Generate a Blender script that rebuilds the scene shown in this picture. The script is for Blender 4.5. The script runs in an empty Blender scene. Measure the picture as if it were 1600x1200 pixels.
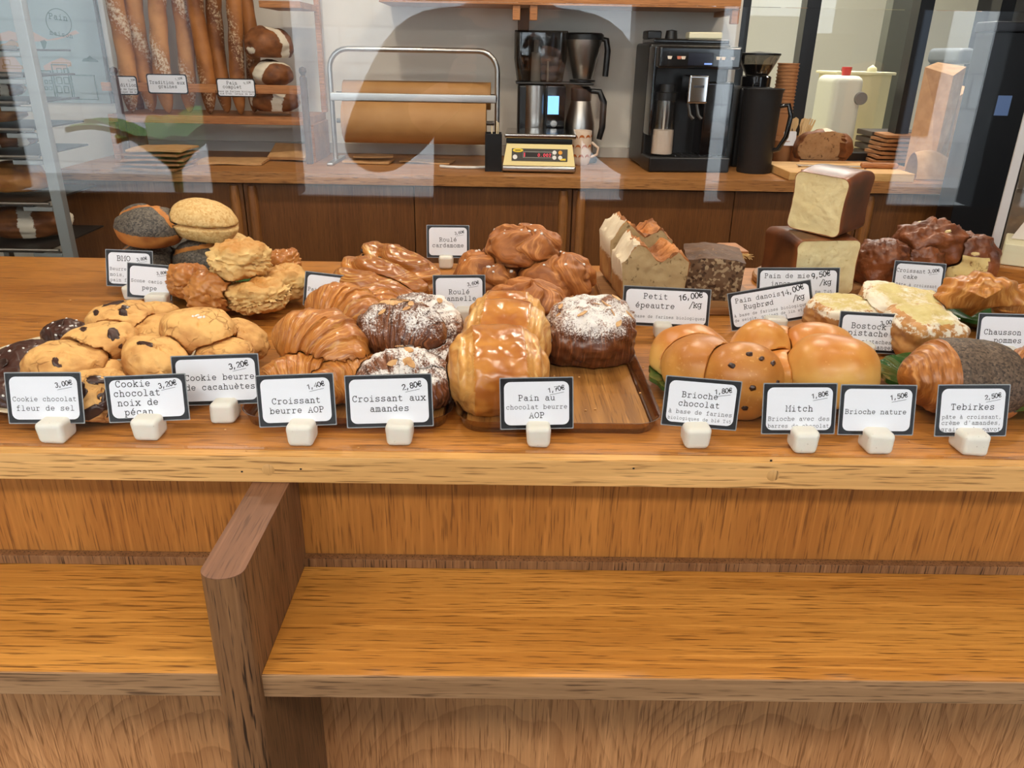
import bpy, bmesh, math, random
import numpy as np
from mathutils import Vector, Matrix, Euler
R = math.radians
SC = bpy.context.scene
COL = SC.collection
# ------------------------------------------------------------------ camera
CAM = Vector((0.0, 0.0, 1.40)); FPX = 1220.0
def _basis():
    p, r, y = R(23.0), R(1.05), R(0.62)
    fw = Vector((math.sin(y)*math.cos(p), math.cos(y)*math.cos(p), -math.sin(p)))
    ri = Vector((math.cos(y), -math.sin(y), 0)); up = ri.cross(fw)
    return math.cos(r)*ri+math.sin(r)*up, -math.sin(r)*ri+math.cos(r)*up, fw
CA, CB, CF = _basis()
cd = bpy.data.cameras.new('camera'); cam = bpy.data.objects.new('camera', cd); COL.objects.link(cam)
cd.sensor_fit = 'HORIZONTAL'; cd.sensor_width = 36.0; cd.lens = 36.0*FPX/1600.0; cd.clip_start = 0.02; cd.clip_end = 100
m4 = Matrix((CA, CB, -CF)).transposed().to_4x4(); m4.translation = CAM
cam.matrix_world = m4; SC.camera = cam
cd.dof.use_dof = False
def ray(x, y): return CF + CA*((x-800)/FPX) - CB*((y-600)/FPX)
def at(x, y, z=1.0):                      # point of horizontal plane z seen at a pixel
    d = ray(x, y); return CAM + d*((z-CAM.z)/d.z)
def aty(x, y, Y):                         # point of the upright plane Y seen at a pixel
    d = ray(x, y); return CAM + d*(Y/d.y)
# ------------------------------------------------------------------ world, lights, exposure
SC.view_settings.view_transform = 'Standard'; SC.view_settings.look = 'None'
SC.view_settings.exposure = 0.10; SC.view_settings.gamma = 1.0; SC.view_settings.use_curve_mapping = False
w = bpy.data.worlds.new('sky'); SC.world = w; w.use_nodes = True
wb = w.node_tree.nodes['Background']; wb.inputs[0].default_value = (0.70, 0.84, 1.0, 1); wb.inputs[1].default_value = 7.0
def light(name, kind, loc, energy, color, rot=(0, 0, 0), **kw):
    l = bpy.data.lights.new(name, kind); l.energy = energy; l.color = color
    for k, v in kw.items(): setattr(l, k, v)
    o = bpy.data.objects.new(name, l); COL.objects.link(o); o.location = loc; o.rotation_euler = rot
    return o
# sun lights the street front across the road; the shop itself lies in shade
light('sun', 'SUN', (0, 0, 8), 5.0, (1.0, 0.95, 0.86), (R(-38), 0, R(18)), angle=R(0.5))
WARM = (1.0, 0.88, 0.72)
for k, (lx, ly, le) in enumerate([(-0.95, 0.98, 2.8), (-0.35, 0.98, 2.8), (0.25, 0.98, 2.8), (0.85, 0.98, 2.8),
                                  (-0.6, 2.15, 11), (0.4, 2.15, 11), (1.4, 2.15, 11)]):
    light('ceiling_spot', 'AREA', (lx, ly, 2.55), le, WARM, (0, 0, 0), shape='DISK', size=0.12)
for k, lx in enumerate((-1.3, -0.2, 0.9)):
    light('front_fill', 'AREA', (lx, -0.75, 2.6), 18, (1.0, 0.94, 0.84), (0, 0, 0), shape='RECTANGLE', size=0.7, size_y=0.35)  # added fill lamps over the customer side, they brighten the counter front
light('kitchen_lamp', 'AREA', (1.75, 4.2, 2.6), 62, (1.0, 0.95, 0.86), (0, 0, 0), shape='RECTANGLE', size=1.2, size_y=0.3)
# ------------------------------------------------------------------ noise on numpy arrays
def _h(i, j, k, s):
    s = int(s)
    n = (i*374761393 + j*668265263 + k*2147483647 + s*1274126177) & 0xffffffff
    n = ((n ^ (n >> 13))*1274126177) & 0xffffffff
    n = (n ^ (n >> 16)) & 0xffffffff
    return n/4294967295.0
def vn(P, s=0):
    P = np.asarray(P, float)+(s % 1)*13.7; F = np.floor(P).astype(np.int64); t = P-F; t = t*t*(3-2*t)
    r = 0
    for dx in (0, 1):
        for dy in (0, 1):
            for dz in (0, 1):
                wgt = (t[:, 0] if dx else 1-t[:, 0])*(t[:, 1] if dy else 1-t[:, 1])*(t[:, 2] if dz else 1-t[:, 2])
                r = r + wgt*_h(F[:, 0]+dx, F[:, 1]+dy, F[:, 2]+dz, s)
    return r*2-1
def fbm(P, s=0, o=3):
    r = 0; a = 1.0; P = np.asarray(P, float)
    for k in range(o): r = r+a*vn(P*(2.03**k), s+k*17); a *= 0.5
    return r
# ------------------------------------------------------------------ meshes
class M:
    """collects shapes, then links them as ONE mesh object"""
    def __init__(s): s.hb = False; s.ink = False; s.v = []; s.f = []; s.mi = []; s.c = []
    def add(s, v, f, mi=0, xf=None, c=None):
        o = len(s.v)
        if xf is not None: v = [tuple(xf @ Vector(p)) for p in v]
        else: v = [tuple(map(float, p)) for p in v]
        s.v += v; s.f += [[i+o for i in q] for q in f]; s.mi += [mi]*len(f)
        s.c += ([tuple(map(float, q)) for q in c] if c is not None else [(0., 0., 0., 1.)]*len(v))
        return s
    def box(s, x0, x1, y0, y1, z0, z1, r=0.0, seg=2, mi=0, xf=None):
        bm = bmesh.new(); bmesh.ops.create_cube(bm, size=1); s.hb = s.hb or r > 0
        for v in bm.verts: v.co = Vector(((x0+x1)/2+v.co.x*(x1-x0), (y0+y1)/2+v.co.y*(y1-y0), (z0+z1)/2+v.co.z*(z1-z0)))
        if r > 0:
            r = min(r, 0.49*min(abs(x1-x0), abs(y1-y0), abs(z1-z0)))
            bmesh.ops.bevel(bm, geom=bm.edges[:], offset=r, segments=seg, profile=0.5, affect='EDGES')
        bm.verts.index_update()
        s.add([v.co for v in bm.verts], [[v.index for v in f.verts] for f in bm.faces], mi, xf); bm.free(); return s
    def lathe(s, prof, n=32, mi=0, xf=None, sx=1, sy=1):
        v = []; f = []
        for (r, z) in prof:
            for k in range(n): a = 2*math.pi*k/n; v.append((r*math.cos(a)*sx, r*math.sin(a)*sy, z))
        for i in range(len(prof)-1):
            for k in range(n): k2 = (k+1) % n; f.append([i*n+k, i*n+k2, (i+1)*n+k2, (i+1)*n+k])
        if prof[0][0] > 1e-6: f.append(list(range(n))[::-1])
        if prof[-1][0] > 1e-6: f.append([(len(prof)-1)*n+k for k in range(n)])
        return s.add(v, f, mi, xf)
    def tube(s, pts, r, n=10, mi=0, closed=False, xf=None, taper=None):
        P = [Vector(p) for p in pts]; v = []; f = []; L = len(P); ref = None
        for i, p in enumerate(P):
            a = P[i-1] if (i > 0 or closed) else P[i]; b = P[(i+1) % L] if (i < L-1 or closed) else P[i]
            t = (b-a).normalized()
            if ref is None: ref = Vector((0, 0, 1)) if abs(t.z) < 0.9 else Vector((1, 0, 0))
            u = (ref-t*ref.dot(t)).normalized(); ref = u; q = t.cross(u)
            rr = r if taper is None else r*taper[i]
            for k in range(n): an = 2*math.pi*k/n; v.append(p+u*(rr*math.cos(an))+q*(rr*math.sin(an)))
        for i in range(L if closed else L-1):
            j = (i+1) % L
            for k in range(n): k2 = (k+1) % n; f.append([i*n+k, i*n+k2, j*n+k2, j*n+k])
        if not closed: f.append(list(range(n))[::-1]); f.append([(L-1)*n+k for k in range(n)])
        return s.add(v, f, mi, xf)
    def prism(s, poly, h0, h1, mi=0, xf=None):         # polygon in XY between two heights
        n = len(poly); v = [(x, y, h0) for x, y in poly]+[(x, y, h1) for x, y in poly]
        f = [list(range(n))[::-1], [n+k for k in range(n)]]+[[k, (k+1) % n, n+(k+1) % n, n+k] for k in range(n)]
        return s.add(v, f, mi, xf)
    def grid(s, V, nu, nv, cu=False, cv=False, mi=0, xf=None, c=None):
        f = []
        for i in range(nu if cu else nu-1):
            for j in range(nv if cv else nv-1):
                i2 = (i+1) % nu; j2 = (j+1) % nv; f.append([i*nv+j, i2*nv+j, i2*nv+j2, i*nv+j2])
        return s.add(V, f, mi, xf, c)
    def build(s, name, mats, parent=None, loc=None, rot=None, smooth=35, tex=False):
        if isinstance(rot, (int, float)): rot = (0, 0, rot)
        me = bpy.data.meshes.new(name); me.from_pydata(s.v, [], s.f); me.update()
        if len(s.f) > 8:
            bm = bmesh.new(); bm.from_mesh(me)
            if not tex and len(s.v) > 60 and not s.ink: bmesh.ops.remove_doubles(bm, verts=bm.verts, dist=2e-6)
            bmesh.ops.recalc_face_normals(bm, faces=bm.faces); bm.to_mesh(me); bm.free()
        ms = mats if isinstance(mats, (list, tuple)) else [mats]
        for q in ms: me.materials.append(q)
        if len(ms) > 1 and len(me.polygons) == len(s.mi): me.polygons.foreach_set('material_index', s.mi)
        if any(q != (0., 0., 0., 1.) for q in s.c[:400:7]) or tex:
            at_ = me.attributes.new('m', 'FLOAT_COLOR', 'POINT')
            at_.data.foreach_set('color', np.array(s.c, dtype=np.float32).ravel())
        if smooth:
            me.polygons.foreach_set('use_smooth', [True]*len(me.polygons)); me.set_sharp_from_angle(angle=R(smooth))
        o = bpy.data.objects.new(name, me); COL.objects.link(o)
        if s.hb and smooth: o.modifiers.new('weighted_normal', 'WEIGHTED_NORMAL').keep_sharp = True
        if parent is not None: o.parent = parent
        if loc is not None: o.location = loc
        if rot is not None: o.rotation_euler = rot
        return o
def tag(o, label=None, cat=None, group=None, kind=None):
    if label: o['label'] = label
    if cat: o['category'] = cat
    if group: o['group'] = group
    if kind: o['kind'] = kind
    return o
def thing(name, label, cat, loc=(0, 0, 0), rot=(0, 0, 0), group=None):
    o = bpy.data.objects.new(name, None); COL.objects.link(o); o.location = loc
    o.rotation_euler = rot if not isinstance(rot, (int, float)) else (0, 0, rot); o.empty_display_size = 0.02
    return tag(o, label, cat, group)
def copy_tree(o, loc=None, rot=None, label=None, group=None, parent=None, scale=None):
    c = o.copy(); COL.objects.link(c)
    if parent is not None: c.parent = parent
    if loc is not None: c.location = loc
    if rot is not None: c.rotation_euler = rot if not isinstance(rot, (int, float)) else (0, 0, rot)
    if scale is not None: c.scale = (scale,)*3 if isinstance(scale, (int, float)) else scale
    if label: c['label'] = label
    if group: c['group'] = group
    for ch in list(o.children): copy_tree(ch, parent=c)
    return c
def struct(name, mb, mat, label=None, parent=None, smooth=35):
    o = mb.build(name, mat, parent, smooth=smooth); o['kind'] = 'structure'
    if label: o['label'] = label
    return o
def rrect(w_, h_, r, n=5, cx=0, cy=0):
    p = []
    for (sx, sy, a0) in ((1, 1, 0), (-1, 1, 90), (-1, -1, 180), (1, -1, 270)):
        for k in range(n+1):
            a = R(a0+90*k/n); p.append((cx+sx*(w_/2-r)+r*math.cos(a), cy+sy*(h_/2-r)+r*math.sin(a)))
    return p
# ------------------------------------------------------------------ materials
class NB:
    def __init__(s, name):
        s.m = bpy.data.materials.new(name); s.m.use_nodes = True; s.t = s.m.node_tree; s.b = s.t.nodes['Principled BSDF']
    def n(s, kind, **kw):
        x = s.t.nodes.new(kind)
        for k, v in kw.items(): setattr(x, k, v)
        return x
    def put(s, sock, v):
        if isinstance(v, bpy.types.NodeSocket): s.t.links.new(v, sock)
        elif v is not None:
            if sock.type == 'RGBA' and len(v) == 3: v = (*v, 1)
            sock.default_value = v
    def co(s, scale=(1, 1, 1), rnd=0.0, rot=(0, 0, 0), kind='Object'):
        tc = s.n('ShaderNodeTexCoord'); o = tc.outputs[kind]
        if rnd:
            oi = s.n('ShaderNodeObjectInfo'); a = s.n('ShaderNodeVectorMath', operation='ADD'); q = s.math('MULTIPLY', oi.outputs['Random'], rnd)
            s.put(a.inputs[0], o); s.put(a.inputs[1], q); o = a.outputs[0]
        mp = s.n('ShaderNodeMapping'); s.put(mp.inputs['Vector'], o); mp.inputs['Scale'].default_value = scale; mp.inputs['Rotation'].default_value = rot
        return mp.outputs[0]
    def noise(s, vec, scale=1.0, det=3, rough=0.55, dist=0.0):
        x = s.n('ShaderNodeTexNoise'); s.put(x.inputs['Vector'], vec); s.put(x.inputs['Scale'], scale)
        x.inputs['Detail'].default_value = det; x.inputs['Roughness'].default_value = rough; x.inputs['Distortion'].default_value = dist
        return x.outputs['Fac']
    def vor(s, vec, scale=1.0, feature='F1', rnd=1.0, out='Distance'):
        x = s.n('ShaderNodeTexVoronoi', feature=feature); s.put(x.inputs['Vector'], vec); x.inputs['Scale'].default_value = scale
        x.inputs['Randomness'].default_value = rnd; return x.outputs[out]
    def wave(s, vec, scale=1.0, dist=3.0, det=2, ds=1.0, direction='X'):
        x = s.n('ShaderNodeTexWave', bands_direction=direction); s.put(x.inputs['Vector'], vec); x.inputs['Scale'].default_value = scale
        x.inputs['Distortion'].default_value = dist; x.inputs['Detail'].default_value = det; x.inputs['Detail Scale'].default_value = ds
        return x.outputs['Fac']
    def ramp(s, f, stops):
        x = s.n('ShaderNodeValToRGB'); e = x.color_ramp.elements
        while len(e) < len(stops): e.new(0.5)
        for q, (p, c) in zip(e, stops): q.position = p; q.color = (*c, 1) if len(c) == 3 else c
        s.put(x.inputs[0], f); return x.outputs[0]
    def step(s, f, a, b, lo=0.0, hi=1.0):
        x = s.n('ShaderNodeMapRange'); s.put(x.inputs[0], f); x.inputs[1].default_value = a; x.inputs[2].default_value = b
        x.inputs[3].default_value = lo; x.inputs[4].default_value = hi; return x.outputs[0]
    def math(s, op, a, b=0.0):
        x = s.n('ShaderNodeMath', operation=op); s.put(x.inputs[0], a); s.put(x.inputs[1], b); return x.outputs[0]
    def mix(s, f, a, b, mode='MIX'):
        x = s.n('ShaderNodeMix', data_type='RGBA', blend_type=mode); s.put(x.inputs[0], f); s.put(x.inputs[6], a); s.put(x.inputs[7], b); return x.outputs[2]
    def attr(s, ch=0):
        a = s.n('ShaderNodeAttribute', attribute_name='m'); x = s.n('ShaderNodeSeparateColor'); s.put(x.inputs[0], a.outputs['Color']); return x.outputs[ch]
    def bump(s, h, strength=0.3, dist=0.002, nrm=None):
        x = s.n('ShaderNodeBump'); s.put(x.inputs['Height'], h); x.inputs['Strength'].default_value = strength; x.inputs['Distance'].default_value = dist
        s.put(x.inputs['Normal'], nrm); s.put(s.b.inputs['Normal'], x.outputs[0]); return x.outputs[0]
    def set(s, **kw):
        nm = {'col': 'Base Color', 'rough': 'Roughness', 'metal': 'Metallic', 'spec': 'Specular IOR Level', 'coat': 'Coat Weight', 'coat_r': 'Coat Roughness',
              'trans': 'Transmission Weight', 'ior': 'IOR', 'alpha': 'Alpha', 'ecol': 'Emission Color', 'est': 'Emission Strength', 'sss': 'Subsurface Weight'}
        for k, v in kw.items(): s.put(s.b.inputs[nm[k]], v)
        return s.m
def srgb(r, g, b):
    return tuple((c/255/12.92 if c/255 <= 0.04045 else ((c/255+0.055)/1.055)**2.4) for c in (r, g, b))
def plain(name, rgb, rough=0.5, metal=0.0, **kw):
    n = NB(name); kw.setdefault('spec', 0.5); return n.set(col=srgb(*rgb), rough=rough, metal=metal, **kw)
def mottled(name, a, b, scale=30, rough=0.5, bump=0.0, metal=0.0, bd=0.001, det=4, **kw):
    n = NB(name); v = n.co(rnd=5.0); f = n.noise(v, scale, det); c = n.mix(n.step(f, 0.35, 0.65), srgb(*a), srgb(*b))
    if bump: n.bump(f, bump, bd)
    return n.set(col=c, rough=rough, metal=metal, **kw)
def wood(name, light_, mid, dark, axis='X', rough=0.42, cath=False, pore=0.55, tilt=0.0, rnd=3.0, k=1.0, spec=0.35):
    """oak: long soft streaks, short dark pores along the grain"""
    n = NB(name)
    def sc(al, ac):
        d = {'X': (al, ac, ac), 'Y': (ac, al, ac), 'Z': (ac, ac, al)}[axis]; return tuple(q*k for q in d)
    rot = (0, tilt, 0)
    f1 = n.noise(n.co(sc(1.1, 9), rnd, rot), 1.0, 4, 0.6, 0.6)
    f2 = n.noise(n.co(sc(4, 170), rnd, rot), 1.0, 4, 0.65)
    f3 = n.noise(n.co(sc(20, 460), rnd, rot), 1.0, 2, 0.5)
    c = n.mix(n.step(f1, 0.32, 0.7), srgb(*light_), srgb(*mid))
    if cath == 'arch':
        sp = n.n('ShaderNodeSeparateXYZ'); n.put(sp.inputs[0], n.co((1, 1, 1), 0)); xm = n.math('SUBTRACT', n.math('FRACT', n.math('ADD', n.math('MULTIPLY', sp.outputs[0], 2.6), n.math('MULTIPLY', n.noise(n.co((2, 2, 2)), 1.0, 2), 0.9))), 0.5)
        vv = n.math('ADD', n.math('ADD', n.math('MULTIPLY', sp.outputs[2], 16.0), n.math('MULTIPLY', n.math('MULTIPLY', xm, xm), 22.0)), n.math('MULTIPLY', n.noise(n.co((9, 9, 5)), 1.0, 3), 2.2))
        ar = n.math('FRACT', vv); c = n.mix(n.math('MULTIPLY', n.step(ar, 0.55, 0.97, 0, 0.36), n.step(ar, 1.0, 0.96)), c, srgb(*dark))
    elif cath:
        wv = n.wave(n.co(sc(1.6, 9), rnd, rot), 1.2, 7.0, 2, 0.9, {'X': 'Z', 'Y': 'X', 'Z': 'X'}[axis])
        c = n.mix(n.step(wv, 0.25, 0.95, 0, 0.45), c, srgb(*dark))
    pale = tuple(min(255, q*1.10+8) for q in light_)
    c = n.mix(n.step(f2, 0.48, 0.28, 0, 0.6), c, srgb(*pale))
    c = n.mix(n.step(f2, 0.50, 0.80, 0, pore*0.65), c, srgb(*dark))
    c = n.mix(n.step(f3, 0.555, 0.67, 0, min(1, pore*1.5)), c, srgb(*[q*0.85 for q in dark]))
    n.bump(n.math('ADD', f2, f3), -0.15, 0.001)
    return n.set(col=c, rough=rough, spec=spec)
OAK_TOP = wood('oak_countertop', (188, 124, 54), (164, 102, 40), (110, 62, 22), 'X', 0.36)
OAK_EDGE = wood('oak_edge', (224, 174, 110), (202, 148, 84), (146, 98, 50), 'X', 0.5, k=0.9)
OAK_LIP = wood('oak_lipping', (228, 172, 98), (214, 152, 78), (176, 116, 54), 'X', 0.4, pore=0.3)
OAK_PANEL = wood('oak_front_panel', (178, 116, 52), (156, 96, 40), (100, 56, 20), 'Z', 0.5, tilt=R(7), pore=0.4)
OAK_PANEL2 = wood('oak_lower_panel', (206, 146, 94), (186, 124, 74), (132, 78, 38), 'Z', 0.55, cath='arch', tilt=R(-5), pore=0.4)
OAK_SHELF = wood('oak_ledge', (202, 140, 62), (182, 118, 46), (124, 74, 26), 'X', 0.38, pore=0.55)
OAK_SHELF_EDGE = wood('oak_ledge_edge', (164, 124, 86), (138, 100, 66), (94, 62, 38), 'X', 0.6)
OAK_DIV = wood('oak_divider', (140, 98, 62), (112, 74, 44), (64, 40, 22), 'Z', 0.5, pore=0.7)
OAK_DIV_TOP = wood('oak_divider_top', (134, 92, 66), (112, 74, 52), (84, 54, 38), 'Y', 0.5, pore=0.35)
OAK_BACK = wood('oak_back_worktop', (182, 126, 70), (158, 104, 54), (108, 64, 30), 'X', 0.4)
OAK_DOOR = wood('oak_cabinet_door', (122, 76, 36), (102, 60, 26), (70, 40, 16), 'Z', 0.45, cath=False, pore=0.3)
OAK_MOLD = wood('oak_moulding', (148, 96, 48), (124, 76, 36), (84, 48, 20), 'Z', 0.42, pore=0.4)
OAK_RACK = wood('oak_rack', (186, 126, 74), (158, 100, 56), (108, 64, 34), 'X', 0.5, pore=0.4)
DARK_WOOD = wood('dark_wood', (92, 58, 34), (70, 42, 24), (46, 26, 14), 'Z', 0.5, pore=0.4)
STEEL = plain('brushed_steel', (190, 186, 180), 0.28, 1.0)
STEEL_DARK = plain('dark_steel', (110, 106, 102), 0.35, 1.0)
BLACK = plain('black_plastic', (16, 16, 17), 0.35)
BLACK_GLOSS = plain('black_gloss', (10, 10, 12), 0.12, 0, coat=0.5)
BLACK_MATT = plain('black_matt', (26, 26, 28), 0.55)
WHITE = plain('white_plastic', (232, 230, 224), 0.4)
DARK = plain('dark_gap', (14, 11, 9), 0.8)
def glass_mat(name, tint=(1, 1, 1), rough=0.0, base=0.0, kt=1.0):
    n = NB(name); t = n.t; t.nodes.remove(n.b)
    g = n.n('ShaderNodeBsdfGlossy'); g.inputs['Roughness'].default_value = rough; g.inputs[0].default_value = (1, 1, 1, 1)
    tr = n.n('ShaderNodeBsdfTransparent'); tr.inputs[0].default_value = (*tint, 1)
    geo = n.n('ShaderNodeNewGeometry'); fr = n.n('ShaderNodeFresnel')
    n.put(fr.inputs['IOR'], n.step(geo.outputs['Backfacing'], 0, 1, 1.5, 1/1.5))
    mx = n.n('ShaderNodeMixShader'); n.put(mx.inputs[0], n.math('ADD', n.math('MULTIPLY', fr.outputs[0], kt), base))
    t.links.new(tr.outputs[0], mx.inputs[1]); t.links.new(g.outputs[0], mx.inputs[2])
    t.links.new(mx.outputs[0], t.nodes['Material Output'].inputs[0]); return n.m
GLASS = glass_mat('clear_glass')
CLEAR = glass_mat('clear_plastic', (0.93, 0.92, 0.90), 0.08, 0.04)
RIM = glass_mat('tray_rim_plastic', (0.62, 0.48, 0.34), 0.12, 0.10)
SMOKED = glass_mat('smoked_plastic', (0.42, 0.40, 0.38), 0.05, 0.03)
# ------------------------------------------------------------------ the shop's shell
YG = 0.75                      # plane of the glass screen
YB = 3.42                      # back wall
def seen_in_glass(x, y, Y):    # a place behind the camera whose reflection shows at a pixel
    return aty(x, y, 2*YG-Y)
PLASTER = mottled('grey_plaster', (228, 222, 210), (218, 212, 200), 3, 0.8)
CEILM = plain('ceiling_paint', (225, 222, 214), 0.85)
FLOORM = mottled('screed_floor', (92, 86, 80), (74, 70, 66), 6, 0.6)
XL, XR, YF = -2.5, 3.3, -1.7
XW = aty(1150, 100, YB).x      # grey wall ends, inner window begins
XK1 = XR
struct('floor', M().box(XL, XR, YF-0.12, 6.2, -0.08, 0.0), FLOORM)
struct('ceiling', M().box(XL-0.1, XR+0.1, YF-0.12, 6.3, 2.9, 3.0), CEILM)
struct('wall_left', M().box(XL-0.1, XL, YF-0.12, 6.2, 0, 2.9), PLASTER)
struct('wall_right', M().box(XR, XR+0.1, YF-0.12, 6.2, 0, 2.9), mottled('dark_paint', (46, 46, 50), (40, 40, 44), 3, 0.7))
struct('wall_back', M().box(XL, XW, YB, YB+0.12, 0, 2.9), PLASTER)
struct('wall_kitchen', M().box(XW-0.12, XR, 6.1, 6.2, 0, 2.9), plain('cream_paint', (222, 219, 200), 0.7))
struct('wall_kitchen_left', M().box(XW-0.12, XW, YB+0.12, 6.1, 0, 2.9), plain('cream_paint', (222, 219, 200), 0.7))
# parapet under the inner window and the window itself
zs = 1.0
struct('wall_parapet', M().box(XW, XR, YB, YB+0.12, 0, zs), plain('dark_parapet', (40, 38, 38), 0.6))
win = M().box(XW, XR, YB+0.02, YB+0.07, zs, zs+0.03)
for px in (1158, 1266, 1441, 1566):
    xx = aty(px, 40, YB+0.02).x; win.box(xx-0.028, xx+0.028, YB+0.01, YB+0.08, zs, 2.9)
wf = struct('window_1', win, plain('black_steel', (14, 14, 16), 0.4))
struct('window_pane', M().box(XW, XR, YB+0.042, YB+0.048, zs+0.03, 2.9), GLASS, parent=wf)
xg = aty(1418, 40, 4.2).x
struct('trim_1', M().box(xg-0.09, xg+0.09, 4.2, 4.28, 0, 2.9), plain('grey_green_post', (96, 98, 90), 0.6))
# shop front behind the photographer: low wall, added dark posts shaped to stripe the reflection, the street
zsill = seen_in_glass(800, 312, YF).z
LOWM = wood('dark_front', (60, 42, 30), (48, 32, 22), (30, 20, 14), 'Z', 0.6)
struct('wall_front', M().box(XL, XR, YF-0.04, YF, 0, zsill), LOWM)
frm = M().box(XL, XR, YF-0.12, YF, 2.45, 2.9)
for (a, b) in ((312, 452), (985, 1118), (1152, 1420), (1560, 1640), (-60, -10)):
    frm.box(seen_in_glass(a, 150, YF).x, seen_in_glass(b, 150, YF).x, YF-0.12, YF, zsill, 2.45)
struct('window_2', frm, plain('dark_front_frame', (30, 30, 33), 0.5))
FAC = NB('pale_stone_front'); fv = FAC.co((1, 1, 1)); br = FAC.n('ShaderNodeTexBrick'); FAC.put(br.inputs['Vector'], FAC.co((1, 1, 1), rot=(R(90), 0, 0)))
br.inputs['Color1'].default_value = (0.66, 0.66, 0.64, 1); br.inputs['Color2'].default_value = (0.58, 0.58, 0.56, 1); br.inputs['Mortar'].default_value = (0.48, 0.48, 0.47, 1)
br.inputs['Scale'].default_value = 0.6; br.inputs['Mortar Size'].default_value = 0.008
FAC.set(col=br.outputs[0], rough=0.9)
fac = M().box(-9, 9, -9.3, -9.0, -0.15, 8.5)
struct('wall_street', fac, FAC.m)
sd = M()
for x0, x1, z0, z1 in ((1.6, 2.5, -0.1, 2.2), (-4.9, -3.4, 0.6, 2.1), (4.2, 5.4, 0.5, 2.1)):
    sd.box(x0, x1, -9.03, -8.97, z0, z1)
struct('window_3', sd, plain('street_windows', (52, 58, 66), 0.2))
struct('floor_street', M().box(-14, 14, -9.0, YF-0.12, -0.25, -0.15), mottled('paving', (150, 150, 146), (128, 128, 126), 2, 0.9))
# ------------------------------------------------------------------ sales counter
CT = thing('sales_counter', 'long oak shop counter with bag ledge and rounded dark divider', 'counter', (0, 0, 0))
X0, X1 = -1.75, 1.75
YC0, YC1 = 0.735, 1.572
ZU = 0.968
top = M().box(X0, X1, YG+0.0008, YC1, ZU, 1.0, 0.0015)
top.build('countertop', OAK_TOP, CT)
lip = M().box(X0, X1, YC0, YG-0.0008, ZU, 1.0, 0.0022, 2)
lip.build('lipping', [OAK_EDGE], CT).data.materials[0] = OAK_EDGE
strip = M().box(X0, X1, YC0+0.0012, YG-0.0012, 0.9992, 1.0007, 0.0005); strip.build('edge_strip', OAK_LIP, CT)
yd = at(356, 905, ZU).y                  # divider front
ysf = yd+0.018                           # ledge front
zsh = aty(800, 1058, ysf).z              # ledge top
ysb = at(800, 890, zsh).y                # ledge back
zlo = aty(800, 1092, ysf).z
yp = ysb+0.012
M().box(X0, X1, yp, yp+0.02, zsh-0.01, ZU).build('front_panel', OAK_PANEL, CT)
zst = aty(800, 877, ysb).z
M().box(X0, X1, ysb, yp, zsh, zst, 0.001).build('ledge_upstand', OAK_DIV, CT)
M().box(X0, X1, yp, yp+0.02, 0.0, zlo).build('lower_panel', OAK_PANEL2, CT)
# divider: profile in plan with a bull-nosed front
dl, dr = at(385, 757, ZU).x, at(445, 757, ZU).x
dl2, dr2 = at(328, 880, ZU).x, at(388, 893, ZU).x
dxl, dxr = (dl+dl2)/2, (dr+dr2)/2
wd = dxr-dxl; cxd = (dxl+dxr)/2; rr = wd/2*0.96
poly = [(dxl, yp), (dxr, yp)][::-1]+[]
pts = [(dxr, yp), (dxl, yp)]
nose = []
for k in range(13):
    a = R(180+180*k/12); nose.append((cxd+wd/2*math.cos(a), yd+rr*0.8+rr*0.8*math.sin(a)))
poly = [(dxr, yp), (dxl, yp)]+nose
M().prism(poly, 0.0, ZU-0.001).build('divider', OAK_DIV, CT, smooth=25)
M().prism(poly, ZU-0.001, ZU).build('divider_cap', OAK_DIV_TOP, CT, smooth=25)
for a, b in ((X0, dxl), (dxr, X1)):
    M().box(a, b, ysf+0.001, yp, zlo, zsh, 0.001).build('bag_ledge', OAK_SHELF, CT)
    M().box(a, b, ysf-0.0006, ysf+0.004, zlo, zsh-0.0006, 0.0008).build('ledge_edging', OAK_SHELF_EDGE, CT)
PLUG = wood('oak_plug', (206, 158, 98), (184, 134, 76), (120, 80, 40), 'Z', 0.5)
for px, py in ((419, 734), (1208, 743)):
    c = aty(px, py, YC0); M().lathe([(0.0, 0), (0.0062, 0), (0.0068, 0.0004), (0.0068, 0.003)], 28, xf=Matrix.Translation((c.x, YC0-0.0004, c.z)) @ Matrix.Rotation(R(-90), 4, 'X')).build('dowel_plug', PLUG, CT)
for px, py in ((378, 737), (470, 733), (990, 732), (1205, 720)):
    c = aty(px, py, YC0); M().box(c.x-0.0012, c.x+0.0012, YC0-0.0003, YC0+0.001, c.z-0.001, c.z+0.001, 0.0004).build('nail_hole', DARK, CT)
# ------------------------------------------------------------------ glass screen
zg = 1.44
GS = thing('glass_screen', 'tall clear glass screen along the front edge of the counter', 'glass screen', (0, YG, 1.0))
M().box(X0, X1, 0.0, 0.006, 0.0008, zg-1.0).build('glass_pane', GLASS, GS, smooth=0)
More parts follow.
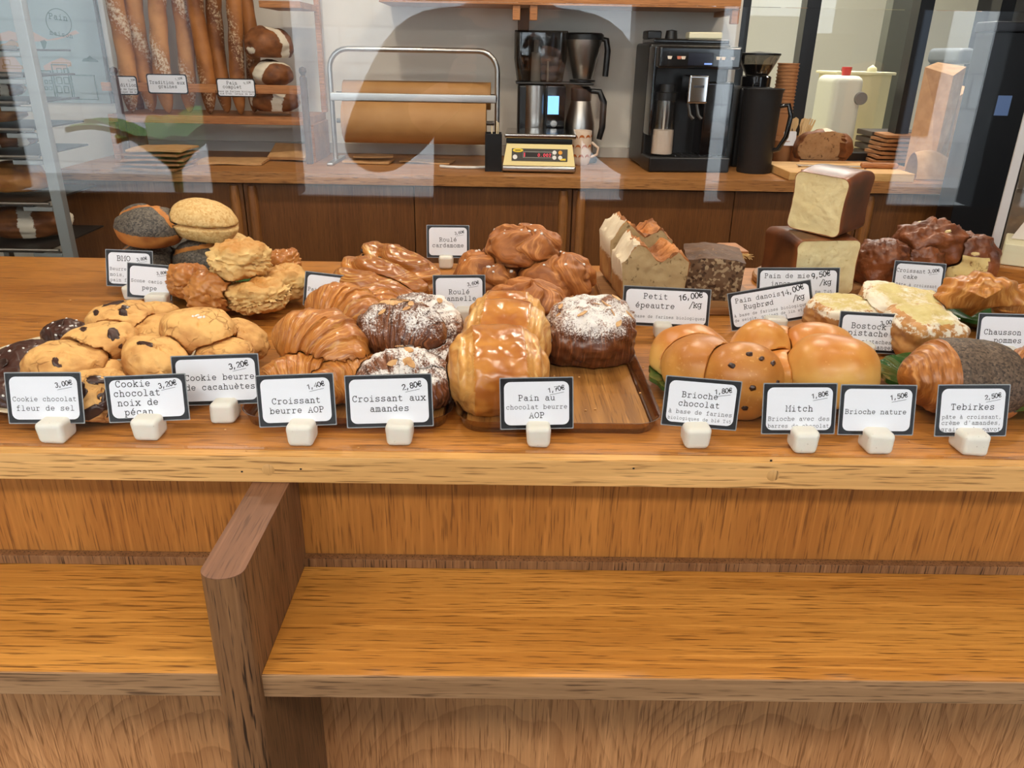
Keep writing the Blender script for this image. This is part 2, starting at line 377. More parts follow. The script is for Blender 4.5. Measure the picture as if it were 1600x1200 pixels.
# ------------------------------------------------------------------ back worktop and its cabinets
YW0 = 2.81
xwl = aty(92, 262, YW0).x
xwr = aty(1506, 292, YW0).x
ZWB = aty(800, 293, YW0).z
WT = M().box(xwl, xwr, YW0, YB-0.006, ZWB, 1.0, 0.002).build('worktop', OAK_BACK)
tag(WT, 'continuous oak worktop along the back wall behind the counter', 'worktop')
struct('baseboard_back', M().box(xwl, XW-0.05, YB-0.03, YB, 1.001, 1.04), plain('pale_skirting', (205, 200, 190), 0.6))
def X_at(px, py=340): return aty(px, py, YW0+0.03).x
bounds = [X_at(106), X_at(648), X_at(1144), X_at(1520)]
for k in range(3):
    a, b = bounds[k]+0.0015, bounds[k+1]-0.0015
    lab = ['oak cupboard at the left end under the back worktop', 'oak cupboard under the scales and coffee machines',
           'oak cupboard under the bread board, beyond the white bread'][k]
    cab = thing('cupboard', lab, 'cupboard', ((a+b)/2, YW0+0.03, 0), 0, 'cupboards under the back worktop')
    hw = (b-a)/2
    M().box(-hw, hw, 0.022, YB-YW0-0.05, 0.0, ZWB-0.001).build('body', OAK_DOOR, cab)
    mid = {0: X_at(385), 1: X_at(893), 2: X_at(1340)}[k]-(a+b)/2
    for (x0, x1, s) in ((-hw, mid-0.002, 1), (mid+0.002, hw, -1)):
        d = M().box(x0, x1, 0.0, 0.02, 0.08, ZWB-0.006, 0.002).build('door', OAK_DOOR, cab)
        xe = x1-0.03 if s > 0 else x0+0.03
        M().lathe([(0.0, 0.09), (0.016, 0.092), (0.018, 0.1), (0.018, ZWB-0.03), (0.014, ZWB-0.012), (0, ZWB-0.011)], 20, xf=Matrix.Translation((xe, 0.0, 0))).build('grip_moulding', OAK_MOLD, d)
# ------------------------------------------------------------------ wall shelf with brackets
ysf2 = 3.12
zb = aty(800, 7, ysf2).z
WS = thing('wall_shelf', 'oak wall shelf with brackets above the coffee machines', 'shelf', (0, YB, zb))
xs0, xs1 = aty(592, 5, ysf2).x, aty(1158, 8, ysf2).x
M().box(xs0, xs1, ysf2-YB, -0.004, 0.0, 0.03, 0.002).build('shelf_board', OAK_RACK, WS)
xp = aty(818, 30, YB-0.03).x
M().box(xp-0.022, xp+0.022, -0.045, -0.002, -0.22, 0.0, 0.003).build('post', DARK_WOOD, WS)
for px in (807, 834, 1150):
    xx = aty(px, 10, ysf2+0.02).x
    M().box(xx-0.014, xx+0.014, ysf2-YB+0.01, ysf2-YB+0.04, -0.05, 0.0, 0.003).build('bracket', OAK_RACK, WS)
    M().box(xx-0.012, xx+0.012, ysf2-YB+0.04, -0.004, -0.018, 0.0, 0.002).build('bracket_arm', OAK_RACK, WS)
# ------------------------------------------------------------------ food: shapes
def sdirs(nu, nv):
    th = np.linspace(0, math.pi, nu+1)[1:-1]; ph = np.linspace(0, 2*math.pi, nv, endpoint=False)
    T, Ph = np.meshgrid(th, ph, indexing='ij')
    D = np.stack([np.sin(T)*np.cos(Ph), np.sin(T)*np.sin(Ph), np.cos(T)], -1).reshape(-1, 3)
    D = np.concatenate([D, [[0, 0, 1], [0, 0, -1]]]); n = (nu-1)*nv; F = []
    for i in range(nu-2):
        for j in range(nv): j2 = (j+1) % nv; F.append([i*nv+j, (i+1)*nv+j, (i+1)*nv+j2, i*nv+j2])
    for j in range(nv):
        j2 = (j+1) % nv; F.append([n, j, j2]); F.append([n+1, (nu-2)*nv+j2, (nu-2)*nv+j])
    return D, F
_SD = {}
def blob(rx, ry, rz, nu=28, nv=48, p=2.0, base=-0.6, disp=None, col=None):
    if (nu, nv) not in _SD: _SD[(nu, nv)] = sdirs(nu, nv)
    D, F = _SD[(nu, nv)]
    r = (np.abs(D)**p).sum(1)**(-1/p)
    P = D*r[:, None]*np.array([rx, ry, rz])
    if disp is not None: P = P+D*disp(D, P)[:, None]
    z0 = base*rz
    P[:, 2] = np.where(P[:, 2] < z0, z0+(P[:, 2]-z0)*0.08, P[:, 2]); P[:, 2] -= P[:, 2].min()
    C = np.zeros((len(P), 4)); C[:, 3] = 1
    if col is not None: C[:, :3] = col(D, P)
    return P, F, C, D
def mesh_of(V, F, C, mi=0): return M().add(V, F, mi, None, C)
def sat(x): return np.clip(x, 0, 1)
def smooth(x, a, b): t = sat((x-a)/(b-a)); return t*t*(3-2*t)
# ------------------------------------------------------------------ food: materials
def food(name, a, b, third=None, tmask=(0.4, 0.6), nscale=40, namp=0.35, rough=0.45, coat=0.0, bump=0.25, bscale=140, bd=0.0012, fine=None, sss=0.0):
    """a -> b with channel R and noise; channel G lays the third colour on, broken by noise"""
    n = NB(name); v = n.co(rnd=7.0); f = n.noise(v, nscale, 4, 0.6)
    k = n.math('ADD', n.attr(0), n.math('MULTIPLY', n.math('SUBTRACT', f, 0.5), namp*2))
    c = n.mix(n.step(k, 0, 1), srgb(*a), srgb(*b)); g = n.noise(v, bscale, 3, 0.6)
    if fine: c = n.mix(n.step(n.noise(v, fine[1], 2, 0.5), fine[2], fine[2]+0.08, 0, fine[3]), c, srgb(*fine[0]))
    r = rough
    if third:
        q = n.math('ADD', n.attr(1), n.math('MULTIPLY', n.math('SUBTRACT', n.noise(v, bscale*1.7, 3, 0.7), 0.5), 1.3))
        q = n.step(q, tmask[0], tmask[1]); c = n.mix(q, c, srgb(*third)); r = n.step(q, 0, 1, rough, 0.85)
    n.bump(g, bump, bd)
    return n.set(col=c, rough=r, coat=coat, coat_r=0.22, spec=0.4)
def striped(name, pale, gold, brown, third=None, freq=75, rough=0.32, coat=0.35, tm=(0.42, 0.62), pw=0.75):
    """laminated dough: fine stripes follow channel B, channel R browns, channel G powders"""
    n = NB(name); v = n.co(rnd=7.0); a = n.n('ShaderNodeAttribute', attribute_name='m'); s = n.n('ShaderNodeSeparateColor'); n.put(s.inputs[0], a.outputs['Color'])
    sp = n.n('ShaderNodeSeparateXYZ'); n.put(sp.inputs[0], v); cv = n.n('ShaderNodeCombineXYZ')
    n.put(cv.inputs[0], n.math('MULTIPLY', s.outputs[2], freq)); n.put(cv.inputs[1], n.math('MULTIPLY', sp.outputs[1], 22.0)); n.put(cv.inputs[2], n.math('MULTIPLY', sp.outputs[2], 22.0))
    st = n.noise(cv.outputs[0], 1.0, 3, 0.6); cl = n.noise(v, 26, 4, 0.6)
    k = n.math('ADD', s.outputs[0], n.math('MULTIPLY', n.math('SUBTRACT', cl, 0.5), 0.9))
    c = n.mix(n.step(k, 0, 1), srgb(*gold), srgb(*brown))
    c = n.mix(n.step(st, 0.52, 0.68, 0, pw), c, srgb(*pale)); c = n.mix(n.step(st, 0.46, 0.34, 0, 0.6), c, srgb(*brown))
    r = rough
    if third:
        q = n.math('ADD', s.outputs[1], n.math('MULTIPLY', n.math('SUBTRACT', n.noise(v, 420, 4, 0.8), 0.5), 2.6))
        q = n.step(q, tm[0], tm[1]); c = n.mix(q, c, srgb(*third)); r = n.step(q, 0, 1, rough, 0.9)
    n.bump(n.math('ADD', n.math('MULTIPLY', st, 1.0), n.math('MULTIPLY', n.noise(v, 180, 2), 0.35)), 0.35, 0.0016)
    return n.set(col=c, rough=r, coat=coat, coat_r=0.2, spec=0.4)
CROI = striped('croissant_crust', (240, 180, 104), (214, 138, 62), (158, 88, 34), freq=85)
ALMO = striped('almond_crust', (160, 98, 58), (124, 70, 38), (66, 34, 20), (240, 234, 228), tm=(.40, .72))
PAINC = striped('chocolate_bun_side', (244, 200, 128), (226, 166, 88), (176, 110, 50), freq=60, coat=0.2)
PAINB = food('chocolate_bun_band', (222, 150, 66), (172, 98, 36), None, nscale=34, namp=0.5, rough=0.25, coat=0.6, bump=0.35, bscale=110)
TEBI = striped('danish_side', (222, 160, 92), (188, 118, 54), (120, 66, 28), freq=40, coat=0.1)
RAIS = striped('raisin_crust', (238, 190, 112), (200, 126, 54), (150, 84, 30), freq=46)
KNOT = striped('knot_crust', (222, 152, 84), (184, 112, 54), (124, 68, 28), freq=34, coat=0.0, pw=0.7, rough=.5)
def _cookie():
    n = NB('cookie_dough'); v = n.co(rnd=7.0); f = n.noise(v, 26, 4, 0.6); k = n.math('ADD', n.attr(0), n.math('MULTIPLY', n.math('SUBTRACT', f, 0.5), 1.3))
    c = n.mix(n.step(k, 0, 1), srgb(236, 184, 112), srgb(172, 106, 46))
    wv = n.n('ShaderNodeVectorMath', operation='ADD'); nz = n.n('ShaderNodeTexNoise'); n.put(nz.inputs['Vector'], v); nz.inputs['Scale'].default_value = 60; sc_ = n.n('ShaderNodeVectorMath', operation='SCALE'); n.put(sc_.inputs[0], nz.outputs['Color']); sc_.inputs['Scale'].default_value = 0.012
    n.put(wv.inputs[0], v); n.put(wv.inputs[1], sc_.outputs[0]); e = n.vor(wv.outputs[0], 62, 'DISTANCE_TO_EDGE')
    cr = n.math('MULTIPLY', n.step(e, 0.075, 0.0), n.step(n.noise(v, 30, 2), 0.52, 0.60))
    c = n.mix(n.math('MULTIPLY', cr, 0.5), c, srgb(140, 84, 36)); n.bump(n.math('SUBTRACT', n.math('ADD', n.math('MULTIPLY', n.noise(v, 90, 4, 0.7), 0.9), n.math('MULTIPLY', n.noise(v, 320, 2), 0.3)), cr), 0.6, 0.0022)
    return n.set(col=c, rough=0.62, spec=0.35)
COOK = _cookie()
COOKD = food('dark_cookie_dough', (74, 42, 32), (42, 22, 16), None, nscale=50, namp=0.4, rough=0.34, bump=0.6, bscale=120, coat=0.25)
CHOCO = mottled('dark_chocolate', (70, 40, 30), (44, 24, 18), 60, 0.3, 0.2)
SALT = plain('salt_flakes', (240, 238, 234), 0.4)
BRIO = food('brioche_crust', (244, 198, 112), (198, 122, 46), None, nscale=14, namp=0.22, rough=0.36, bump=0.08, bscale=160, coat=0.1, fine=((236, 184, 110), 260, 0.66, 0.5))
BRIOD = food('dark_brioche_crust', (226, 166, 84), (182, 112, 46), None, nscale=14, namp=0.3, rough=0.38, bump=0.1, bscale=160, coat=0.08, fine=((226, 172, 104), 240, 0.64, 0.6))
SCON = food('scone_crust', (236, 198, 130), (200, 138, 66), None, nscale=50, namp=0.6, rough=0.6, bump=0.8, bscale=110, bd=0.002)
SCONB = food('glazed_scone_crust', (206, 140, 74), (166, 98, 42), None, nscale=34, namp=0.5, rough=0.34, coat=0.25, bump=0.5, bscale=100)
def seeded(name, crust_a, crust_b, seed_a, seed_b, sscale=420, thr=(0.42, 0.6)):
    n = NB(name); v = n.co(rnd=7.0); cl = n.noise(v, 40, 4)
    c = n.mix(n.step(n.math('ADD', n.attr(0), n.math('SUBTRACT', cl, 0.5)), 0, 1), srgb(*crust_a), srgb(*crust_b))
    vo = n.n('ShaderNodeTexVoronoi'); n.put(vo.inputs['Vector'], v); vo.inputs['Scale'].default_value = sscale
    se = n.n('ShaderNodeSeparateColor'); n.put(se.inputs[0], vo.outputs['Color'])
    sc = n.mix(se.outputs[0], srgb(*seed_a), srgb(*seed_b))
    q = n.math('ADD', n.attr(1), n.math('MULTIPLY', n.math('SUBTRACT', n.noise(v, 160, 3, 0.7), 0.5), 0.9))
    q = n.step(q, *thr); c = n.mix(q, c, sc)
    n.bump(n.math('MULTIPLY', vo.outputs['Distance'], q), -0.6, 0.0015)
    return n.set(col=c, rough=0.62, spec=0.35)
POPPY = seeded('poppy_crust', (206, 136, 66), (150, 84, 36), (58, 54, 52), (116, 106, 92))
POPPYB = seeded('poppy_band', (190, 120, 60), (150, 90, 44), (58, 48, 42), (118, 98, 80))
SESAM = seeded('sesame_crust', (176, 112, 54), (140, 82, 36), (232, 198, 136), (206, 158, 92), 300)
def crumb(name, a, b, hole, scale=150, hs=70, hthr=0.60, bump=0.5, rough=0.85):
    n = NB(name); v = n.co(rnd=5.0); c = n.mix(n.step(n.noise(v, 24, 4, 0.6), 0.3, 0.7), srgb(*a), srgb(*b)); h = n.noise(v, hs, 4, 0.65)
    c = n.mix(n.step(h, hthr, hthr+0.08, 0, 0.8), c, srgb(*hole)); n.bump(n.math('SUBTRACT', n.noise(v, scale, 3), n.step(h, hthr, hthr+0.1, 0, 0.8)), bump, 0.002)
    return n.set(col=c, rough=rough, spec=0.2)
MILKC = crumb('white_crumb', (238, 222, 172), (228, 206, 150), (204, 176, 118), 260, 190, 0.62, 0.35)
SPELTC = crumb('spelt_crumb', (188, 162, 118), (168, 140, 98), (104, 80, 50), 160, 110, 0.60)
MILKB = food('white_bread_crust', (150, 84, 42), (62, 30, 17), None, nscale=18, namp=0.35, rough=0.36, coat=0.15, bump=0.1, bscale=200)
SPELTB = food('spelt_bread_crust', (188, 138, 78), (138, 82, 38), (222, 204, 174), nscale=40, namp=0.6, rough=0.7, bump=0.6, bscale=120)
SPELTT = food('spelt_bread_top', (206, 134, 70), (122, 70, 34), None, nscale=60, namp=0.8, rough=0.6, bump=1.0, bscale=90, bd=0.003)
RUGT = food('rye_bread_crust', (104, 70, 42), (68, 42, 24), None, nscale=60, namp=0.6, rough=0.6, bump=0.8, bscale=150, fine=((170, 124, 72), 190, 0.66, 0.9))
rn = NB('rye_crumb'); rv = rn.co(rnd=3.0); rvo = rn.n('ShaderNodeTexVoronoi'); rn.put(rvo.inputs['Vector'], rv); rvo.inputs['Scale'].default_value = 210
rse = rn.n('ShaderNodeSeparateColor'); rn.put(rse.inputs[0], rvo.outputs['Color'])
rc = rn.mix(rn.noise(rv, 50, 3), srgb(92, 66, 46), srgb(120, 92, 66)); rc = rn.mix(rn.step(rse.outputs[0], 0.66, 0.74, 0, 0.9), rc, srgb(168, 144, 112)); rc = rn.mix(rn.step(rse.outputs[1], 0.82, 0.86, 0, 0.9), rc, srgb(64, 42, 28))
rn.bump(rvo.outputs['Distance'], -0.7, 0.002); RYE = rn.set(col=rc, rough=0.75, spec=0.25)
SUGAR = plain('pearl_sugar', (240, 236, 228), 0.5)
FLAKE = mottled('almond_flake', (222, 178, 120), (190, 132, 76), 90, 0.5)
NUT = mottled('pale_nut', (232, 208, 150), (216, 184, 120), 60, 0.45)
# ------------------------------------------------------------------ food: builders (mesh data in local space, base at z = 0)
def lump(r, seed, flat=0.7, n=8):
    P, F, C, D = blob(r, r*0.8, r*flat, n, n+4, 2.6, -0.9, lambda D, P: r*0.28*vn(D*2.1+seed*3.7, seed))
    P[:, 2] -= P[:, 2].mean(); return P, F, C
def surf_xf(P, D, d, sink=0.0):
    d = np.array(d, float); d /= np.linalg.norm(d); i = int(np.argmax(D @ d)); p = Vector(P[i]); n = Vector(d)
    return Matrix.Translation(p-n*sink) @ n.to_track_quat('Z', 'Y').to_matrix().to_4x4()
def cookie(label, loc, rot, seed, rx=0.047, ry=0.045, rz=0.02, mat=None, chunks=(), salt=(), group='cookies on the round plate', nuts=()):
    def disp(D, P):
        q = D*2.0+seed*11.3
        d = 0.10*vn(q, seed)+0.05*vn(D*5+seed, seed+3)
        cr = np.abs(vn(D*5.0+seed*2.1+0.6*vn(D*9, seed)[:, None], seed+9)); d = d-0.13*(1-smooth(cr, 0, 0.10))*(D[:, 2] > 0.1)*smooth(vn(D*2.6+seed, seed+31), -.1, .3)
        return d*0.028
    def col(D, P):
        b = sat(0.55-0.55*D[:, 2]+0.35*fbm(D*3+seed, seed+5)); return np.stack([b, b*0, b*0], -1)
    P, F, C, D = blob(rx, ry, rz, 44, 80, 2.25, -0.7, disp, col)
    o = mesh_of(P, F, C).build('cookie', mat or COOK, None, loc, rot, smooth=80, tex=True)
    tag(o, label, 'cookie', group)
    rg = random.Random(seed)
    for k, d in enumerate(chunks):
        V, Fc, _ = lump(rg.uniform(0.005, 0.009), seed*7+k, 0.34, 10)
        M().add(V, Fc, 0, surf_xf(P, D, d[:3], 0.0008) @ Matrix.Rotation(rg.uniform(0, 6), 4, 'Z') @ Matrix.Diagonal((1.6, 1.0, 0.7, 1))).build('chocolate_chunk', CHOCO, o, smooth=80)
    for k, d in enumerate(nuts):
        V, Fc, _ = lump(0.010, seed*5+k, 0.45, 12)
        M().add(V, Fc, 0, surf_xf(P, D, d, 0.0005) @ Matrix.Rotation(rg.uniform(0, 6), 4, 'Z') @ Matrix.Diagonal((1.7, 0.75, 0.7, 1))).build('pecan_half', mottled('pecan', (140, 72, 40), (104, 50, 28), 90, 0.45), o, smooth=80)
    for k, d in enumerate(salt):
        V, Fc, _ = lump(rg.uniform(0.0012, 0.0022), k, 0.6, 5)
        M().add(V, Fc, 0, surf_xf(P, D, d, 0.0)).build('salt_flake', SALT, o, smooth=0)
    return o
def rnd_dirs(n, seed, zmin=0.25):
    rg = random.Random(seed); out = []
    while len(out) < n:
        v = Vector((rg.uniform(-1, 1), rg.uniform(-1, 1), rg.uniform(zmin, 1)))
        if 0.3 < v.length < 1: out.append(tuple(v.normalized()))
    return out
def croissant_mesh(L=0.135, Rm=0.034, bend=0.8, layers=4.5, seed=0, powder=False, lean=0.6, zs=0.95):
    nt, nth = 150, 64
    t = np.linspace(-1, 1, nt); th = np.linspace(0, 2*math.pi, nth, endpoint=False); T, H = np.meshgrid(t, th, indexing='ij')
    A = np.abs(T); env = Rm*np.maximum(1-A**2.0, 0)**0.62+0.0018
    q = np.stack([T*2.2, np.cos(H), np.sin(H)], -1).reshape(-1, 3)
    n1 = fbm(q*1.3+seed*5.1, seed).reshape(T.shape); n2 = fbm(q*4+seed, seed+4).reshape(T.shape)
    ph = A*layers+0.28*np.cos(H+lean*np.sign(T))+0.10*n1+0.1*seed; fr = ph-np.floor(ph)
    r = env*(1+(0.055 if powder else 0.085)*fr**1.6-0.05+0.05*n1+(0.06 if powder else 0.03)*n2); r = np.where(A > 0.985, env, r)
    a = T*bend; Rb = L/(2*max(bend, 0.05)); cx = Rb*np.sin(a); cy = Rb*(np.cos(a)-1)
    ux, uy = np.sin(a), np.cos(a)              # outward in plan
    ru = r*np.cos(H); rz = r*np.sin(H)*zs
    P = np.stack([cx+ux*ru, cy+uy*ru, rz], -1).reshape(-1, 3)
    z0 = -0.62*Rm; P[:, 2] = np.where(P[:, 2] < z0, z0+(P[:, 2]-z0)*0.12, P[:, 2]); P[:, 1] -= P[:, 1].mean(); P[:, 2] -= P[:, 2].min()
    sn = np.sin(H)
    br = sat(0.25+0.5*smooth(fr, 0.62, 0.98)+0.35*sn*0.6+0.35*n1)
    if powder: g = sat(smooth(sn, 0.0, 0.8)*(0.62+0.6*n1)*(1-0.55*smooth(A, 0.5, 0.95))-.12*smooth(fr, .8, 1))
    else: g = br*0
    C = np.stack([br, g, A*0.5+0.03*n1+0.5, np.ones_like(br)], -1).reshape(-1, 4)
    m = M().grid(P, nt, nth, False, True, 0, None, C)
    m.f.append(list(range(nth))[::-1]); m.f.append([(nt-1)*nth+k for k in range(nth)]); m.mi += [0, 0]
    return m, P.reshape(nt, nth, 3)
def croissant(label, loc, rot, seed=0, group='butter croissants on the clear tray', **kw):
    m, P = croissant_mesh(seed=seed, **kw)
    return tag(m.build('croissant', CROI, None, loc, rot, smooth=60, tex=True), label, 'croissant', group)
def flake_mesh(rg):
    s = rg.uniform(0.005, 0.009); n = 9
    pts = [(s*math.cos(2*math.pi*k/n)*(1.15 if k < 5 else 0.9), 0.55*s*math.sin(2*math.pi*k/n)) for k in range(n)]
    return M().prism(pts, -0.0004, 0.0005)
def almond_croissant(label, loc, rot, seed=0, nfl=9, **kw):
    kw.setdefault('L', 0.13); kw.setdefault('Rm', 0.035)
    m, P = croissant_mesh(seed=seed, powder=True, **kw)
    o = tag(m.build('almond_croissant', ALMO, None, loc, rot, smooth=60, tex=True), label, 'pastry', 'almond croissants'); rg = random.Random(seed+50)
    for k in range(nfl):
        i = rg.randint(45, 105); j = rg.randint(9, 23); p = Vector(P[i, j]); c = P[i].mean(0); n = (p-Vector(c)).normalized()
        xf = Matrix.Translation(p+n*0.0008) @ n.to_track_quat('Z', 'Y').to_matrix().to_4x4() @ Matrix.Rotation(rg.uniform(0, 6), 4, 'Z') @ Matrix.Rotation(rg.uniform(-0.4, 0.4), 4, 'X')
        fm = flake_mesh(rg); M().add(fm.v, fm.f, 0, xf).build('almond_flake', FLAKE, o, smooth=0)
    return o
def pain_choc(label, loc, rot, seed=0, rx=0.056, ry=0.062, rz=0.036, group='chocolate buns on the wood print tray'):
    """rolled bun: a brown glossy band over the middle, pale layered ends left and right"""
    bw = 0.52
    def shape(D, P):
        x = np.abs(P[:, 0])/rx; a = np.arctan2(P[:, 2], P[:, 1])
        return 0.0035*smooth(-x, -bw-0.03, -bw+0.01)+0.0022*np.sin(x*34)*(x > bw+0.03)*0.5+0.003*fbm(D*2.2+seed*3, seed)
    def col(D, P):
        x = np.abs(P[:, 0])/rx; b = sat(0.35+0.4*fbm(D*3+seed, seed+2)+0.35*(x < bw))
        return np.stack([b, smooth(-x, -bw-0.02, -bw+0.02), np.sqrt((P[:, 1]*0.6)**2+(P[:, 2]-0.03)**2)*6+x*0.25], -1)
    P, F, C, D = blob(rx, ry, rz, 70, 120, 2.9, -0.75, shape, col)
    X = np.abs(P[:, 0])/rx; fi = [sum(X[i] for i in f)/len(f) < bw for f in F]
    m = mesh_of(P, F, C); m.mi = [1 if q else 0 for q in fi]
    return tag(m.build('chocolate_bun', [PAINC, PAINB], None, loc, rot, smooth=70, tex=True), label, 'pastry', group)
def almond_bun(label, loc, rot, seed=3):
    def disp(D, P): return 0.006*fbm(D*2.3+seed, seed)+0.003*vn(D*8, seed)-0.008*np.exp(-((P[:, 1]+0.012+0.2*P[:, 0])/0.008)**2)*(D[:, 2] > 0)
    def col(D, P):
        n1 = fbm(D*3+seed, seed+1); g = sat(smooth(D[:, 2], 0.0, 0.7)*(0.62+0.55*n1)); return np.stack([sat(0.5+0.4*n1), g, P[:, 0]*6+0.5], -1)
    P, F, C, D = blob(0.066, 0.062, 0.052, 60, 100, 2.3, -0.6, disp, col)
    o = tag(mesh_of(P, F, C).build('almond_bun', ALMO, None, loc, rot, smooth=70, tex=True), label, 'pastry'); rg = random.Random(8)
    for d in rnd_dirs(12, 4, 0.55):
        fm = flake_mesh(rg); M().add(fm.v, fm.f, 0, surf_xf(P, D, d, -0.0006) @ Matrix.Rotation(rg.uniform(0, 6), 4, 'Z') @ Matrix.Rotation(rg.uniform(-0.5, 0.5), 4, 'X')).build('almond_flake', FLAKE, o, smooth=0)
    return o
def brioche(label, loc, rot, seed, r=0.052, rz=0.041, mat=None, chips=(), group='brioches on the green leaf plate'):
    def disp(D, P): return r*(0.05*vn(D*1.4+seed*3, seed)+0.012*vn(D*4, seed+1))
    def col(D, P):
        b = sat(smooth(D[:, 2], -0.25, 0.8)*0.9+0.25*fbm(D*2+seed, seed)); return np.stack([b, b*0, b*0], -1)
    P, F, C, D = blob(r, r*0.95, rz, 40, 72, 2.1, -0.62, disp, col)
    o = tag(mesh_of(P, F, C).build('brioche', mat or BRIO, None, loc, rot, smooth=80, tex=True), label, 'brioche', group)
    for k, d in enumerate(chips):
        V, Fc, _ = lump(0.0042, seed*9+k, 0.6, 8); M().add(V, Fc, 0, surf_xf(P, D, d, 0.0008)).build('chocolate_chip', CHOCO, o, smooth=80)
    return o
def roll(label, loc, rot, seed, mat, r=0.055, rz=0.043, slit=None, slash=(), group='seeded rolls'):
    def disp(D, P):
        d = r*(0.05*vn(D*1.6+seed*3, seed)+0.015*vn(D*6, seed+1))
        for (ax, off, wd) in slash: d = d-0.004*np.exp(-((D @ np.array(ax)-off)/wd)**2)*(D[:, 2] > 0.25)
        if slit is not None: d = d-0.016*np.exp(-((D[:, 2]-slit[0]-slit[1]*D[:, 0])/0.045)**2)*(D[:, 1] < 0.35)
        return d
    def col(D, P):
        g = smooth(D[:, 2], -0.12, 0.08) if mat is POPPY else np.ones(len(D))
        for (ax, off, wd) in slash: g = g*(1-0.95*np.exp(-((D @ np.array(ax)-off)/(wd*1.1))**2)*(D[:, 2] > 0.25))
        b = sat(0.5+0.5*fbm(D*2+seed, seed)-0.3*D[:, 2]); return np.stack([b, g, b*0], -1)
    P, F, C, D = blob(r, r*0.92, rz, 50, 84, 2.1, -0.6, disp, col)
    return tag(mesh_of(P, F, C).build('bread_roll', mat, None, loc, rot, smooth=80, tex=True), label, 'bread roll', group)
def scone(label, loc, rot, seed, rx=0.042, ry=0.036, rz=0.026, mat=None):
    def disp(D, P):
        side = 1-smooth(np.abs(D[:, 2]), 0.25, 0.75)
        return rx*(0.14*vn(D*1.8+seed*5, seed)+0.09*vn(D*4.5+seed, seed+1)+(0.05+0.07*side)*fbm(D*13, seed+2)-0.07*side*(1-smooth(np.abs(np.sin(D[:, 2]*6+2*vn(D*3, seed))), 0, .35)))
    def col(D, P):
        top = smooth(np.abs(D[:, 2]), 0.35, 0.8); return np.stack([sat(0.12+0.62*top+0.25*fbm(D*4+seed, seed)), top*0, top*0], -1)
    P, F, C, D = blob(rx, ry, rz, 46, 76, 3.0, -0.85, disp, col)
    return tag(mesh_of(P, F, C).build('scone', mat or SCON, None, loc, rot, smooth=80, tex=True), label, 'scone', 'scones on the dark green plate')
def knot(label, loc, rot, seed, sugar=0, r=0.06, rz=0.034, swirl=5.0, group='cinnamon and cardamom rolls'):
    def ph_(D, P):
        a = np.arctan2(P[:, 1], P[:, 0]); rad = np.hypot(P[:, 0], P[:, 1])/r
        return a*5.0/(2*math.pi)+rad*1.6+0.35*vn(D*2+seed, seed)+0.8*D[:, 2]
    def disp(D, P):
        f = ph_(D, P); f = f-np.floor(f); return 0.011*(np.sin(math.pi*f)**0.7)-0.006+0.004*fbm(D*2.5+seed*3, seed)
    def col(D, P):
        f = ph_(D, P); fr = f-np.floor(f); b = sat(0.3+0.5*(np.abs(fr-0.5)*2)**3+0.3*fbm(D*3, seed)); return np.stack([b, b*0, f*0.28], -1)
    P, F, C, D = blob(r, r*0.92, rz, 66, 120, 2.3, -0.62, disp, col)
    o = tag(mesh_of(P, F, C).build('swirl_bun', KNOT, None, loc, rot, smooth=75, tex=True), label, 'pastry', group); rg = random.Random(seed)
    for k, d in enumerate(rnd_dirs(sugar, seed+20, 0.45)):
        V, Fc, _ = lump(rg.uniform(0.0014, 0.0030), k+seed, 0.7, 5); M().add(V, Fc, 0, surf_xf(P, D, d, -0.0002)).build('pearl_sugar', SUGAR, o, smooth=0)
    return o
def raisin_roll(label, loc, rot, seed, L=0.088, w_=0.032, h=0.03, n=7):
    """long glazed roll, twisted so that the layers and raisins show along one side"""
    def disp(D, P):
        v = P[:, 2]/h+0.35*np.sin(P[:, 0]/L*3+seed); return 0.004*np.sin(v*7+0.5*vn(D*3, seed))*(P[:, 1] < 0.012)+0.003*fbm(D*2.5+seed, seed)
    def col(D, P):
        top = smooth(D[:, 2]+0.25*D[:, 1], 0.15, 0.5); b = sat(0.12+0.7*top+0.3*fbm(D*3+seed, seed)); return np.stack([b, b*0, (P[:, 2]/h*0.9+0.3*np.sin(P[:, 0]/L*3+seed))*0.4+0.5], -1)
    P, F, C, D = blob(L, w_, h, 60, 110, 2.5, -0.7, disp, col)
    o = tag(mesh_of(P, F, C).build('raisin_roll', RAIS, None, loc, rot, smooth=75, tex=True), label, 'pastry', 'raisin rolls behind the croissants'); rg = random.Random(seed)
    RAI = bpy.data.materials.get('raisin') or mottled('raisin', (40, 26, 22), (26, 16, 14), 90, 0.4)
    for k in range(n):
        d = (rg.uniform(-0.95, 0.2), -0.7, rg.uniform(0.05, 0.5)); V, Fc, _ = lump(0.0048, k+seed, 0.7, 7)
        M().add(V, Fc, 0, surf_xf(P, D, d, 0.0)).build('raisin', RAI, o, smooth=80)
    return o
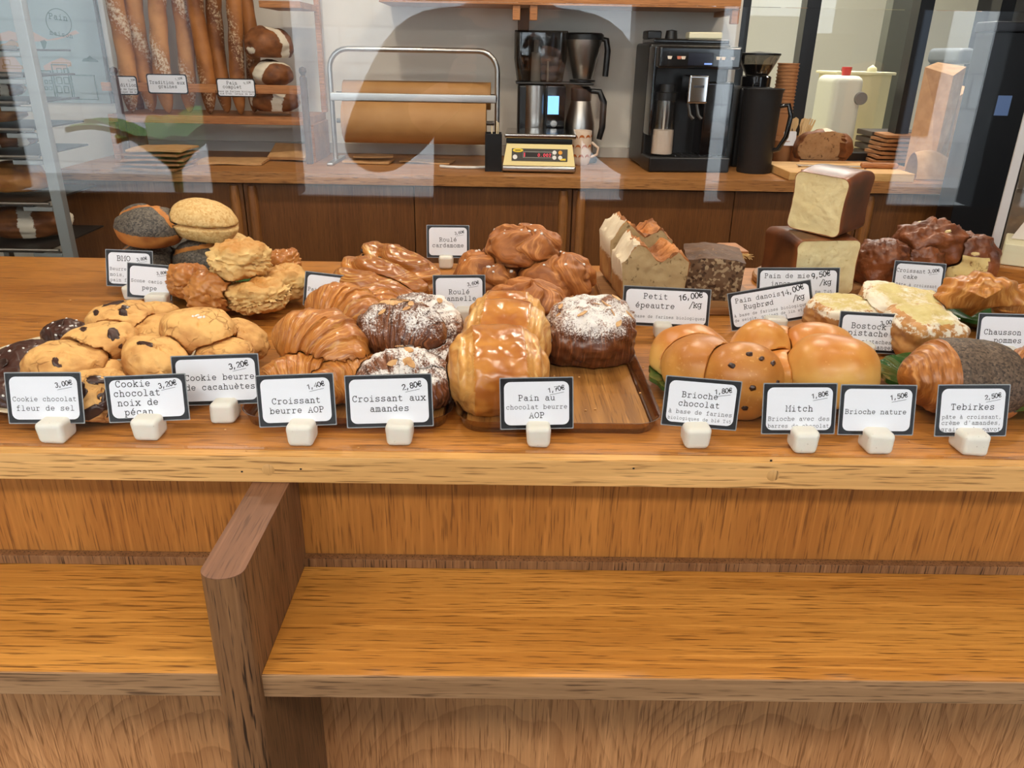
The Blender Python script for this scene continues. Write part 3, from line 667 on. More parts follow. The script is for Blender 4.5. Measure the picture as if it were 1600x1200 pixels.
def loaf(name, prof, depth, mats, ny=40, rings=26, crown=None, face=None, col=None, sub=1, back=True):
    """a loaf cut at the front: prof = closed outline in XZ, mats = (crumb, crust, ...); the cut face looks to -Y"""
    Pf = np.array(prof, float); n = len(Pf); cen = Pf.mean(0); V = []; Cc = []
    rows = []
    for k in range(rings):                      # face rings from the middle outwards
        s_ = (k+0.5)/rings; q = cen+(Pf-cen)*s_; z = np.zeros(n); rows.append(np.stack([q[:, 0], z, q[:, 1]], -1))
    ys = np.linspace(0, depth, ny)
    for y in ys: rows.append(np.stack([Pf[:, 0], np.full(n, y), Pf[:, 1]], -1))
    V = np.concatenate(rows); isf = np.repeat(np.arange(rings+ny) < rings, n)
    if crown is not None: V = crown(V, isf)
    if face is not None: V[isf, 1] += face(V[isf])
    C = np.zeros((len(V), 4)); C[:, 3] = 1
    if col is not None: C[:, :3] = col(V, isf)
    m = M(); f = []; mi = []
    R_ = rings+ny
    for i in range(R_-1):
        for j in range(n): f.append([i*n+j, i*n+(j+1) % n, (i+1)*n+(j+1) % n, (i+1)*n+j]); mi.append(0 if i < rings-1 else 1)
    m.add(V, f, 0, None, C); m.mi = mi
    m.f.append(list(range(n))); m.mi.append(0); m.f.append([(R_-1)*n+k for k in range(n)][::-1]); m.mi.append(0 if back == 'cut' else 1)
    return m
# ------------------------------------------------------------------ plates, trays and boards on the counter
def put(px, py, zc, h=0.0):
    p = at(px, py, zc); return Vector((p.x, p.y, zc-h/2))
def base(px, py, z=1.0): return at(px, py, z)
def dep(px, py, Y, z): return Vector((aty(px, py, Y).x, Y, z))
CERA = mottled('cream_ceramic', (216, 202, 174), (204, 188, 158), 60, 0.4)
c = Vector((-0.512, 0.945, 1.0005))
pl = M().lathe([(0, 0.0), (0.10, 0.0), (0.13, 0.003), (0.178, 0.017), (0.181, 0.0185), (0.180, 0.0205), (0.175, 0.0195), (0.13, 0.0075), (0.10, 0.005), (0, 0.005)], 72, sy=0.86)
tag(pl.build('serving_plate', CERA, None, c), 'large cream ceramic plate under the pile of cookies', 'plate')
GREEN = NB('green_glaze'); gv = GREEN.co(rnd=2.0); GREEN.set(col=GREEN.mix(GREEN.noise(gv, 40, 3), srgb(58, 100, 46), srgb(34, 70, 32)), rough=0.12, coat=0.6, coat_r=0.08); GREEN = GREEN.m
def leaf_plate(label, px, py, rx, ry, rot=0.0, z=1.0):
    nr, na = 26, 144; V = []
    for i in range(nr):
        u = i/(nr-1)
        for k in range(na):
            a = 2*math.pi*k/na; x = u*math.cos(a); y = u*math.sin(a); rim = 1+0.015*math.cos(a*18)*smooth(u, 0.8, 1)
            ph = (abs(y)*2.0+x*1.1)*7.0; rg = 0.0011*(abs((ph-math.floor(ph))-0.5)*2)*smooth(u, 0.1, 0.3)*(1-smooth(u, 0.93, 1))
            V.append((x*rx*rim, y*ry*rim, 0.004+0.024*smooth(u, 0.45, 1.15)*1.0+rg))
    for i in range(nr):
        u = 1-i/(nr-1)
        for k in range(na):
            a = 2*math.pi*k/na; rim = 1+0.015*math.cos(a*18)*smooth(u, 0.8, 1); V.append((u*math.cos(a)*rx*rim, u*math.sin(a)*ry*rim, 0.0+0.0225*smooth(u, 0.5, 1.15)))
    b = base(px, py, z); m = M().grid(V, 2*nr, na, False, True)
    return tag(m.build('leaf_plate', GREEN, None, (b.x, b.y, z+.0004), (0, 0, rot), smooth=50), label, 'plate', 'green leaf plates')
leaf_plate('dark green plate holding the scones', 376, 462, 0.118, 0.085)
leaf_plate('green leaf-patterned plate under the smooth brioches', 1180, 612, 0.141, 0.098, 0.1)
leaf_plate('green ribbed plate under the poppy-topped pastry, right of the brioches', 1508, 618, 0.112, 0.090, -0.2)
leaf_plate('green plate under the powdered pistachio pastries', 1375, 520, 0.125, 0.075, 0.2)
leaf_plate('green plate under the apple turnovers', 1580, 512, 0.115, 0.07)
leaf_plate('dark green plate under the knobbly croissant cake pieces', 1430, 432, 0.108, 0.058)
TRAYW = wood('tray_print', (178, 126, 66), (150, 100, 46), (104, 62, 28), 'Y', 0.3, pore=0.35, cath=True)
def tray(label, x0, x1, y0, y1, rot=0.0):
    w_, d = x1-x0, y1-y0; t = thing('serving_tray', label, 'tray', ((x0+x1)/2, (y0+y1)/2, 1.0005), rot, 'wood print trays with clear rims')
    M().prism(rrect(w_-0.018, d-0.018, 0.021), 0.001, 0.004).build('tray_base', TRAYW, t)
    m = M(); prof = [(0.0, 0.0), (0.004, 0.0005), (0.009, 0.014), (0.011, 0.0155), (0.0118, 0.0165), (0.0105, 0.0165), (0.0075, 0.014), (0.003, 0.0045), (0.001, 0.0042)]
    for k, off in enumerate((0.0,)):
        V = []
        for (e, z) in prof:
            for x, y in rrect(w_-0.016+2*e, d-0.016+2*e, 0.022+e, 8): V.append((x, y, z+off))
        n = len(rrect(1, 1, .1, 8)); m.grid(V, len(prof), n, True, True)
    m.build('clear_rim', RIM, t, smooth=50); return t
fl, fr = base(386, 655), base(703, 658)
TA = tray('wood print tray with clear rim under the butter and almond croissants', fl.x, fr.x, 0.80, 1.13)
fl2, fr2 = base(716, 660), base(1024, 664)
TB = tray('half empty wood print tray with clear rim under the chocolate buns', fl2.x, fr2.x, 0.795, 1.14, R(0.5))
BOARD = wood('walnut_board', (176, 128, 82), (146, 100, 60), (96, 60, 34), 'X', 0.45, pore=0.4)
def board(label, px, py, rx, ry, h=0.014, rot=0.0, square=False):
    b = base(px, py)
    if square:
        m = M(); 
        for z0, z1, e in ((0.0, 0.002, -0.002), (0.002, h-0.002, 0), (h-0.002, h, -0.002)): m.prism(rrect(2*rx+2*e, 2*ry+2*e, 0.03, 6), z0, z1)
    else: m = M().lathe([(0, 0), (rx-0.003, 0), (rx, 0.003), (rx, h-0.003), (rx-0.003, h), (0, h)], 72, sy=ry/rx)
    return tag(m.build('wooden_board', BOARD, None, (b.x, b.y, 1.0005), (0, 0, rot)), label, 'board', 'wooden serving boards')
board('round wooden board under the cinnamon and cardamom rolls', 818, 452, 0.125, 0.10)
board('rounded wooden board under the spelt and rye loaves', 1050, 462, 0.135, 0.115, 0.014, 0.0, True)
board('round wooden board under the stacked white loaf halves', 1262, 442, 0.105, 0.10)
# ------------------------------------------------------------------ cookies
zl, zu = 1.024, 1.056
CK = [  # px, py, zc, rx, ry, seed, kind, tilt, yaw, label
 (100, 566, 1.052, .049, .044, 1, 'chip', (0.12, 0.10), .3, 'golden cookie at the front left of the pile with one chocolate dent on top'),
 (155, 533, 1.060, .050, .045, 2, 'chip', (0.05, -.05), 1.2, 'oval golden cookie behind the front left one, small chocolate nick on its front'),
 (190, 498, 1.064, .046, .042, 3, 'chunk', (0.10, 0.0), .1, 'pale cookie at the back with big dark chocolate patches on top'),
 (237, 560, 1.052, .049, .041, 4, 'chip', (0.20, -.28), 2.2, 'cookie tilted up in the middle of the plate, small chocolate bits on its face'),
 (308, 512, 1.066, .050, .046, 5, 'nut0', (0.30, 0.10), .4, 'big cracked round cookie on top of the right side of the pile'),
 (248, 520, 1.050, .042, .040, 6, 'pecan', (0.25, -.4), .9, 'cookie with a pecan half leaning behind the big cracked cookie'),
 (368, 528, 1.038, .042, .041, 7, 'plain', (0.25, 0.3), .2, 'plain tan cookie at the right edge of the plate'),
 (350, 556, 1.036, .045, .040, 8, 'plain', (0.0, 0.0), 1.9, 'plain golden cookie lying behind the peanut butter price card'),
 (151, 606, 1.038, .036, .036, 9, 'chunk', (0.75, 0.1), .6, 'chocolate chip cookie standing low at the front between two price cards'),
 (160, 588, 1.030, .040, .036, 10, 'chip', (0.2, 0.1), 2.6, 'cookie half hidden under the golden front left cookie'),
 (108, 528, 1.040, .042, .036, 11, 'dark', (0.1, -.2), 2.5, 'dark chocolate cookie with salt flakes at the back left of the plate'),
 (42, 568, 1.034, .046, .042, 12, 'dark', (0.3, -.3), .8, 'large dark chocolate cookie sprinkled with salt at the left rim'),
 (30, 612, 1.022, .044, .040, 13, 'dark', (0.45, -.1), 1.8, 'dark chocolate cookie low behind the leftmost price card'),
 (285, 590, 1.026, .040, .036, 14, 'plain', (0.1, 0.0), .5, 'golden cookie low in the pile between the pecan and peanut butter price cards'),
 (240, 495, 1.034, .040, .036, 15, 'plain', (0.0, 0.0), 1.1, 'cookie at the back of the pile peeping out below the scone price card'),
]
for px, py, zc, rx, ry, sd_, kind, tl, yw, lab in CK:
    kw = {}
    rv_ = Matrix.Rotation(-yw, 3, 'Z')
    def loc_d(v): return tuple(rv_ @ Vector(v))
    if kind == 'chip': kw['chunks'] = [loc_d(v) for v in ((.15, -.6, .6), (-.3, -.1, .9), (.6, -.3, .55))]
    elif kind == 'chunk': kw['chunks'] = [loc_d(v) for v in ((-.5, -.35, .7), (-.35, -.45, .75), (.25, -.25, .9), (.35, -.1, .9), (.3, -.5, .7), (.45, -.45, .65), (-.2, .2, .9), (.1, -.7, .45), (.62, -.5, .4))]
    elif kind == 'pecan': kw['nuts'] = [loc_d((-.35, -.25, .85))]; kw['chunks'] = [loc_d((-.1, -.8, .4))]
    elif kind == 'dark': kw['mat'] = COOKD; kw['salt'] = rnd_dirs(16, sd_, .35); kw['chunks'] = [loc_d(v) for v in ((.2, -.3, .9), (-.4, -.2, .8))]
    elif kind == 'nut0': kw['salt'] = [loc_d((-.12+.05*k, -.05+.04*(k % 3), .95)) for k in range(8)]
    o = cookie(lab, put(px, py, zc, 0.034), (tl[0], tl[1], yw), sd_, rx*.92, ry*.92, 0.0215, **kw)
# ------------------------------------------------------------------ seeded rolls (sandwich rolls) and scones
roll('poppy seed roll on top of the left stack, split crust showing', put(230, 347, 1.108, .07), (.12, .1, .3), 1, POPPY, .056, .042, None, [((.7, .3, .3), .45, .10), ((-.3, .6, .5), .55, .09)])
roll('sesame roll cut open on top of the right stack', put(313, 340, 1.112, .07), (.0, .18, .0), 2, SESAM, .060, .042, (0.02, 0.1))
roll('poppy seed roll at the bottom of the stack behind the price cards', put(228, 405, 1.036, .07), (.05, 0, 1.3), 3, POPPY, .058, .042, None, [((.3, .5, .5), .5, .09)])
roll('dark poppy seed roll below the sesame roll, beside the scones', put(318, 402, 1.038, .07), (.05, .05, .5), 4, POPPY, .058, .044, (-.15, .15), [((.8, .2, .3), .55, .09), ((-.1, .3, .6), .35, .07)])
roll('sesame roll behind the poppy seed rolls, mostly hidden', put(352, 385, 1.045, .07), (0, .1, .9), 5, SESAM, .052, .040)
roll('poppy seed roll hidden between the two stacks', put(272, 396, 1.036, .07), (0, .0, 2.2), 6, POPPY, .050, .040)
SCN = [(374, 406, 1.086, .046, .038, .030, 1, None, 'golden scone on top of the pile, pale crumbly front'), (326, 455, 1.042, .038, .036, .034, 2, SCONB, 'smooth dark glazed scone at the front left of its plate'),
       (406, 462, 1.037, .046, .034, .024, 3, None, 'pale crumbly scone at the front of the green plate'), (450, 440, 1.040, .036, .036, .027, 4, None, 'scone at the right edge of the dark green plate'),
       (436, 412, 1.055, .034, .034, .022, 5, SCONB, 'brown scone behind the top one, at the back right of its plate'), (293, 438, 1.044, .030, .034, .028, 6, SCONB, 'scone at the left edge of its plate next to the poppy rolls')]
for px, py, zc, rx, ry, rz, sd_, mt, lab in SCN: scone(lab, put(px, py, zc, rz*1.85), (.12*(sd_ % 3-1), .1, sd_*.9), sd_, rx, ry, rz, mt)
# ------------------------------------------------------------------ croissants
croissant('large butter croissant at the front of the left tray, layers fanned to a curled tip', dep(499, 545, .925, 1.022), (.22, .22, R(-32)), 1, L=.146, Rm=.047, bend=.75, layers=3.6)
croissant('butter croissant behind the large front one, its tip pointing right', dep(535, 480, 1.085, 1.020), (.05, .12, R(-30)), 2, L=.135, Rm=.042, bend=.8, layers=3.8)
croissant('butter croissant at the back of the left tray beside the raisin rolls', put(585, 482, 1.040, .05), (.0, .0, R(-55)), 3, L=.125, Rm=.034, bend=.7)
croissant('butter croissant at the bottom of the tray behind its price card', dep(478, 605, .872, 1.006), (.0, .0, R(8)), 4, L=.13, Rm=.034, bend=.8)
croissant('butter croissant low in the tray between the two front price cards', dep(548, 600, .880, 1.006), (.0, .0, R(35)), 5, L=.12, Rm=.032, bend=.7)
almond_croissant('almond croissant dusted with sugar at the back, left of the cinnamon price card', dep(660, 498, 1.03, 1.022), (.1, .22, R(-40)), 1, L=.135, Rm=.042, bend=.5)
almond_croissant('almond croissant lying on top in the middle with sugared crown', dep(628, 537, .945, 1.042), (.2, -.05, R(-12)), 2, 14, L=.125, Rm=.041, bend=.7)
almond_croissant('almond croissant behind the almond croissant price card', dep(634, 605, .878, 1.006), (.1, .0, R(8)), 3, L=.125, Rm=.038, bend=.6)
almond_croissant('almond croissant at the right rim of the left tray, dark tip outwards', dep(680, 585, .93, 1.008), (.0, .1, R(-50)), 4, L=.115, Rm=.034, bend=.5)
almond_croissant('almond croissant low at the right front corner of the left tray', dep(678, 630, .868, 1.006), (.0, .0, R(60)), 5, 4, L=.10, Rm=.028, bend=.4)
# ------------------------------------------------------------------ chocolate buns, almond bun
pain_choc('chocolate bun at the front of the right tray, broad glossy band', dep(778, 590, .893, 1.010), (.30, .0, R(4)), 1, .059, .060, .042)
pain_choc('second chocolate bun leaning behind the front one', dep(790, 535, .985, 1.016), (.42, .02, R(-6)), 2, .058, .058, .042)
pain_choc('third chocolate bun at the back of the row', dep(792, 498, 1.065, 1.016), (.42, .0, R(-3)), 3, .054, .048, .038)
almond_bun('large sugar dusted almond bun alone on the wood print tray', dep(921, 525, 1.035, 1.005), (.0, .0, R(12)))
# ------------------------------------------------------------------ rolls with cinnamon and cardamom, raisin rolls
knot('pearl sugared roll on top of the pile of swirl buns', put(818, 382, 1.099, .055), (.05, .0, .4), 1, 14, .062, .034)
knot('pearl sugared roll at the left of the pile beside the cinnamon price card', put(764, 428, 1.048, .06), (.08, -.05, 1.6), 2, 26, .062, .040)
knot('pearl sugared roll at the right of the pile of swirl buns', put(870, 434, 1.050, .062), (.1, .12, 2.9), 3, 12, .064, .042)
knot('plain cinnamon roll at the front of the pile of swirl buns', put(822, 472, 1.042, .055), (.15, .0, .9), 4, 0, .058, .034)
knot('swirl bun at the back of the board, hidden by the three in front', put(818, 420, 1.038, .05), (.0, .0, 2.2), 5, 0, .050, .030)
raisin_roll('glazed raisin roll furthest back in its row', put(622, 412, 1.050, .055), (0, .16, R(-38)), 1, .092, .036, .030)
raisin_roll('glazed raisin roll in the middle of its row, raisins along its side', put(598, 434, 1.048, .055), (0, .14, R(-34)), 2, .092, .035, .030, 9)
raisin_roll('glazed raisin roll nearest the croissants, partly hidden by them', put(578, 451, 1.042, .055), (0, .1, R(-30)), 3, .090, .034, .028)
# ------------------------------------------------------------------ cut loaves
def tin(w_, h, top, n=14, r=0.012, taper=0.0):
    """outline of a tin loaf: flat sides, arched top of height `top`"""
    p = [(-w_/2+taper+r, 0), (w_/2-taper-r, 0), (w_/2-taper, r)]
    for k in range(1, 9): p.append((w_/2-taper*(1-k/8), r+(h-r)*k/8))
    for k in range(1, n): 
        u = k/n; p.append((w_/2-w_*u, h+top*math.sin(math.pi*u)))
    for k in range(8, -1, -1): p.append((-w_/2+taper*(1-k/8), r+(h-r)*k/8))
    return p
def spelt(label, loc, rot, seed, w_=.105, h=.082, depth=.15):
    pr = tin(w_, h, .014, 22, .012, .006)
    def crown(V, isf):
        t = smooth(V[:, 2], h-.012, h+.01); ridge = np.abs(V[:, 0]+.018*np.sin(V[:, 1]*40+seed)+.012)
        V[:, 2] += t*(.026*np.exp(-(V[:, 0]-(-.028))**2/.0005)-.012*np.exp(-(V[:, 0]-.005)**2/.0006)+.016*np.exp(-(V[:, 0]-.034)**2/.0004))
        nn = fbm(V*60+seed, seed); V[:, 2] += t*(.004*nn+.007*(~isf)*fbm(V*110, seed+8)); V[:, 0] += (~isf)*.0025*fbm(V*26+seed, seed+2); return V
    def col(V, isf):
        f = smooth(V[:, 2], h-.045, h-.01)*(smooth(-V[:, 0], -.005, .016))*(~isf)*1.0; b = sat(.45+.5*fbm(V*30+seed, seed)); return np.stack([b, f*1.0, b*0], -1)
    m = loaf('l', pr, depth, None, 40, 26, crown, lambda V: .0012*fbm(V*70, seed), col)
    V = np.array(m.v); zt = h-.004
    for i, q in enumerate(m.f):
        if m.mi[i] == 1 and all(V[k][2] > zt for k in q) and sum(V[k][0] for k in q)/len(q) > -.03: m.mi[i] = 2
    return tag(m.build('spelt_loaf', [SPELTC, SPELTB, SPELTT], None, loc, rot, smooth=60, tex=True), label, 'bread', 'spelt loaves')
b1 = base(1012, 488, 1.014); b2 = base(978, 462, 1.014)
spelt('half spelt loaf in front, grey crumb and floured left crust facing the glass', (b1.x+.012, 1.245, 1.014), (0, 0, R(5)), 1, .114, .072, .085)
spelt('half spelt loaf behind the front one, taller floured crust at its left', (b2.x+.026, 1.345, 1.014), (0, 0, R(5)), 2, .112, .086, .10)
def rug():
    pr = tin(.098, .068, .006, 18, .006, .006)
    def crown(V, isf): V[:, 2] += (~isf)*.002*fbm(V*60, 3); V[:, 0] += (~isf)*.0012*fbm(V*40, 5); return V
    m = loaf('r', pr, .12, None, 30, 24, crown, lambda V: .0015*fbm(V*90, 7), lambda V, i: np.stack([sat(.5+.5*fbm(V*30, 2)), V[:, 0]*0, V[:, 0]*0], -1))
    b = base(1112, 470, 1.014)
    return tag(m.build('rye_loaf', [RYE, RUGT], None, (b.x, b.y, 1.014), (0, 0, R(-9)), smooth=50, tex=True), 'dark seeded rye loaf, square cut face full of grains', 'bread')
rug()
def mie(label, loc, rot, seed, w_, h, depth, curve=.004):
    n = 8; r = .014; pts = rrect(w_, h, r, 8, 0, h/2); P = []
    for i in range(len(pts)):
        a = pts[i]; b = pts[(i+1) % len(pts)]; L_ = math.dist(a, b); k = max(1, int(L_/.006))
        for j in range(k): P.append((a[0]+(b[0]-a[0])*j/k, a[1]+(b[1]-a[1])*j/k))
    P = [(x-curve*math.copysign(1, x)*math.sin(math.pi*min(1, max(0, z/h)))*(abs(x) > w_*.3), z+.0) for x, z in P]
    def crown(V, isf):
        V[:, 2] += .006*smooth(V[:, 2], h*.7, h)*np.sin(np.clip(V[:, 1]/depth, 0, 1)*3.0)*(~isf); return V
    def col(V, isf):
        edge = (1-smooth(V[:, 1], .0, .018)); b = sat(.75-.55*edge+.25*fbm(V*18+seed, seed)); return np.stack([b, b*0, b*0], -1)
    m = loaf('m', P, depth, None, 34, 26, crown, lambda V: .0012*fbm(V*80, seed)+.003*np.cos(V[:, 0]/w_*3), col)
    return tag(m.build('white_loaf', [MILKC, MILKB], None, loc, rot, smooth=60, tex=True), label, 'bread', 'white tin loaf halves')
b = base(1288, 462, 1.014)
mie('lower half of white tin loaf lying on the round board, cream crumb and dark crust', (b.x-.006, b.y, 1.014), (0, 0, R(9)), 1, .122, .098, .12)
mie('upper half of white tin loaf balanced on top of the other half', (b.x-.03, b.y+.03, 1.1185), (R(2), R(3), R(-46)), 2, .100, .100, .10)
# ------------------------------------------------------------------ brioches
brioche('chocolate brioche at the back left of the green plate, two chips showing', dep(1081, 545, .958, 1.010), (.1, -.1, .2), 1, .052, .042, BRIO, [(-.55, -.55, .55), (-.75, -.45, .2)])
brioche('brown chocolate brioche second from the left', dep(1096, 560, .905, 1.012), (.1, .0, .9), 2, .052, .042, BRIOD, [(-.7, -.6, -.05), (-.2, -.9, -.15)])
brioche('speckled chocolate chip brioche at the front of the green plate', dep(1152, 590, .877, 1.010), (.25, .05, 0), 3, .050, .047, BRIOD, [(.02, -.8, .42), (-.42, -.45, .72), (.2, -.3, .92), (.58, -.6, .42), (-.62, -.7, .25), (.66, -.5, .1), (.36, -.85, .18), (-.12, -.95, -.1), (-.05, -.2, .98), (.45, -.3, .8)])
brioche('pale smooth brioche in the middle of the back row', dep(1186, 546, .955, 1.012), (.1, .05, 1.9), 4, .040, .046)
brioche('small pale brioche peeping out behind the middle one', dep(1218, 530, .985, 1.014), (.0, .0, .4), 5, .040, .034)
brioche('smooth brioche at the back right of the green plate', dep(1276, 550, .965, 1.012), (.05, .0, 1.2), 6, .052, .042)
brioche('large smooth golden brioche at the right front of its plate', dep(1297, 588, .885, 1.010), (.1, .0, 2.6), 7, .056, .050)
brioche('brioche low between the speckled and the large golden one', dep(1226, 600, .905, 1.008), (.0, .0, 2.0), 8, .038, .034)
# ------------------------------------------------------------------ poppy topped pastries
def tebirkes(label, loc, rot, seed, L=.150, r=.046):
    nt, nth = 120, 56; t = np.linspace(-1, 1, nt); th = np.linspace(0, 2*math.pi, nth, endpoint=False); T, H = np.meshgrid(t, th, indexing='ij'); A = np.abs(T)
    n1 = fbm(np.stack([T*3, np.cos(H), np.sin(H)], -1).reshape(-1, 3)*1.5+seed, seed).reshape(T.shape)
    env = r*np.maximum(1-A**3.2, 0)**.55*(1-.25*smooth(A, .45, .9))+.002
    band = 1-smooth(np.abs(T-.08), .52, .55); ph = A*8+.25*n1; fr = ph-np.floor(ph)
    rr_ = env*(1+.04*n1+.10*band*0.6+(1-band)*.10*(fr-.5))
    x = T*L/2; y = rr_*np.cos(H); z = rr_*np.sin(H)*.88; P = np.stack([x, y, z], -1).reshape(-1, 3)
    z0 = -.6*r; P[:, 2] = np.where(P[:, 2] < z0, z0+(P[:, 2]-z0)*.1, P[:, 2]); P[:, 2] -= P[:, 2].min()
    up = smooth(np.sin(H), -.35, .0); g = band*up*1.05
    C = np.stack([sat(.3+.4*n1+.3*fr), g, A*.6+.02*n1, np.ones_like(g)], -1).reshape(-1, 4)
    m = M().grid(P, nt, nth, False, True, 0, None, C); m.f += [list(range(nth))[::-1], [(nt-1)*nth+k for k in range(nth)]]; m.mi += [0, 0]
    bf = band.reshape(-1); m.mi = [1 if all(bf[k] > .5 for k in q) else 0 for q in m.f]
    return tag(m.build('poppy_pastry', [TEBI, POPPYB], None, loc, rot, smooth=70, tex=True), label, 'pastry', 'poppy topped pastries')
tebirkes('poppy seed topped layered pastry behind its price card', dep(1500, 590, .885, 1.010), (R(12), R(4), R(3)), 1, .165, .050)
tebirkes('second poppy topped pastry cut by the right edge of the photo', dep(1640, 606, .895, 1.010), (R(5), 0, R(-50)), 2, .13, .042)
# ------------------------------------------------------------------ powdered pistachio pastries
BOST = food('bostock_side', (206, 150, 84), (150, 92, 46), (238, 228, 206), nscale=50, namp=.6, rough=.5, bump=.6, bscale=100, coat=.1)
BOSTP = food('bostock_paste', (216, 200, 138), (196, 168, 96), (238, 228, 204), tmask=(.20, .75), nscale=60, namp=.6, rough=.7, bump=.9, bscale=120)
def bostock(label, loc, rot, seed, rx=.058, ry=.05, h=.044):
    def disp(D, P): return .0028*fbm(D*3+seed*2, seed)+.0016*vn(D*9, seed)-.0012*np.abs(np.sin(np.arctan2(P[:, 1], P[:, 0])*14))*(D[:, 2] < .3)
    def col(D, P): n1 = fbm(D*3.3+seed, seed+3); return np.stack([sat(.4+.4*n1), smooth(D[:, 2], .2, .5)*sat(.12+.75*np.hypot(P[:, 0]/rx, P[:, 1]/ry)**2*.5+.45*n1), n1*0], -1)
    P, F, C, D = blob(rx, ry, h*.62, 56, 90, 4.0, -.9, disp, col); m = mesh_of(P, F, C); zt = P[:, 2].max()-.008
    m.mi = [1 if all(P[k][2] > zt for k in q) else 0 for q in F]
    return tag(m.build('bostock', [BOST, BOSTP], None, loc, rot, smooth=70, tex=True), label, 'pastry', 'powdered pistachio pastries')
bostock('powdered pistachio pastry at the left, partly behind the rye bread price card', put(1318, 494, 1.034, .055), (.05, 0, .3), 1, .054, .046, .046)
bostock('powdered pistachio pastry at the back, leaning on the front one', put(1405, 476, 1.052, .05), (.22, .12, -.2), 2, .060, .05, .038)
bostock('powdered pistachio pastry at the front of its plate, green filling at the edge', put(1436, 518, 1.036, .06), (.14, .06, .25), 3, .052, .048, .052)
# ------------------------------------------------------------------ apple turnovers
def turnover(label, loc, rot, seed, r=.075):
    nu, nv = 60, 60; V = []; C = []
    for side in (1, -1):
        for i in range(nu):
            for j in range(nv):
                a = math.pi*i/(nu-1); u = j/(nv-1); wob = 1+.05*math.sin(a*9+seed)+.03*math.sin(a*21)
                x = math.cos(a)*r*u*wob; y = math.sin(a)*r*.85*u*wob
                puff = (1-u**3)*min(1, math.sin(a)*1.7)
                z = side*(.038*puff)+.005*math.sin(u*20+3*math.sin(a*3+seed))*u*(1-u**2)*math.sin(a)*(1.6 if side > 0 else .4)
                V.append((x, y, z)); C.append((sat(.25+.5*math.sin(u*11+2*math.sin(a*2))**2), 0, u*.7, 1))
    m = M().grid(V[:nu*nv], nu, nv, c=C[:nu*nv]); m.grid(V[nu*nv:], nu, nv, c=C[nu*nv:])
    mt_ = bpy.data.materials.get('turnover_crust') or striped('turnover_crust', (232, 178, 106), (212, 146, 72), (160, 94, 40), freq=26, coat=.15)
    o = m.build('apple_turnover', mt_, None, loc, rot, smooth=70, tex=True); bm = bmesh.new(); bm.from_mesh(o.data); bmesh.ops.remove_doubles(bm, verts=bm.verts, dist=1e-5); bmesh.ops.dissolve_degenerate(bm, edges=bm.edges, dist=1e-6); bmesh.ops.recalc_face_normals(bm, faces=bm.faces); bm.to_mesh(o.data); bm.free()
    return tag(o, label, 'pastry', 'apple turnovers')
t1 = put(1522, 492, 1.05); turnover('puffy apple turnover with its folded edge showing, above its price card', (t1.x+.01, t1.y+.01, 1.058), (R(52), R(-8), R(-14)), 1, .068)
t2 = put(1610, 490, 1.045); turnover('apple turnover cut by the right edge of the photo', (t2.x, t2.y, 1.045), (R(20), R(8), R(20)), 2, .066)
# ------------------------------------------------------------------ croissant cake pieces
CAKE = food('cake_crust', (146, 82, 42), (84, 42, 22), None, nscale=40, namp=.6, rough=.42, coat=.25, bump=.9, bscale=90, bd=.003)
CAKEC = crumb('cake_crumb', (226, 202, 140), (204, 170, 100), (110, 62, 32), 140, 60, .56, .7)
def cake(label, loc, rot, seed, rx, ry, rz, nuts=3, crumb_side=False, lobes=.12):
    def disp(D, P): return rx*(lobes*vn(D*2.2+seed*4, seed)+.10*vn(D*4.5, seed+2)*smooth(D[:, 2], -.2, .5)+.05*fbm(D*10, seed+4)*smooth(D[:, 2], 0, .5))
    P, F, C, D = blob(rx, ry, rz, 54, 84, 2.7, -.8, disp, lambda D, P: np.stack([sat(.35+.5*fbm(D*3+seed, seed)+.3*D[:, 2]), D[:, 0]*0, D[:, 0]*0], -1))
    m = mesh_of(P, F, C)
    if crumb_side: m.mi = [1 if (D[q[0]][1] < -.5 and D[q[0]][2] < .35 and D[q[0]][0] < .35) else 0 for q in F]
    o = tag(m.build('croissant_cake', [CAKE, CAKEC], None, loc, rot, smooth=75, tex=True), label, 'cake', 'croissant cake pieces')
    for k, d in enumerate(rnd_dirs(nuts, seed+3, .35)):
        V, Fc, _ = lump(.0062, seed+k, .65, 10); M().add(V, Fc, 0, surf_xf(P, D, d, .001) @ Matrix.Diagonal((1.3, .8, 1, 1))).build('hazelnut', NUT, o, smooth=80)
    return o
cake('smooth brown end of croissant cake at the left of its plate', put(1378, 412, 1.050, .08), (0, 0, .4), 1, .050, .045, .046, 0)
cake('croissant cake piece in the middle behind its price card', put(1432, 412, 1.048, .08), (0, .1, .9), 2, .055, .045, .045, 1)
cake('nutty croissant cake piece at the back with a whole pale nut on top', put(1452, 384, 1.080, .07), (0, 0, .2), 3, .066, .040, .042, 5, False, .2)
cake('cut croissant cake piece at the right showing its pale crumb', put(1508, 410, 1.050, .085), (0, .05, -.1), 4, .050, .040, .052, 3, True)
# pastry brush behind the rye loaf
bb = base(1163, 412); BRI = plain('bristles', (214, 180, 120), .8)
br_ = thing('pastry_brush', 'pale bristle end of a brush lying between the rye loaf and the round board', 'brush', (bb.x, bb.y+.03, 1.0), R(4)); br_m = M()
for k in range(40):
    x = -.022+.044*k/39; br_m.tube([(x*.9, .02, .008), (x+.002*math.sin(k*7), -.012+.004*math.sin(k*3.1), .010+.006*math.sin(k*5.7))], .0006, 4)
q = br_m.build('bristles', BRI, br_); q['kind'] = 'stuff'
M().box(-.024, .024, .015, .10, .0, .016, .005).build('handle', OAK_RACK, br_)

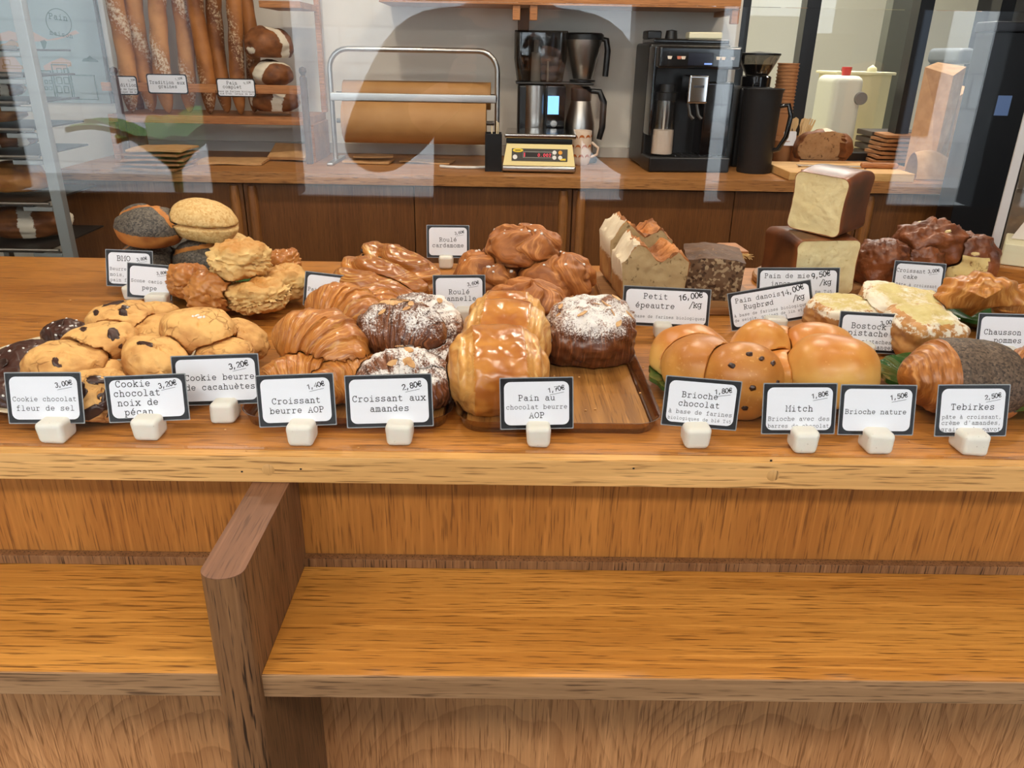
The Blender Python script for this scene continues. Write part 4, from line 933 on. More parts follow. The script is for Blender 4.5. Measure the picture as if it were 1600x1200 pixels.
CRB = mottled('pastry_crumb', (226, 176, 112), (196, 140, 76), 200, .7)
for k, (px, py) in enumerate([(110, 470), (58, 505), (150, 640), (470, 505), (1000, 470), (1000, 615), (1005, 575), (866, 588), (880, 600), (905, 590), (930, 640), (915, 642), (990, 560), (560, 700), (1420, 690), (890, 655), (352, 672), (1170, 545), (385, 705)]):
    rg = random.Random(k); V, Fc, _ = lump(rg.uniform(.0009, .0020), k, .6, 5); q = at(px, py, 1.0); zb_ = 1.0045 if 716 < px < 1024 and 480 < py < 660 else 1.0008
    V = [(x, y, z) for x, y, z in V]; zm_ = min(v[2] for v in V); q = at(px, py, zb_)
    tag(M().add(V, Fc).build('pastry_crumb', CRB, None, (q.x, q.y, zb_-zm_), smooth=0), 'small pale pastry crumb lying on the counter or tray', 'crumb', 'pastry crumbs on the counter')
# ------------------------------------------------------------------ typewriter lettering (strokes on a 7-unit pitch)
def _arc(cx, cy, rx, ry, a0, a1, n=14): return [(cx+rx*math.cos(R(a0+(a1-a0)*k/n)), cy+ry*math.sin(R(a0+(a1-a0)*k/n))) for k in range(n+1)]
def _s(*p): return [(p[i], p[i+1]) for i in range(0, len(p), 2)]
_e = lambda cx, cy, rx, ry: _arc(cx, cy, rx, ry, 0, 360, 20)
GLY = {
 'a': [_arc(2.9, 3.6, 1.6, 1.4, 160, 0)+_s(4.5, .7, 4.8, 0, 5.9, 0), _arc(2.7, 1.5, 1.8, 1.5, 60, 300)+_s(4.5, 1.2), _s(4.5, 2.9, 3.2, 2.9)],
 'b': [_s(.3, 7.4, 1.3, 7.4, 1.3, 0), _e(3.4, 2.5, 2.1, 2.5), _s(.4, 0, 1.3, 0)],
 'c': [_arc(3.1, 2.5, 2.3, 2.5, 40, 325), _s(4.9, 4.9, 4.9, 3.4)],
 'd': [_s(3.7, 7.4, 4.8, 7.4, 4.8, 0, 5.8, 0), _e(2.7, 2.5, 2.1, 2.5)],
 'e': [_s(.8, 2.6, 5.3, 2.6)+_arc(3.05, 2.6, 2.25, 2.5, 0, 318)],
 'f': [_s(1, 0, 4.4, 0), _s(2.6, 0, 2.6, 5.8)+_arc(4.1, 5.8, 1.5, 1.7, 180, 60), _s(1, 5, 4.6, 5)],
 'g': [_e(2.7, 2.7, 2, 2.3), _s(5.7, 5, 4.7, 5, 4.7, -.8)+_arc(3, -.8, 1.7, 1.5, 0, -150)],
 'h': [_s(.3, 7.4, 1.3, 7.4, 1.3, 0), _arc(3, 3.2, 1.7, 1.8, 180, 0)+_s(4.7, 0), _s(.3, 0, 2.3, 0), _s(3.7, 0, 5.7, 0)],
 'i': [_s(1.4, 5, 3, 5, 3, 0), _s(1, 0, 5, 0), _s(3, 6.6, 3, 7.1)],
 'j': [_s(1.8, 5, 3.6, 5, 3.6, -.8)+_arc(2.1, -.8, 1.5, 1.5, 0, -130), _s(3.6, 6.6, 3.6, 7.1)],
 'k': [_s(.3, 7.4, 1.3, 7.4, 1.3, 0), _s(4.6, 5, 1.3, 2), _s(2.5, 3, 5, 0), _s(.4, 0, 2.2, 0), _s(3.9, 0, 5.8, 0), _s(3.6, 5, 5.4, 5)],
 'l': [_s(1.4, 7.4, 3, 7.4, 3, 0), _s(1, 0, 5, 0)],
 'm': [_s(0, 5, .8, 5, .8, 0), _arc(1.9, 3.8, 1.1, 1.2, 180, 0)+_s(3, 0), _arc(4.1, 3.8, 1.1, 1.2, 180, 0)+_s(5.2, 0), _s(0, 0, 1.5, 0), _s(2.5, 0, 3.6, 0), _s(4.6, 0, 6, 0)],
 'n': [_s(.3, 5, 1.3, 5, 1.3, 0), _arc(3, 3.2, 1.7, 1.8, 180, 0)+_s(4.7, 0), _s(.3, 0, 2.3, 0), _s(3.7, 0, 5.7, 0)],
 'o': [_e(3, 2.5, 2.4, 2.5)], 'p': [_s(.3, 5, 1.3, 5, 1.3, -2.4), _e(3.4, 2.5, 2.1, 2.5), _s(.3, -2.4, 2.4, -2.4)],
 'q': [_s(5.7, 5, 4.7, 5, 4.7, -2.4), _e(2.6, 2.5, 2.1, 2.5), _s(3.6, -2.4, 5.7, -2.4)],
 'r': [_s(.6, 5, 2, 5, 2, 0), _s(.6, 0, 3.8, 0), _arc(4, 3.1, 2, 1.8, 180, 50)],
 's': [_arc(3, 3.75, 1.9, 1.2, 30, 270)+_arc(3, 1.3, 2.1, 1.25, 90, -150), _s(4.8, 5, 4.8, 3.9), _s(.9, 0, .9, 1.2)],
 't': [_s(2.2, 6.6, 2.2, 1.4)+_arc(3.7, 1.4, 1.5, 1.4, 180, 320), _s(.8, 5, 4.6, 5)],
 'u': [_s(.3, 5, 1.2, 5, 1.2, 1.7)+_arc(2.9, 1.7, 1.7, 1.7, 180, 345), _s(3.7, 5, 4.7, 5, 4.7, 0, 5.8, 0)],
 'v': [_s(.8, 5, 3, 0, 5.2, 5), _s(0, 5, 1.8, 5), _s(4.2, 5, 6, 5)], 'x': [_s(.9, 5, 5.1, 0), _s(5.1, 5, .9, 0), _s(.2, 5, 2, 5), _s(4, 5, 5.8, 5), _s(.1, 0, 2, 0), _s(4, 0, 5.9, 0)],
 'A': [_s(.7, 0, 3, 7.2, 5.3, 0), _s(1.6, 2.6, 4.4, 2.6), _s(0, 0, 1.9, 0), _s(4.1, 0, 6, 0)],
 'B': [_s(.3, 7.2, 3.2, 7.2)+_arc(3.2, 5.5, 1.7, 1.7, 90, -90)+_s(1.2, 3.8), _s(3.2, 3.8)+_arc(3.3, 1.9, 2, 1.9, 90, -90)+_s(.3, 0), _s(1.2, 7.2, 1.2, 0)],
 'C': [_arc(3.2, 3.6, 2.6, 3.6, 40, 320), _s(5.2, 7.2, 5.2, 5.2)], 'O': [_e(3, 3.6, 2.6, 3.6)],
 'M': [_s(0, 0, 1.8, 0), _s(.8, 0, .8, 7.2, 3, 3.4, 5.2, 7.2, 5.2, 0), _s(4.2, 0, 6, 0), _s(0, 7.2, .8, 7.2), _s(5.2, 7.2, 6, 7.2)],
 'P': [_s(.3, 7.2, 3.3, 7.2)+_arc(3.3, 5.3, 1.9, 1.9, 90, -90)+_s(1.3, 3.4), _s(1.3, 7.2, 1.3, 0), _s(.3, 0, 2.9, 0)],
 'R': [_s(.3, 7.2, 3.2, 7.2)+_arc(3.2, 5.4, 1.8, 1.8, 90, -90)+_s(1.3, 3.6), _s(1.3, 7.2, 1.3, 0), _s(.3, 0, 2.6, 0), _s(3, 3.6, 5, 0, 6, 0)],
 'S': [_arc(3, 5.4, 2, 1.8, 20, 270)+_arc(3, 1.8, 2.2, 1.8, 90, -160), _s(5, 7.2, 5, 5.6), _s(.8, 0, .8, 1.6)],
 'T': [_s(.4, 5.6, .4, 7.2, 5.6, 7.2, 5.6, 5.6), _s(3, 7.2, 3, 0), _s(1.7, 0, 4.3, 0)],
 '0': [_e(3, 3.6, 2.1, 3.6)], '1': [_s(1.2, 5.6, 3.2, 7.2, 3.2, 0)], '2': [_arc(3, 5.2, 2, 2, 165, -20)+_s(.9, 0, 5.2, 0)],
 '3': [_arc(2.9, 5.5, 1.8, 1.7, 150, -90)+_arc(2.9, 1.9, 2.1, 1.9, 90, -150)], '4': [_s(4.2, 0, 4.2, 7.2, .6, 2.2, 5.6, 2.2)],
 '5': [_s(4.9, 7.2, 1.4, 7.2, 1.1, 4)+_arc(2.9, 2.3, 2.1, 2.3, 125, -150)], '6': [_s(4.4, 7.0)+_arc(3.6, 3.2, 2.7, 3.8, 110, 180)+_arc(3, 2.2, 2.1, 2.2, 180, -180)],
 '7': [_s(.8, 7.2, 5.2, 7.2, 2.2, 0), _s(1.8, 3.6, 4.9, 3.6)], '8': [_e(3, 5.5, 1.7, 1.7), _e(3, 1.9, 2.1, 1.9)], '9': [_e(3, 5, 2, 2.2), _s(5, 5, 4.6, 2, 3, 0)],
 ',': [_s(2.6, .9, 1.9, -1.3)], '.': [_s(2.7, 0, 3.2, .4)], "'": [_s(3.2, 7.4, 2.8, 5.4)], '/': [_s(.8, -1, 5, 8)],
 '€': [_arc(3.6, 3.6, 2.3, 3.6, 45, 315), _s(.3, 4.3, 4.8, 4.3), _s(.3, 2.9, 4.4, 2.9)],
 '&': [_s(5.6, 0, 1.6, 5)+_arc(2.6, 6, 1.2, 1.2, 200, -40)+_s(1.4, 3)+_arc(2.4, 1.6, 1.8, 1.6, 130, 330)+_s(5, 3)],
}
_AC = {'é': ('e', _s(2.6, 6, 4, 7.6)), 'è': ('e', _s(3.6, 6, 2.2, 7.6)), 'à': ('a', _s(3.4, 6, 2, 7.6)), 'â': ('a', _s(1.6, 6, 3, 7.4, 4.4, 6)), 'ø': ('o', _s(.6, -.4, 5.4, 5.4))}
for k_, (b_, st_) in _AC.items(): GLY[k_] = GLY[b_]+[st_]
def ink(m, text, x, z, size, y=0.0, weight=0.85, align='C', slant=0.0, rot=0.0, pitch=7.0):
    """lay strokes down in the XZ plane; size = letter width in metres"""
    m.ink = True; s = size/6.0; L = (len(text)*pitch-1)*s; x0 = {'C': x-L/2, 'L': x, 'R': x-L}[align]; cr, sr = math.cos(rot), math.sin(rot)
    for i, chh in enumerate(text):
        for st in GLY.get(chh, []):
            q = [(x0+(i*pitch+px+slant*pz)*s, pz*s) for px, pz in st]; h = weight*s/2; V = []
            for k in range(len(q)):
                a = q[max(k-1, 0)]; b = q[min(k+1, len(q)-1)]; dx, dz = b[0]-a[0], b[1]-a[1]; l = math.hypot(dx, dz) or 1
                e = h*0.8 if k in (0, len(q)-1) else 0; ex = (-1 if k == 0 else 1)*e*dx/l; ez = (-1 if k == 0 else 1)*e*dz/l
                c_ = min(1.5, 1.0); V += [(q[k][0]-dz/l*h*c_+ex, q[k][1]+dx/l*h*c_+ez), (q[k][0]+dz/l*h*c_+ex, q[k][1]-dx/l*h*c_+ez)]
            W = []
            for (vx, vz) in V:
                rx_, rz_ = vx-x, vz; W.append((x+rx_*cr-rz_*sr, y, z+rx_*sr+rz_*cr))
            m.add(W, [[2*k, 2*k+1, 2*k+3, 2*k+2] for k in range(len(q)-1)])
    return m
# ------------------------------------------------------------------ price cards standing in little stone blocks
STONE = NB('pale_stone'); sv_ = STONE.co(rnd=4.0); STONE.bump(STONE.noise(sv_, 120, 3), 0.12, 0.001)
STONE.set(col=STONE.mix(STONE.step(STONE.noise(sv_, 320, 2), 0.70, 0.76, 0, 0.5), STONE.mix(STONE.noise(sv_, 40, 3), srgb(232, 228, 216), srgb(218, 213, 200)), srgb(150, 136, 110)), rough=0.5, sss=0.08); STONE = STONE.m
CARDB = plain('card_black', (20, 20, 24), 0.4); CARDW = plain('card_white', (236, 238, 244), 0.45); INK = plain('black_ink', (18, 18, 20), 0.6)
LAM = plain('laminate_edge', (150, 152, 152), 0.25)
LEAN = R(14)
def price_card(label, corners, stone, lines, price=None, per=None, group='price cards', gray=False, zst=1.0, hidden=False):
    """corners: card TL, TR, BR, BL in the photo; stone: left, right and bottom of the block's front"""
    sx0, sx1, sy = stone; fl_ = at((sx0+sx1)/2, sy, zst); ws = (at(sx1, sy, zst)-at(sx0, sy, zst)).length; ds = min(0.034, max(0.026, ws))
    t = thing('price_card', label, 'price card', (fl_.x, fl_.y+ds/2, zst), 0, group)
    O = Vector((0, fl_.y+ds*0.55, zst+0.012)); n = Vector((0, -math.cos(LEAN), math.sin(LEAN)))
    Q = []
    for (x, y) in corners: d = ray(x, y); Q.append(CAM+d*((O-CAM).dot(n)/d.dot(n)))
    ctr = sum(Q, Vector())/4; ex = ((Q[1]-Q[0])+(Q[2]-Q[3])).normalized(); wc = ((Q[1]-Q[0]).length+(Q[2]-Q[3]).length)/2
    ez = (-n).cross(ex)*-1; ez = n.cross(ex)*-1
    if ez.z < 0: ez = -ez
    hc = abs(((Q[0]-Q[3])+(Q[1]-Q[2])).dot(ez))/2
    mx_ = Matrix((ex, -n, ez)).transposed().to_4x4(); mx_.translation = ctr-t.location
    def up(poly): return poly
    def plate_(w_, h_, r, y0, y1): return [(x, z) for x, z in rrect(w_, h_, r, 5)], y0, y1
    def prism_xz(w_, h_, r, y0, y1):
        m = M(); m.prism(rrect(w_, h_, r, 5), y0, y1, 0, Matrix.Rotation(R(90), 4, 'X')); return m
    cdo = prism_xz(wc, hc, 0.0012, -0.0003, 0.0003).build('card', CARDB, t, smooth=0); cdo.matrix_local = mx_
    lamo = prism_xz(wc+0.0022, hc+0.0022, 0.001, -0.0002, 0.0001).build('laminate', LAM, cdo, smooth=0)
    fo = prism_xz(wc-0.0075, hc-0.0075, 0.007, 0.0003, 0.0005).build('paper_face', CARDW, cdo, smooth=0)
    tm = M()
    for (txt, u, v, size) in lines:
        sz = min(size*1.17, (0.5-abs(u))*2*(wc-.0115)*6/(len(txt)*7-1)); ink(tm, txt, u*wc, v*hc, sz, -0.00065, 0.92 if size > .0041 else 0.8)
    if tm.v: tm.build('lettering', INK, cdo, smooth=0)
    if price:
        pm = M(); ps = wc*0.052; a = R(11)
        ink(pm, price, 0.27*wc, 0.24*hc, ps, -0.0007, 1.25, 'C', 0.05, a, 5.4)
        if per: ink(pm, per, 0.33*wc, 0.02*hc, ps, -0.0007, 1.0, 'C', 0.1, R(6), 5.6)
        else: pm.box(0.27*wc-.007, 0.27*wc+.009, -0.0007, -0.0006, 0.185*hc, 0.185*hc+0.0004, 0, xf=Matrix.Translation((0.27*wc, 0, .185*hc)) @ Matrix.Rotation(-a, 4, 'Y') @ Matrix.Translation((-0.27*wc, 0, -.185*hc)))
        pm.build('price', INK, cdo, smooth=0)
    rg = random.Random(int(sx0)); hs = 0.0255
    m = M(); m.box(-ws/2, ws/2, -ds/2, ds/2, 0, hs, 0.006, 4); V = np.array(m.v); V += 0.0011*np.stack([vn(V*60+k*9+sx0, k) for k in range(3)], -1); V[:, 2] -= V[:, 2].min()
    V[:, 0] *= 1-0.10*(1-V[:, 2:3].ravel()/hs) if rg.random() < .6 else 1; m.v = [tuple(p) for p in V]
    m.build('stone_foot', STONE, t, smooth=50); return t
S1, S2, S3 = .0033, .0029, .0024
price_card('price card reading Cookie chocolat fleur de sel, leftmost in the front row', [(5, 583), (123, 583), (133, 660), (18, 661)], (57, 103, 696), [('Cookie chocolat', 0, -.06, .0039), ('fleur de sel', 0, -.25, .0039)], '3,00€')
price_card('price card reading Cookie chocolat noix de pécan in large type', [(164, 590), (289, 584), (295, 655), (172, 659)], (206, 250, 691), [('Cookie', -.16, .27, .0048), ('chocolat', -.12, .06, .0048), ('noix de', -.12, -.15, .0048), ('pécan', -.12, -.36, .0048)], '3,20€')
price_card('price card reading Cookie beurre de cacahuètes, behind the front row', [(268, 557), (404, 554), (406, 628), (275, 634)], (328, 368, 664), [('Cookie beurre', .04, .0, .0046), ('de cacahuètes', .04, -.2, .0046)], '3,20€')
price_card('price card reading Croissant beurre AOP', [(400, 588), (520, 584), (524, 662), (407, 667)], (448, 491, 700), [('Croissant', 0, -.06, .0044), ('beurre AOP', 0, -.25, .0044)], '1,40€')
price_card('price card reading Croissant aux amandes', [(538, 588), (673, 585), (676, 664), (545, 668)], (602, 645, 699), [('Croissant aux', 0, .0, .0046), ('amandes', 0, -.2, .0046)], '2,80€')
price_card('price card reading Pain au chocolat beurre AOP on the empty half of the tray', [(782, 592), (895, 590), (894, 668), (783, 670)], (821, 861, 702), [('Pain au', 0, .06, .0043), ('chocolat beurre', 0, -.11, .0041), ('AOP', 0, -.29, .0043)], '1,70€')
price_card('price card reading Brioche chocolat, small lines of text below', [(1043, 588), (1159, 597), (1148, 672), (1033, 662)], (1068, 1111, 704), [('Brioche', -.03, .10, .0043), ('chocolat', -.03, -.08, .0043), ('à base de farines', 0, -.24, .0033), ('biologiques de blé T45', 0, -.37, .0031)], '1,80€')
price_card('price card reading Mitch', [(1196, 600), (1309, 600), (1301, 677), (1189, 677)], (1238, 1279, 711), [('Mitch', 0, -.05, .0045), ('Brioche avec des', 0, -.24, .0033), ('barres de chocolat', 0, -.38, .0033)], '1,80€')
price_card('price card reading Brioche nature', [(1318, 602), (1435, 603), (1422, 679), (1307, 678)], (1353, 1396, 713), [('Brioche nature', -.02, -.08, .0045)], '1,50€')
price_card('price card reading Tebirkes, three small lines below', [(1469, 602), (1580, 602), (1568, 680), (1459, 681)], (1500, 1546, 715), [('Tebirkes', 0, .02, .0045), ('pâte à croissant,', 0, -.16, .0033), ("crème d'amandes,", 0, -.28, .0033), ('graines de pavot', 0, -.41, .0033)], '2,50€')
price_card('price card reading BMO, partly behind the scone card', [(162, 390), (235, 393), (242, 449), (171, 446)], (190, 222, 472), [('BMO', -.12, .21, .0058), ('Beurre, jambon', 0, -.06, .0040), ('mois, fromage', 0, -.22, .0040), ('pain feuilleté', 0, -.37, .0040)], '3,80€')
price_card('price card reading Scone cacio & pepe', [(193, 410), (264, 416), (272, 469), (206, 464)], (226, 262, 487), [('Scone cacio &', 0, -.04, .0046), ('pepe', 0, -.25, .0046)], '3,80€')
price_card('price card half hidden behind the upright butter croissant', [(476, 424), (545, 432), (544, 484), (476, 476)], (500, 530, 498), [('Pain raisins', 0, -.05, .0046)], None)
price_card('price card reading Roulé cardamome, standing alone at the back', [(667, 352), (733, 353), (732, 402), (668, 402)], (685, 708, 421), [('Roulé', 0, .0, .0052), ('cardamome', 0, -.18, .0052)], '3,60€')
price_card('price card reading Roulé cannelle, in front of the swirl buns', [(676, 431), (757, 430), (758, 488), (679, 488)], (711, 739, 508), [('Roulé', 0, .0, .0050), ('cannelle', 0, -.18, .0050)], '3,60€')
price_card('wide price card reading Petit épeautre', [(974, 447), (1110, 453), (1106, 513), (973, 506)], (1022, 1050, 532), [('Petit', -.13, .20, .0056), ('épeautre', -.13, -.04, .0056), ('à base de farines biologiques', .02, -.30, .0040)], '16,00€', '/kg')
price_card('tilted price card reading Pain danois Rugbrød', [(1138, 460), (1266, 437), (1272, 495), (1143, 516)], (1196, 1230, 524), [('Pain danois', -.15, .22, .0048), ('Rugbrød', -.15, .02, .0050), ('à base de farines biologiques', 0, -.16, .0040), ('de seigle, graines de lin et de', 0, -.29, .0038), ('tournesol', 0, -.42, .0040)], '14,00€', '/kg')
price_card('price card reading Pain de mie japonais, behind the tilted card', [(1185, 420), (1313, 418), (1307, 474), (1182, 472)], (1232, 1262, 490), [('Pain de mie', -.14, .22, .0052), ('japonais', -.14, .0, .0052), ('à base de farine type T45,', .0, -.22, .0040), ('pétrie en plein', .12, -.38, .0044)], '9,50€', '/kg')
price_card('price card reading Croissant cake', [(1400, 408), (1481, 413), (1467, 467), (1391, 461)], (1420, 1448, 480), [('Croissant', -.17, .20, .0046), ('cake', -.17, .02, .0048), ('Pâte à croissant,', 0, -.20, .0040), ('praliné fait maison,', 0, -.33, .0038), ('noisettes', .1, -.44, .0040)], '3,00€')
price_card('price card reading Bostock pistache', [(1314, 486), (1410, 493), (1401, 552), (1307, 548)], (1336, 1366, 566), [('Bostock', -.02, .10, .0054), ('pistache', -.02, -.08, .0054), ('crème pistaches,', 0, -.27, .0042), ("fleur d'oranger", 0, -.41, .0042)], '3,00€')
price_card('price card reading Chausson aux pommes, cut by the right edge', [(1530, 490), (1636, 493), (1632, 556), (1524, 553)], (1560, 1594, 574), [('Chausson aux', 0, .0, .0050), ('pommes', -.05, -.2, .0050)], '3,00€')
# ------------------------------------------------------------------ things on and above the back worktop
ZT = 1.0
KRAFT = mottled('kraft_paper', (206, 160, 108), (190, 144, 92), 30, 0.75, 0.1); KRAFT2 = mottled('brown_kraft', (170, 120, 74), (150, 102, 60), 30, 0.75, 0.1)
CARDB2 = plain('cup_card', (176, 122, 76), 0.65)
def span(x0, x1, y, Y): return aty(x0, y, Y).x, aty(x1, y, Y).x
def zat(y, Y, x=800): return aty(x, y, Y).z
# bread rack with standing baguettes
YR = 3.06
xa, xb = span(170, 482, 190, YR); zsf = zat(181, YR, 320)
RK = thing('bread_rack', 'oak rack on the left of the back worktop holding baguettes and round loaves', 'rack', ((xa+xb)/2, YR, ZT)); hw = (xb-xa)/2; zr = zsf-ZT
M().box(-hw, hw, 0, .30, zr-.028, zr, .002).build('shelf_board', OAK_RACK, RK)
zrl = zat(131, YR, 320)-ZT
M().box(-hw, hw, -.012, .0, zrl-.03, zrl, .002).build('front_rail', OAK_RACK, RK)
for px in (188, 478):
    xx = aty(px, 150, YR).x-RK.location.x; zt = zat(120, YR, px)-ZT
    p = M().box(xx-.012, xx+.012, -.028, -.012, 0.0, zt, .003).build('post', DARK_WOOD, RK)
    M().lathe([(0, 0), (.012, 0), (.008, .008), (.014, .02), (.012, .032), (0, .037)], 18, xf=Matrix.Translation((xx, -.02, zt-.002))).build('knob', DARK_WOOD, p)
for s in (-1, 1): M().box(s*hw-.012, s*hw+.012, .02, .28, 0.0, zr-.028, .002).build('side_panel', OAK_RACK, RK)
for s in (-1, 1): M().box(s*hw-.010, s*hw+.010, .27, .30, zr, .98, .002).build('upright', OAK_RACK, RK)
ztp = zat(13, YR, 425)-ZT
M().box(aty(402, 10, YR).x-RK.location.x, hw, .02, .27, ztp+.003, ztp+.025, .002).build('top_board', OAK_RACK, RK)
BAG1 = food('baguette_crust', (206, 146, 84), (150, 92, 44), (226, 206, 178), tmask=(.5, .75), nscale=24, namp=.6, rough=.6, bump=.5, bscale=70)
BAG2 = food('dark_baguette_crust', (176, 112, 56), (106, 58, 26), (214, 186, 150), tmask=(.6, .85), nscale=24, namp=.6, rough=.55, bump=.5, bscale=70)
def baguette(label, px, yb, r, mat, seed, twist, Y, lean=.05):
    n, k = 90, 28; L = .62; V = []; C = []
    for i in range(n):
        u = i/(n-1); e = r*(max(0, 1-(2*u-1)**8)**.5*.92+.01)*(1-.25*max(0, .12-u)/.12); sw = .008*math.sin(u*6+seed)
        for j in range(k):
            a = 2*math.pi*j/k; g = math.cos(a+u*twist+seed); f = 1+.09*max(0, g)**3-.07*max(0, math.cos(a+u*twist+seed+.55))**6+.03*math.sin(u*40+3*a)
            V.append((sw+e*f*math.cos(a), e*f*math.sin(a)*.9, u*L)); C.append((sat(.45+.45*math.cos(a+u*twist+seed+.5)), sat(.35+.3*g), 0, 1))
    m = M().grid(V, n, k, False, True, 0, None, C); m.f += [list(range(k))[::-1], [(n-1)*k+j for j in range(k)]]; m.mi += [0, 0]
    p = aty(px, yb, Y); return tag(m.build('baguette', mat, None, (p.x, Y, zsf+.001), (lean*-1, 0, 0), smooth=70, tex=True), label, 'baguette', 'baguettes standing in the rack')
for k, (px, yb, r, mt, lab) in enumerate([
    (203, 160, .034, BAG1, 'pale twisted baguette at the left end of the rack'), (234, 172, .034, BAG1, 'pale baguette second from the left in the rack'),
    (264, 172, .034, BAG1, 'pale baguette third from the left in the rack'), (299, 172, .033, BAG1, 'pale baguette fourth from the left, last before the dark ones'),
    (326, 174, .031, BAG2, 'darker baguette fifth from the left in the rack'), (352, 172, .031, BAG2, 'darker baguette sixth from the left in the rack'),
    (377, 160, .029, BAG2, 'darker baguette seventh from the left, behind its price tag'), (398, 158, .029, BAG2, 'darker baguette at the right end of the row, beside the round loaves')]):
    baguette(lab, px, yb, r, mt, k*1.7, 14.0 if k < 4 else 9.0, YR+.065+.06*(k % 2)+.06*(k == 7), .05)
LOAFD = food('country_crust', (150, 92, 48), (86, 46, 22), (226, 214, 192), tmask=(.45, .65), nscale=30, namp=.6, rough=.6, bump=.6, bscale=60)
def round_loaf(label, px, py, rx, rz, seed, stripes=3, Y=YR+.085):
    def disp(D, P): return rx*(.07*fbm(D*2+seed, seed)-.03*np.abs(np.sin(P[:, 0]/rx*stripes+seed)))
    def col(D, P): s_ = np.sin(P[:, 0]/rx*stripes*1.6+seed+.8*D[:, 2]); return np.stack([sat(.5+.4*fbm(D*3+seed, seed)), smooth(s_, .25, .7), s_*0], -1)
    P, F, C, D = blob(rx, rx*.8, rz, 34, 56, 2.2, -.7, disp, col); p = aty(px, py, Y)
    return tag(mesh_of(P, F, C).build('round_loaf', LOAFD, None, (p.x, Y, p.z-rz*.85), (0, 0, seed), smooth=75, tex=True), label, 'bread', 'round country loaves in the rack')
round_loaf('floured round loaf on top of the stack in the rack', 420, 66, .094, .062, 1.0)
round_loaf('dark loaf with a white floured stripe in the middle of the stack', 424, 113, .090, .052, 2.3, 2)
round_loaf('round loaf at the bottom of the stack behind the rail', 430, 153, .090, .056, 3.1)
def price_tag(label, x0, y0, x1, y1, lines, price):
    Y = YR-.0145; a, b = span(x0, x1, (y0+y1)/2, Y); z0, z1 = zat(y1, Y, x0), zat(y0, Y, x0); w_, h_ = b-a, z1-z0
    t = thing('price_tag', label, 'price tag', ((a+b)/2, Y, z0), 0, 'price tags on the bread rack rail'); up_ = Matrix.Translation((0, 0, h_/2)) @ Matrix.Rotation(R(90), 4, 'X')
    M().prism(rrect(w_, h_, .008), .0, .001, 0, up_).build('card', CARDB, t, smooth=0)
    M().prism(rrect(w_-.008, h_-.008, .007), .001, .0014, 0, up_).build('paper_face', CARDW, t, smooth=0)
    m = M()
    for (s_, u, v, size) in lines: ink(m, s_, u*w_, h_/2+v*h_, size, -.0016, 1.0)
    ink(m, price, .3*w_, h_*.72, .006, -.0016, 1.0, 'C', 0, R(10), 5.4); m.build('lettering', INK, t, smooth=0)
price_tag('white price tag reading Tradition at the left end of the rail', 174, 118, 215, 148, [('Tradition', 0, -.05, .0085), ('à base de farine', 0, -.24, .0052), ('biologique de blé', 0, -.38, .0052)], '1,20€')
price_tag('white price tag reading Tradition aux graines, middle of the rail', 230, 115, 293, 146, [('Tradition aux', 0, .0, .0085), ('graines', 0, -.2, .0085)], '1,50€')
price_tag('white price tag reading Pain complet, in front of the dark baguettes', 339, 122, 399, 151, [('Pain', -.1, .18, .0085), ('complet', -.1, -.03, .0085), ('à base de farines biologiques', 0, -.24, .0046), ('de blé T150, levain de seigle', 0, -.37, .0046)], '9,50€')
# stacks of flat kraft bags on the worktop
def flat_bag(label, px, py, w_, d, rot, z, mat=KRAFT2, group='flat kraft bags on the back worktop', h=.006, seed=0):
    n = 10; V = []
    for s_ in (0, 1):
        for i in range(n):
            for j in range(n):
                x = -w_/2+w_*i/(n-1); y = -d/2+d*j/(n-1); V.append((x, y, (s_*h+.002*math.sin(x*31+seed)*math.sin(y*27+seed*2)+.002)))
    m = M().grid(V[:n*n], n, n); m.grid(V[n*n:], n, n); o = 0
    rim = [i*n for i in range(n)]+[(n-1)*n+j for j in range(1, n)]+[i*n+n-1 for i in range(n-2, -1, -1)]+[j for j in range(n-2, 0, -1)]
    m.f += [[rim[k], rim[(k+1) % len(rim)], rim[(k+1) % len(rim)]+n*n, rim[k]+n*n] for k in range(len(rim))]; m.mi += [0]*len(rim)
    p = at(px, py, ZT+.01); return tag(m.build('paper_bag', mat, None, (p.x, p.y, z), (0, 0, rot), smooth=50), label, 'paper bag', group)
for k in range(5): flat_bag(['lowest kraft bag of the pile below the baguette rack', 'second kraft bag from the bottom of the pile below the rack', 'kraft bag in the middle of the pile below the rack', 'kraft bag second from the top of the pile below the rack', 'topmost kraft bag of the pile below the baguette rack'][k],
                            243+4*k, 258, .23-.010*k, .17, R(6*(k % 3)-6), ZT+.001+.0155*k, KRAFT if k == 4 else KRAFT2, 'kraft bag pile below the bread rack', .006, k)
flat_bag('single kraft bag lying between the pile and the printed bag', 365, 250, .24, .16, R(4), ZT+.001, KRAFT, 'loose kraft bags on the back worktop', .008, 2)
eb = flat_bag('pale folded kraft bag with a small round stamp, right of the pile', 455, 246, .15, .10, R(-8), ZT+.012, KRAFT, 'loose kraft bags on the back worktop', .012, 1); eb.rotation_euler[0] = R(25); eb.location.z = ZT+.025
flat_bag('kraft sheets at the left foot of the paper roll stand', 576, 250, .18, .10, R(-5), ZT+.001, KRAFT, 'loose kraft bags on the back worktop', .006, 4)
flat_bag('smaller kraft sheet stacked on the one under the paper roll', 584, 248, .15, .08, R(7), ZT+.0165, KRAFT, 'loose kraft bags on the back worktop', .005, 5)
flat_bag('kraft sheet lying alone under the right part of the paper roll', 668, 250, .20, .09, R(-12), ZT+.001, KRAFT, 'loose kraft bags on the back worktop', .005, 6)
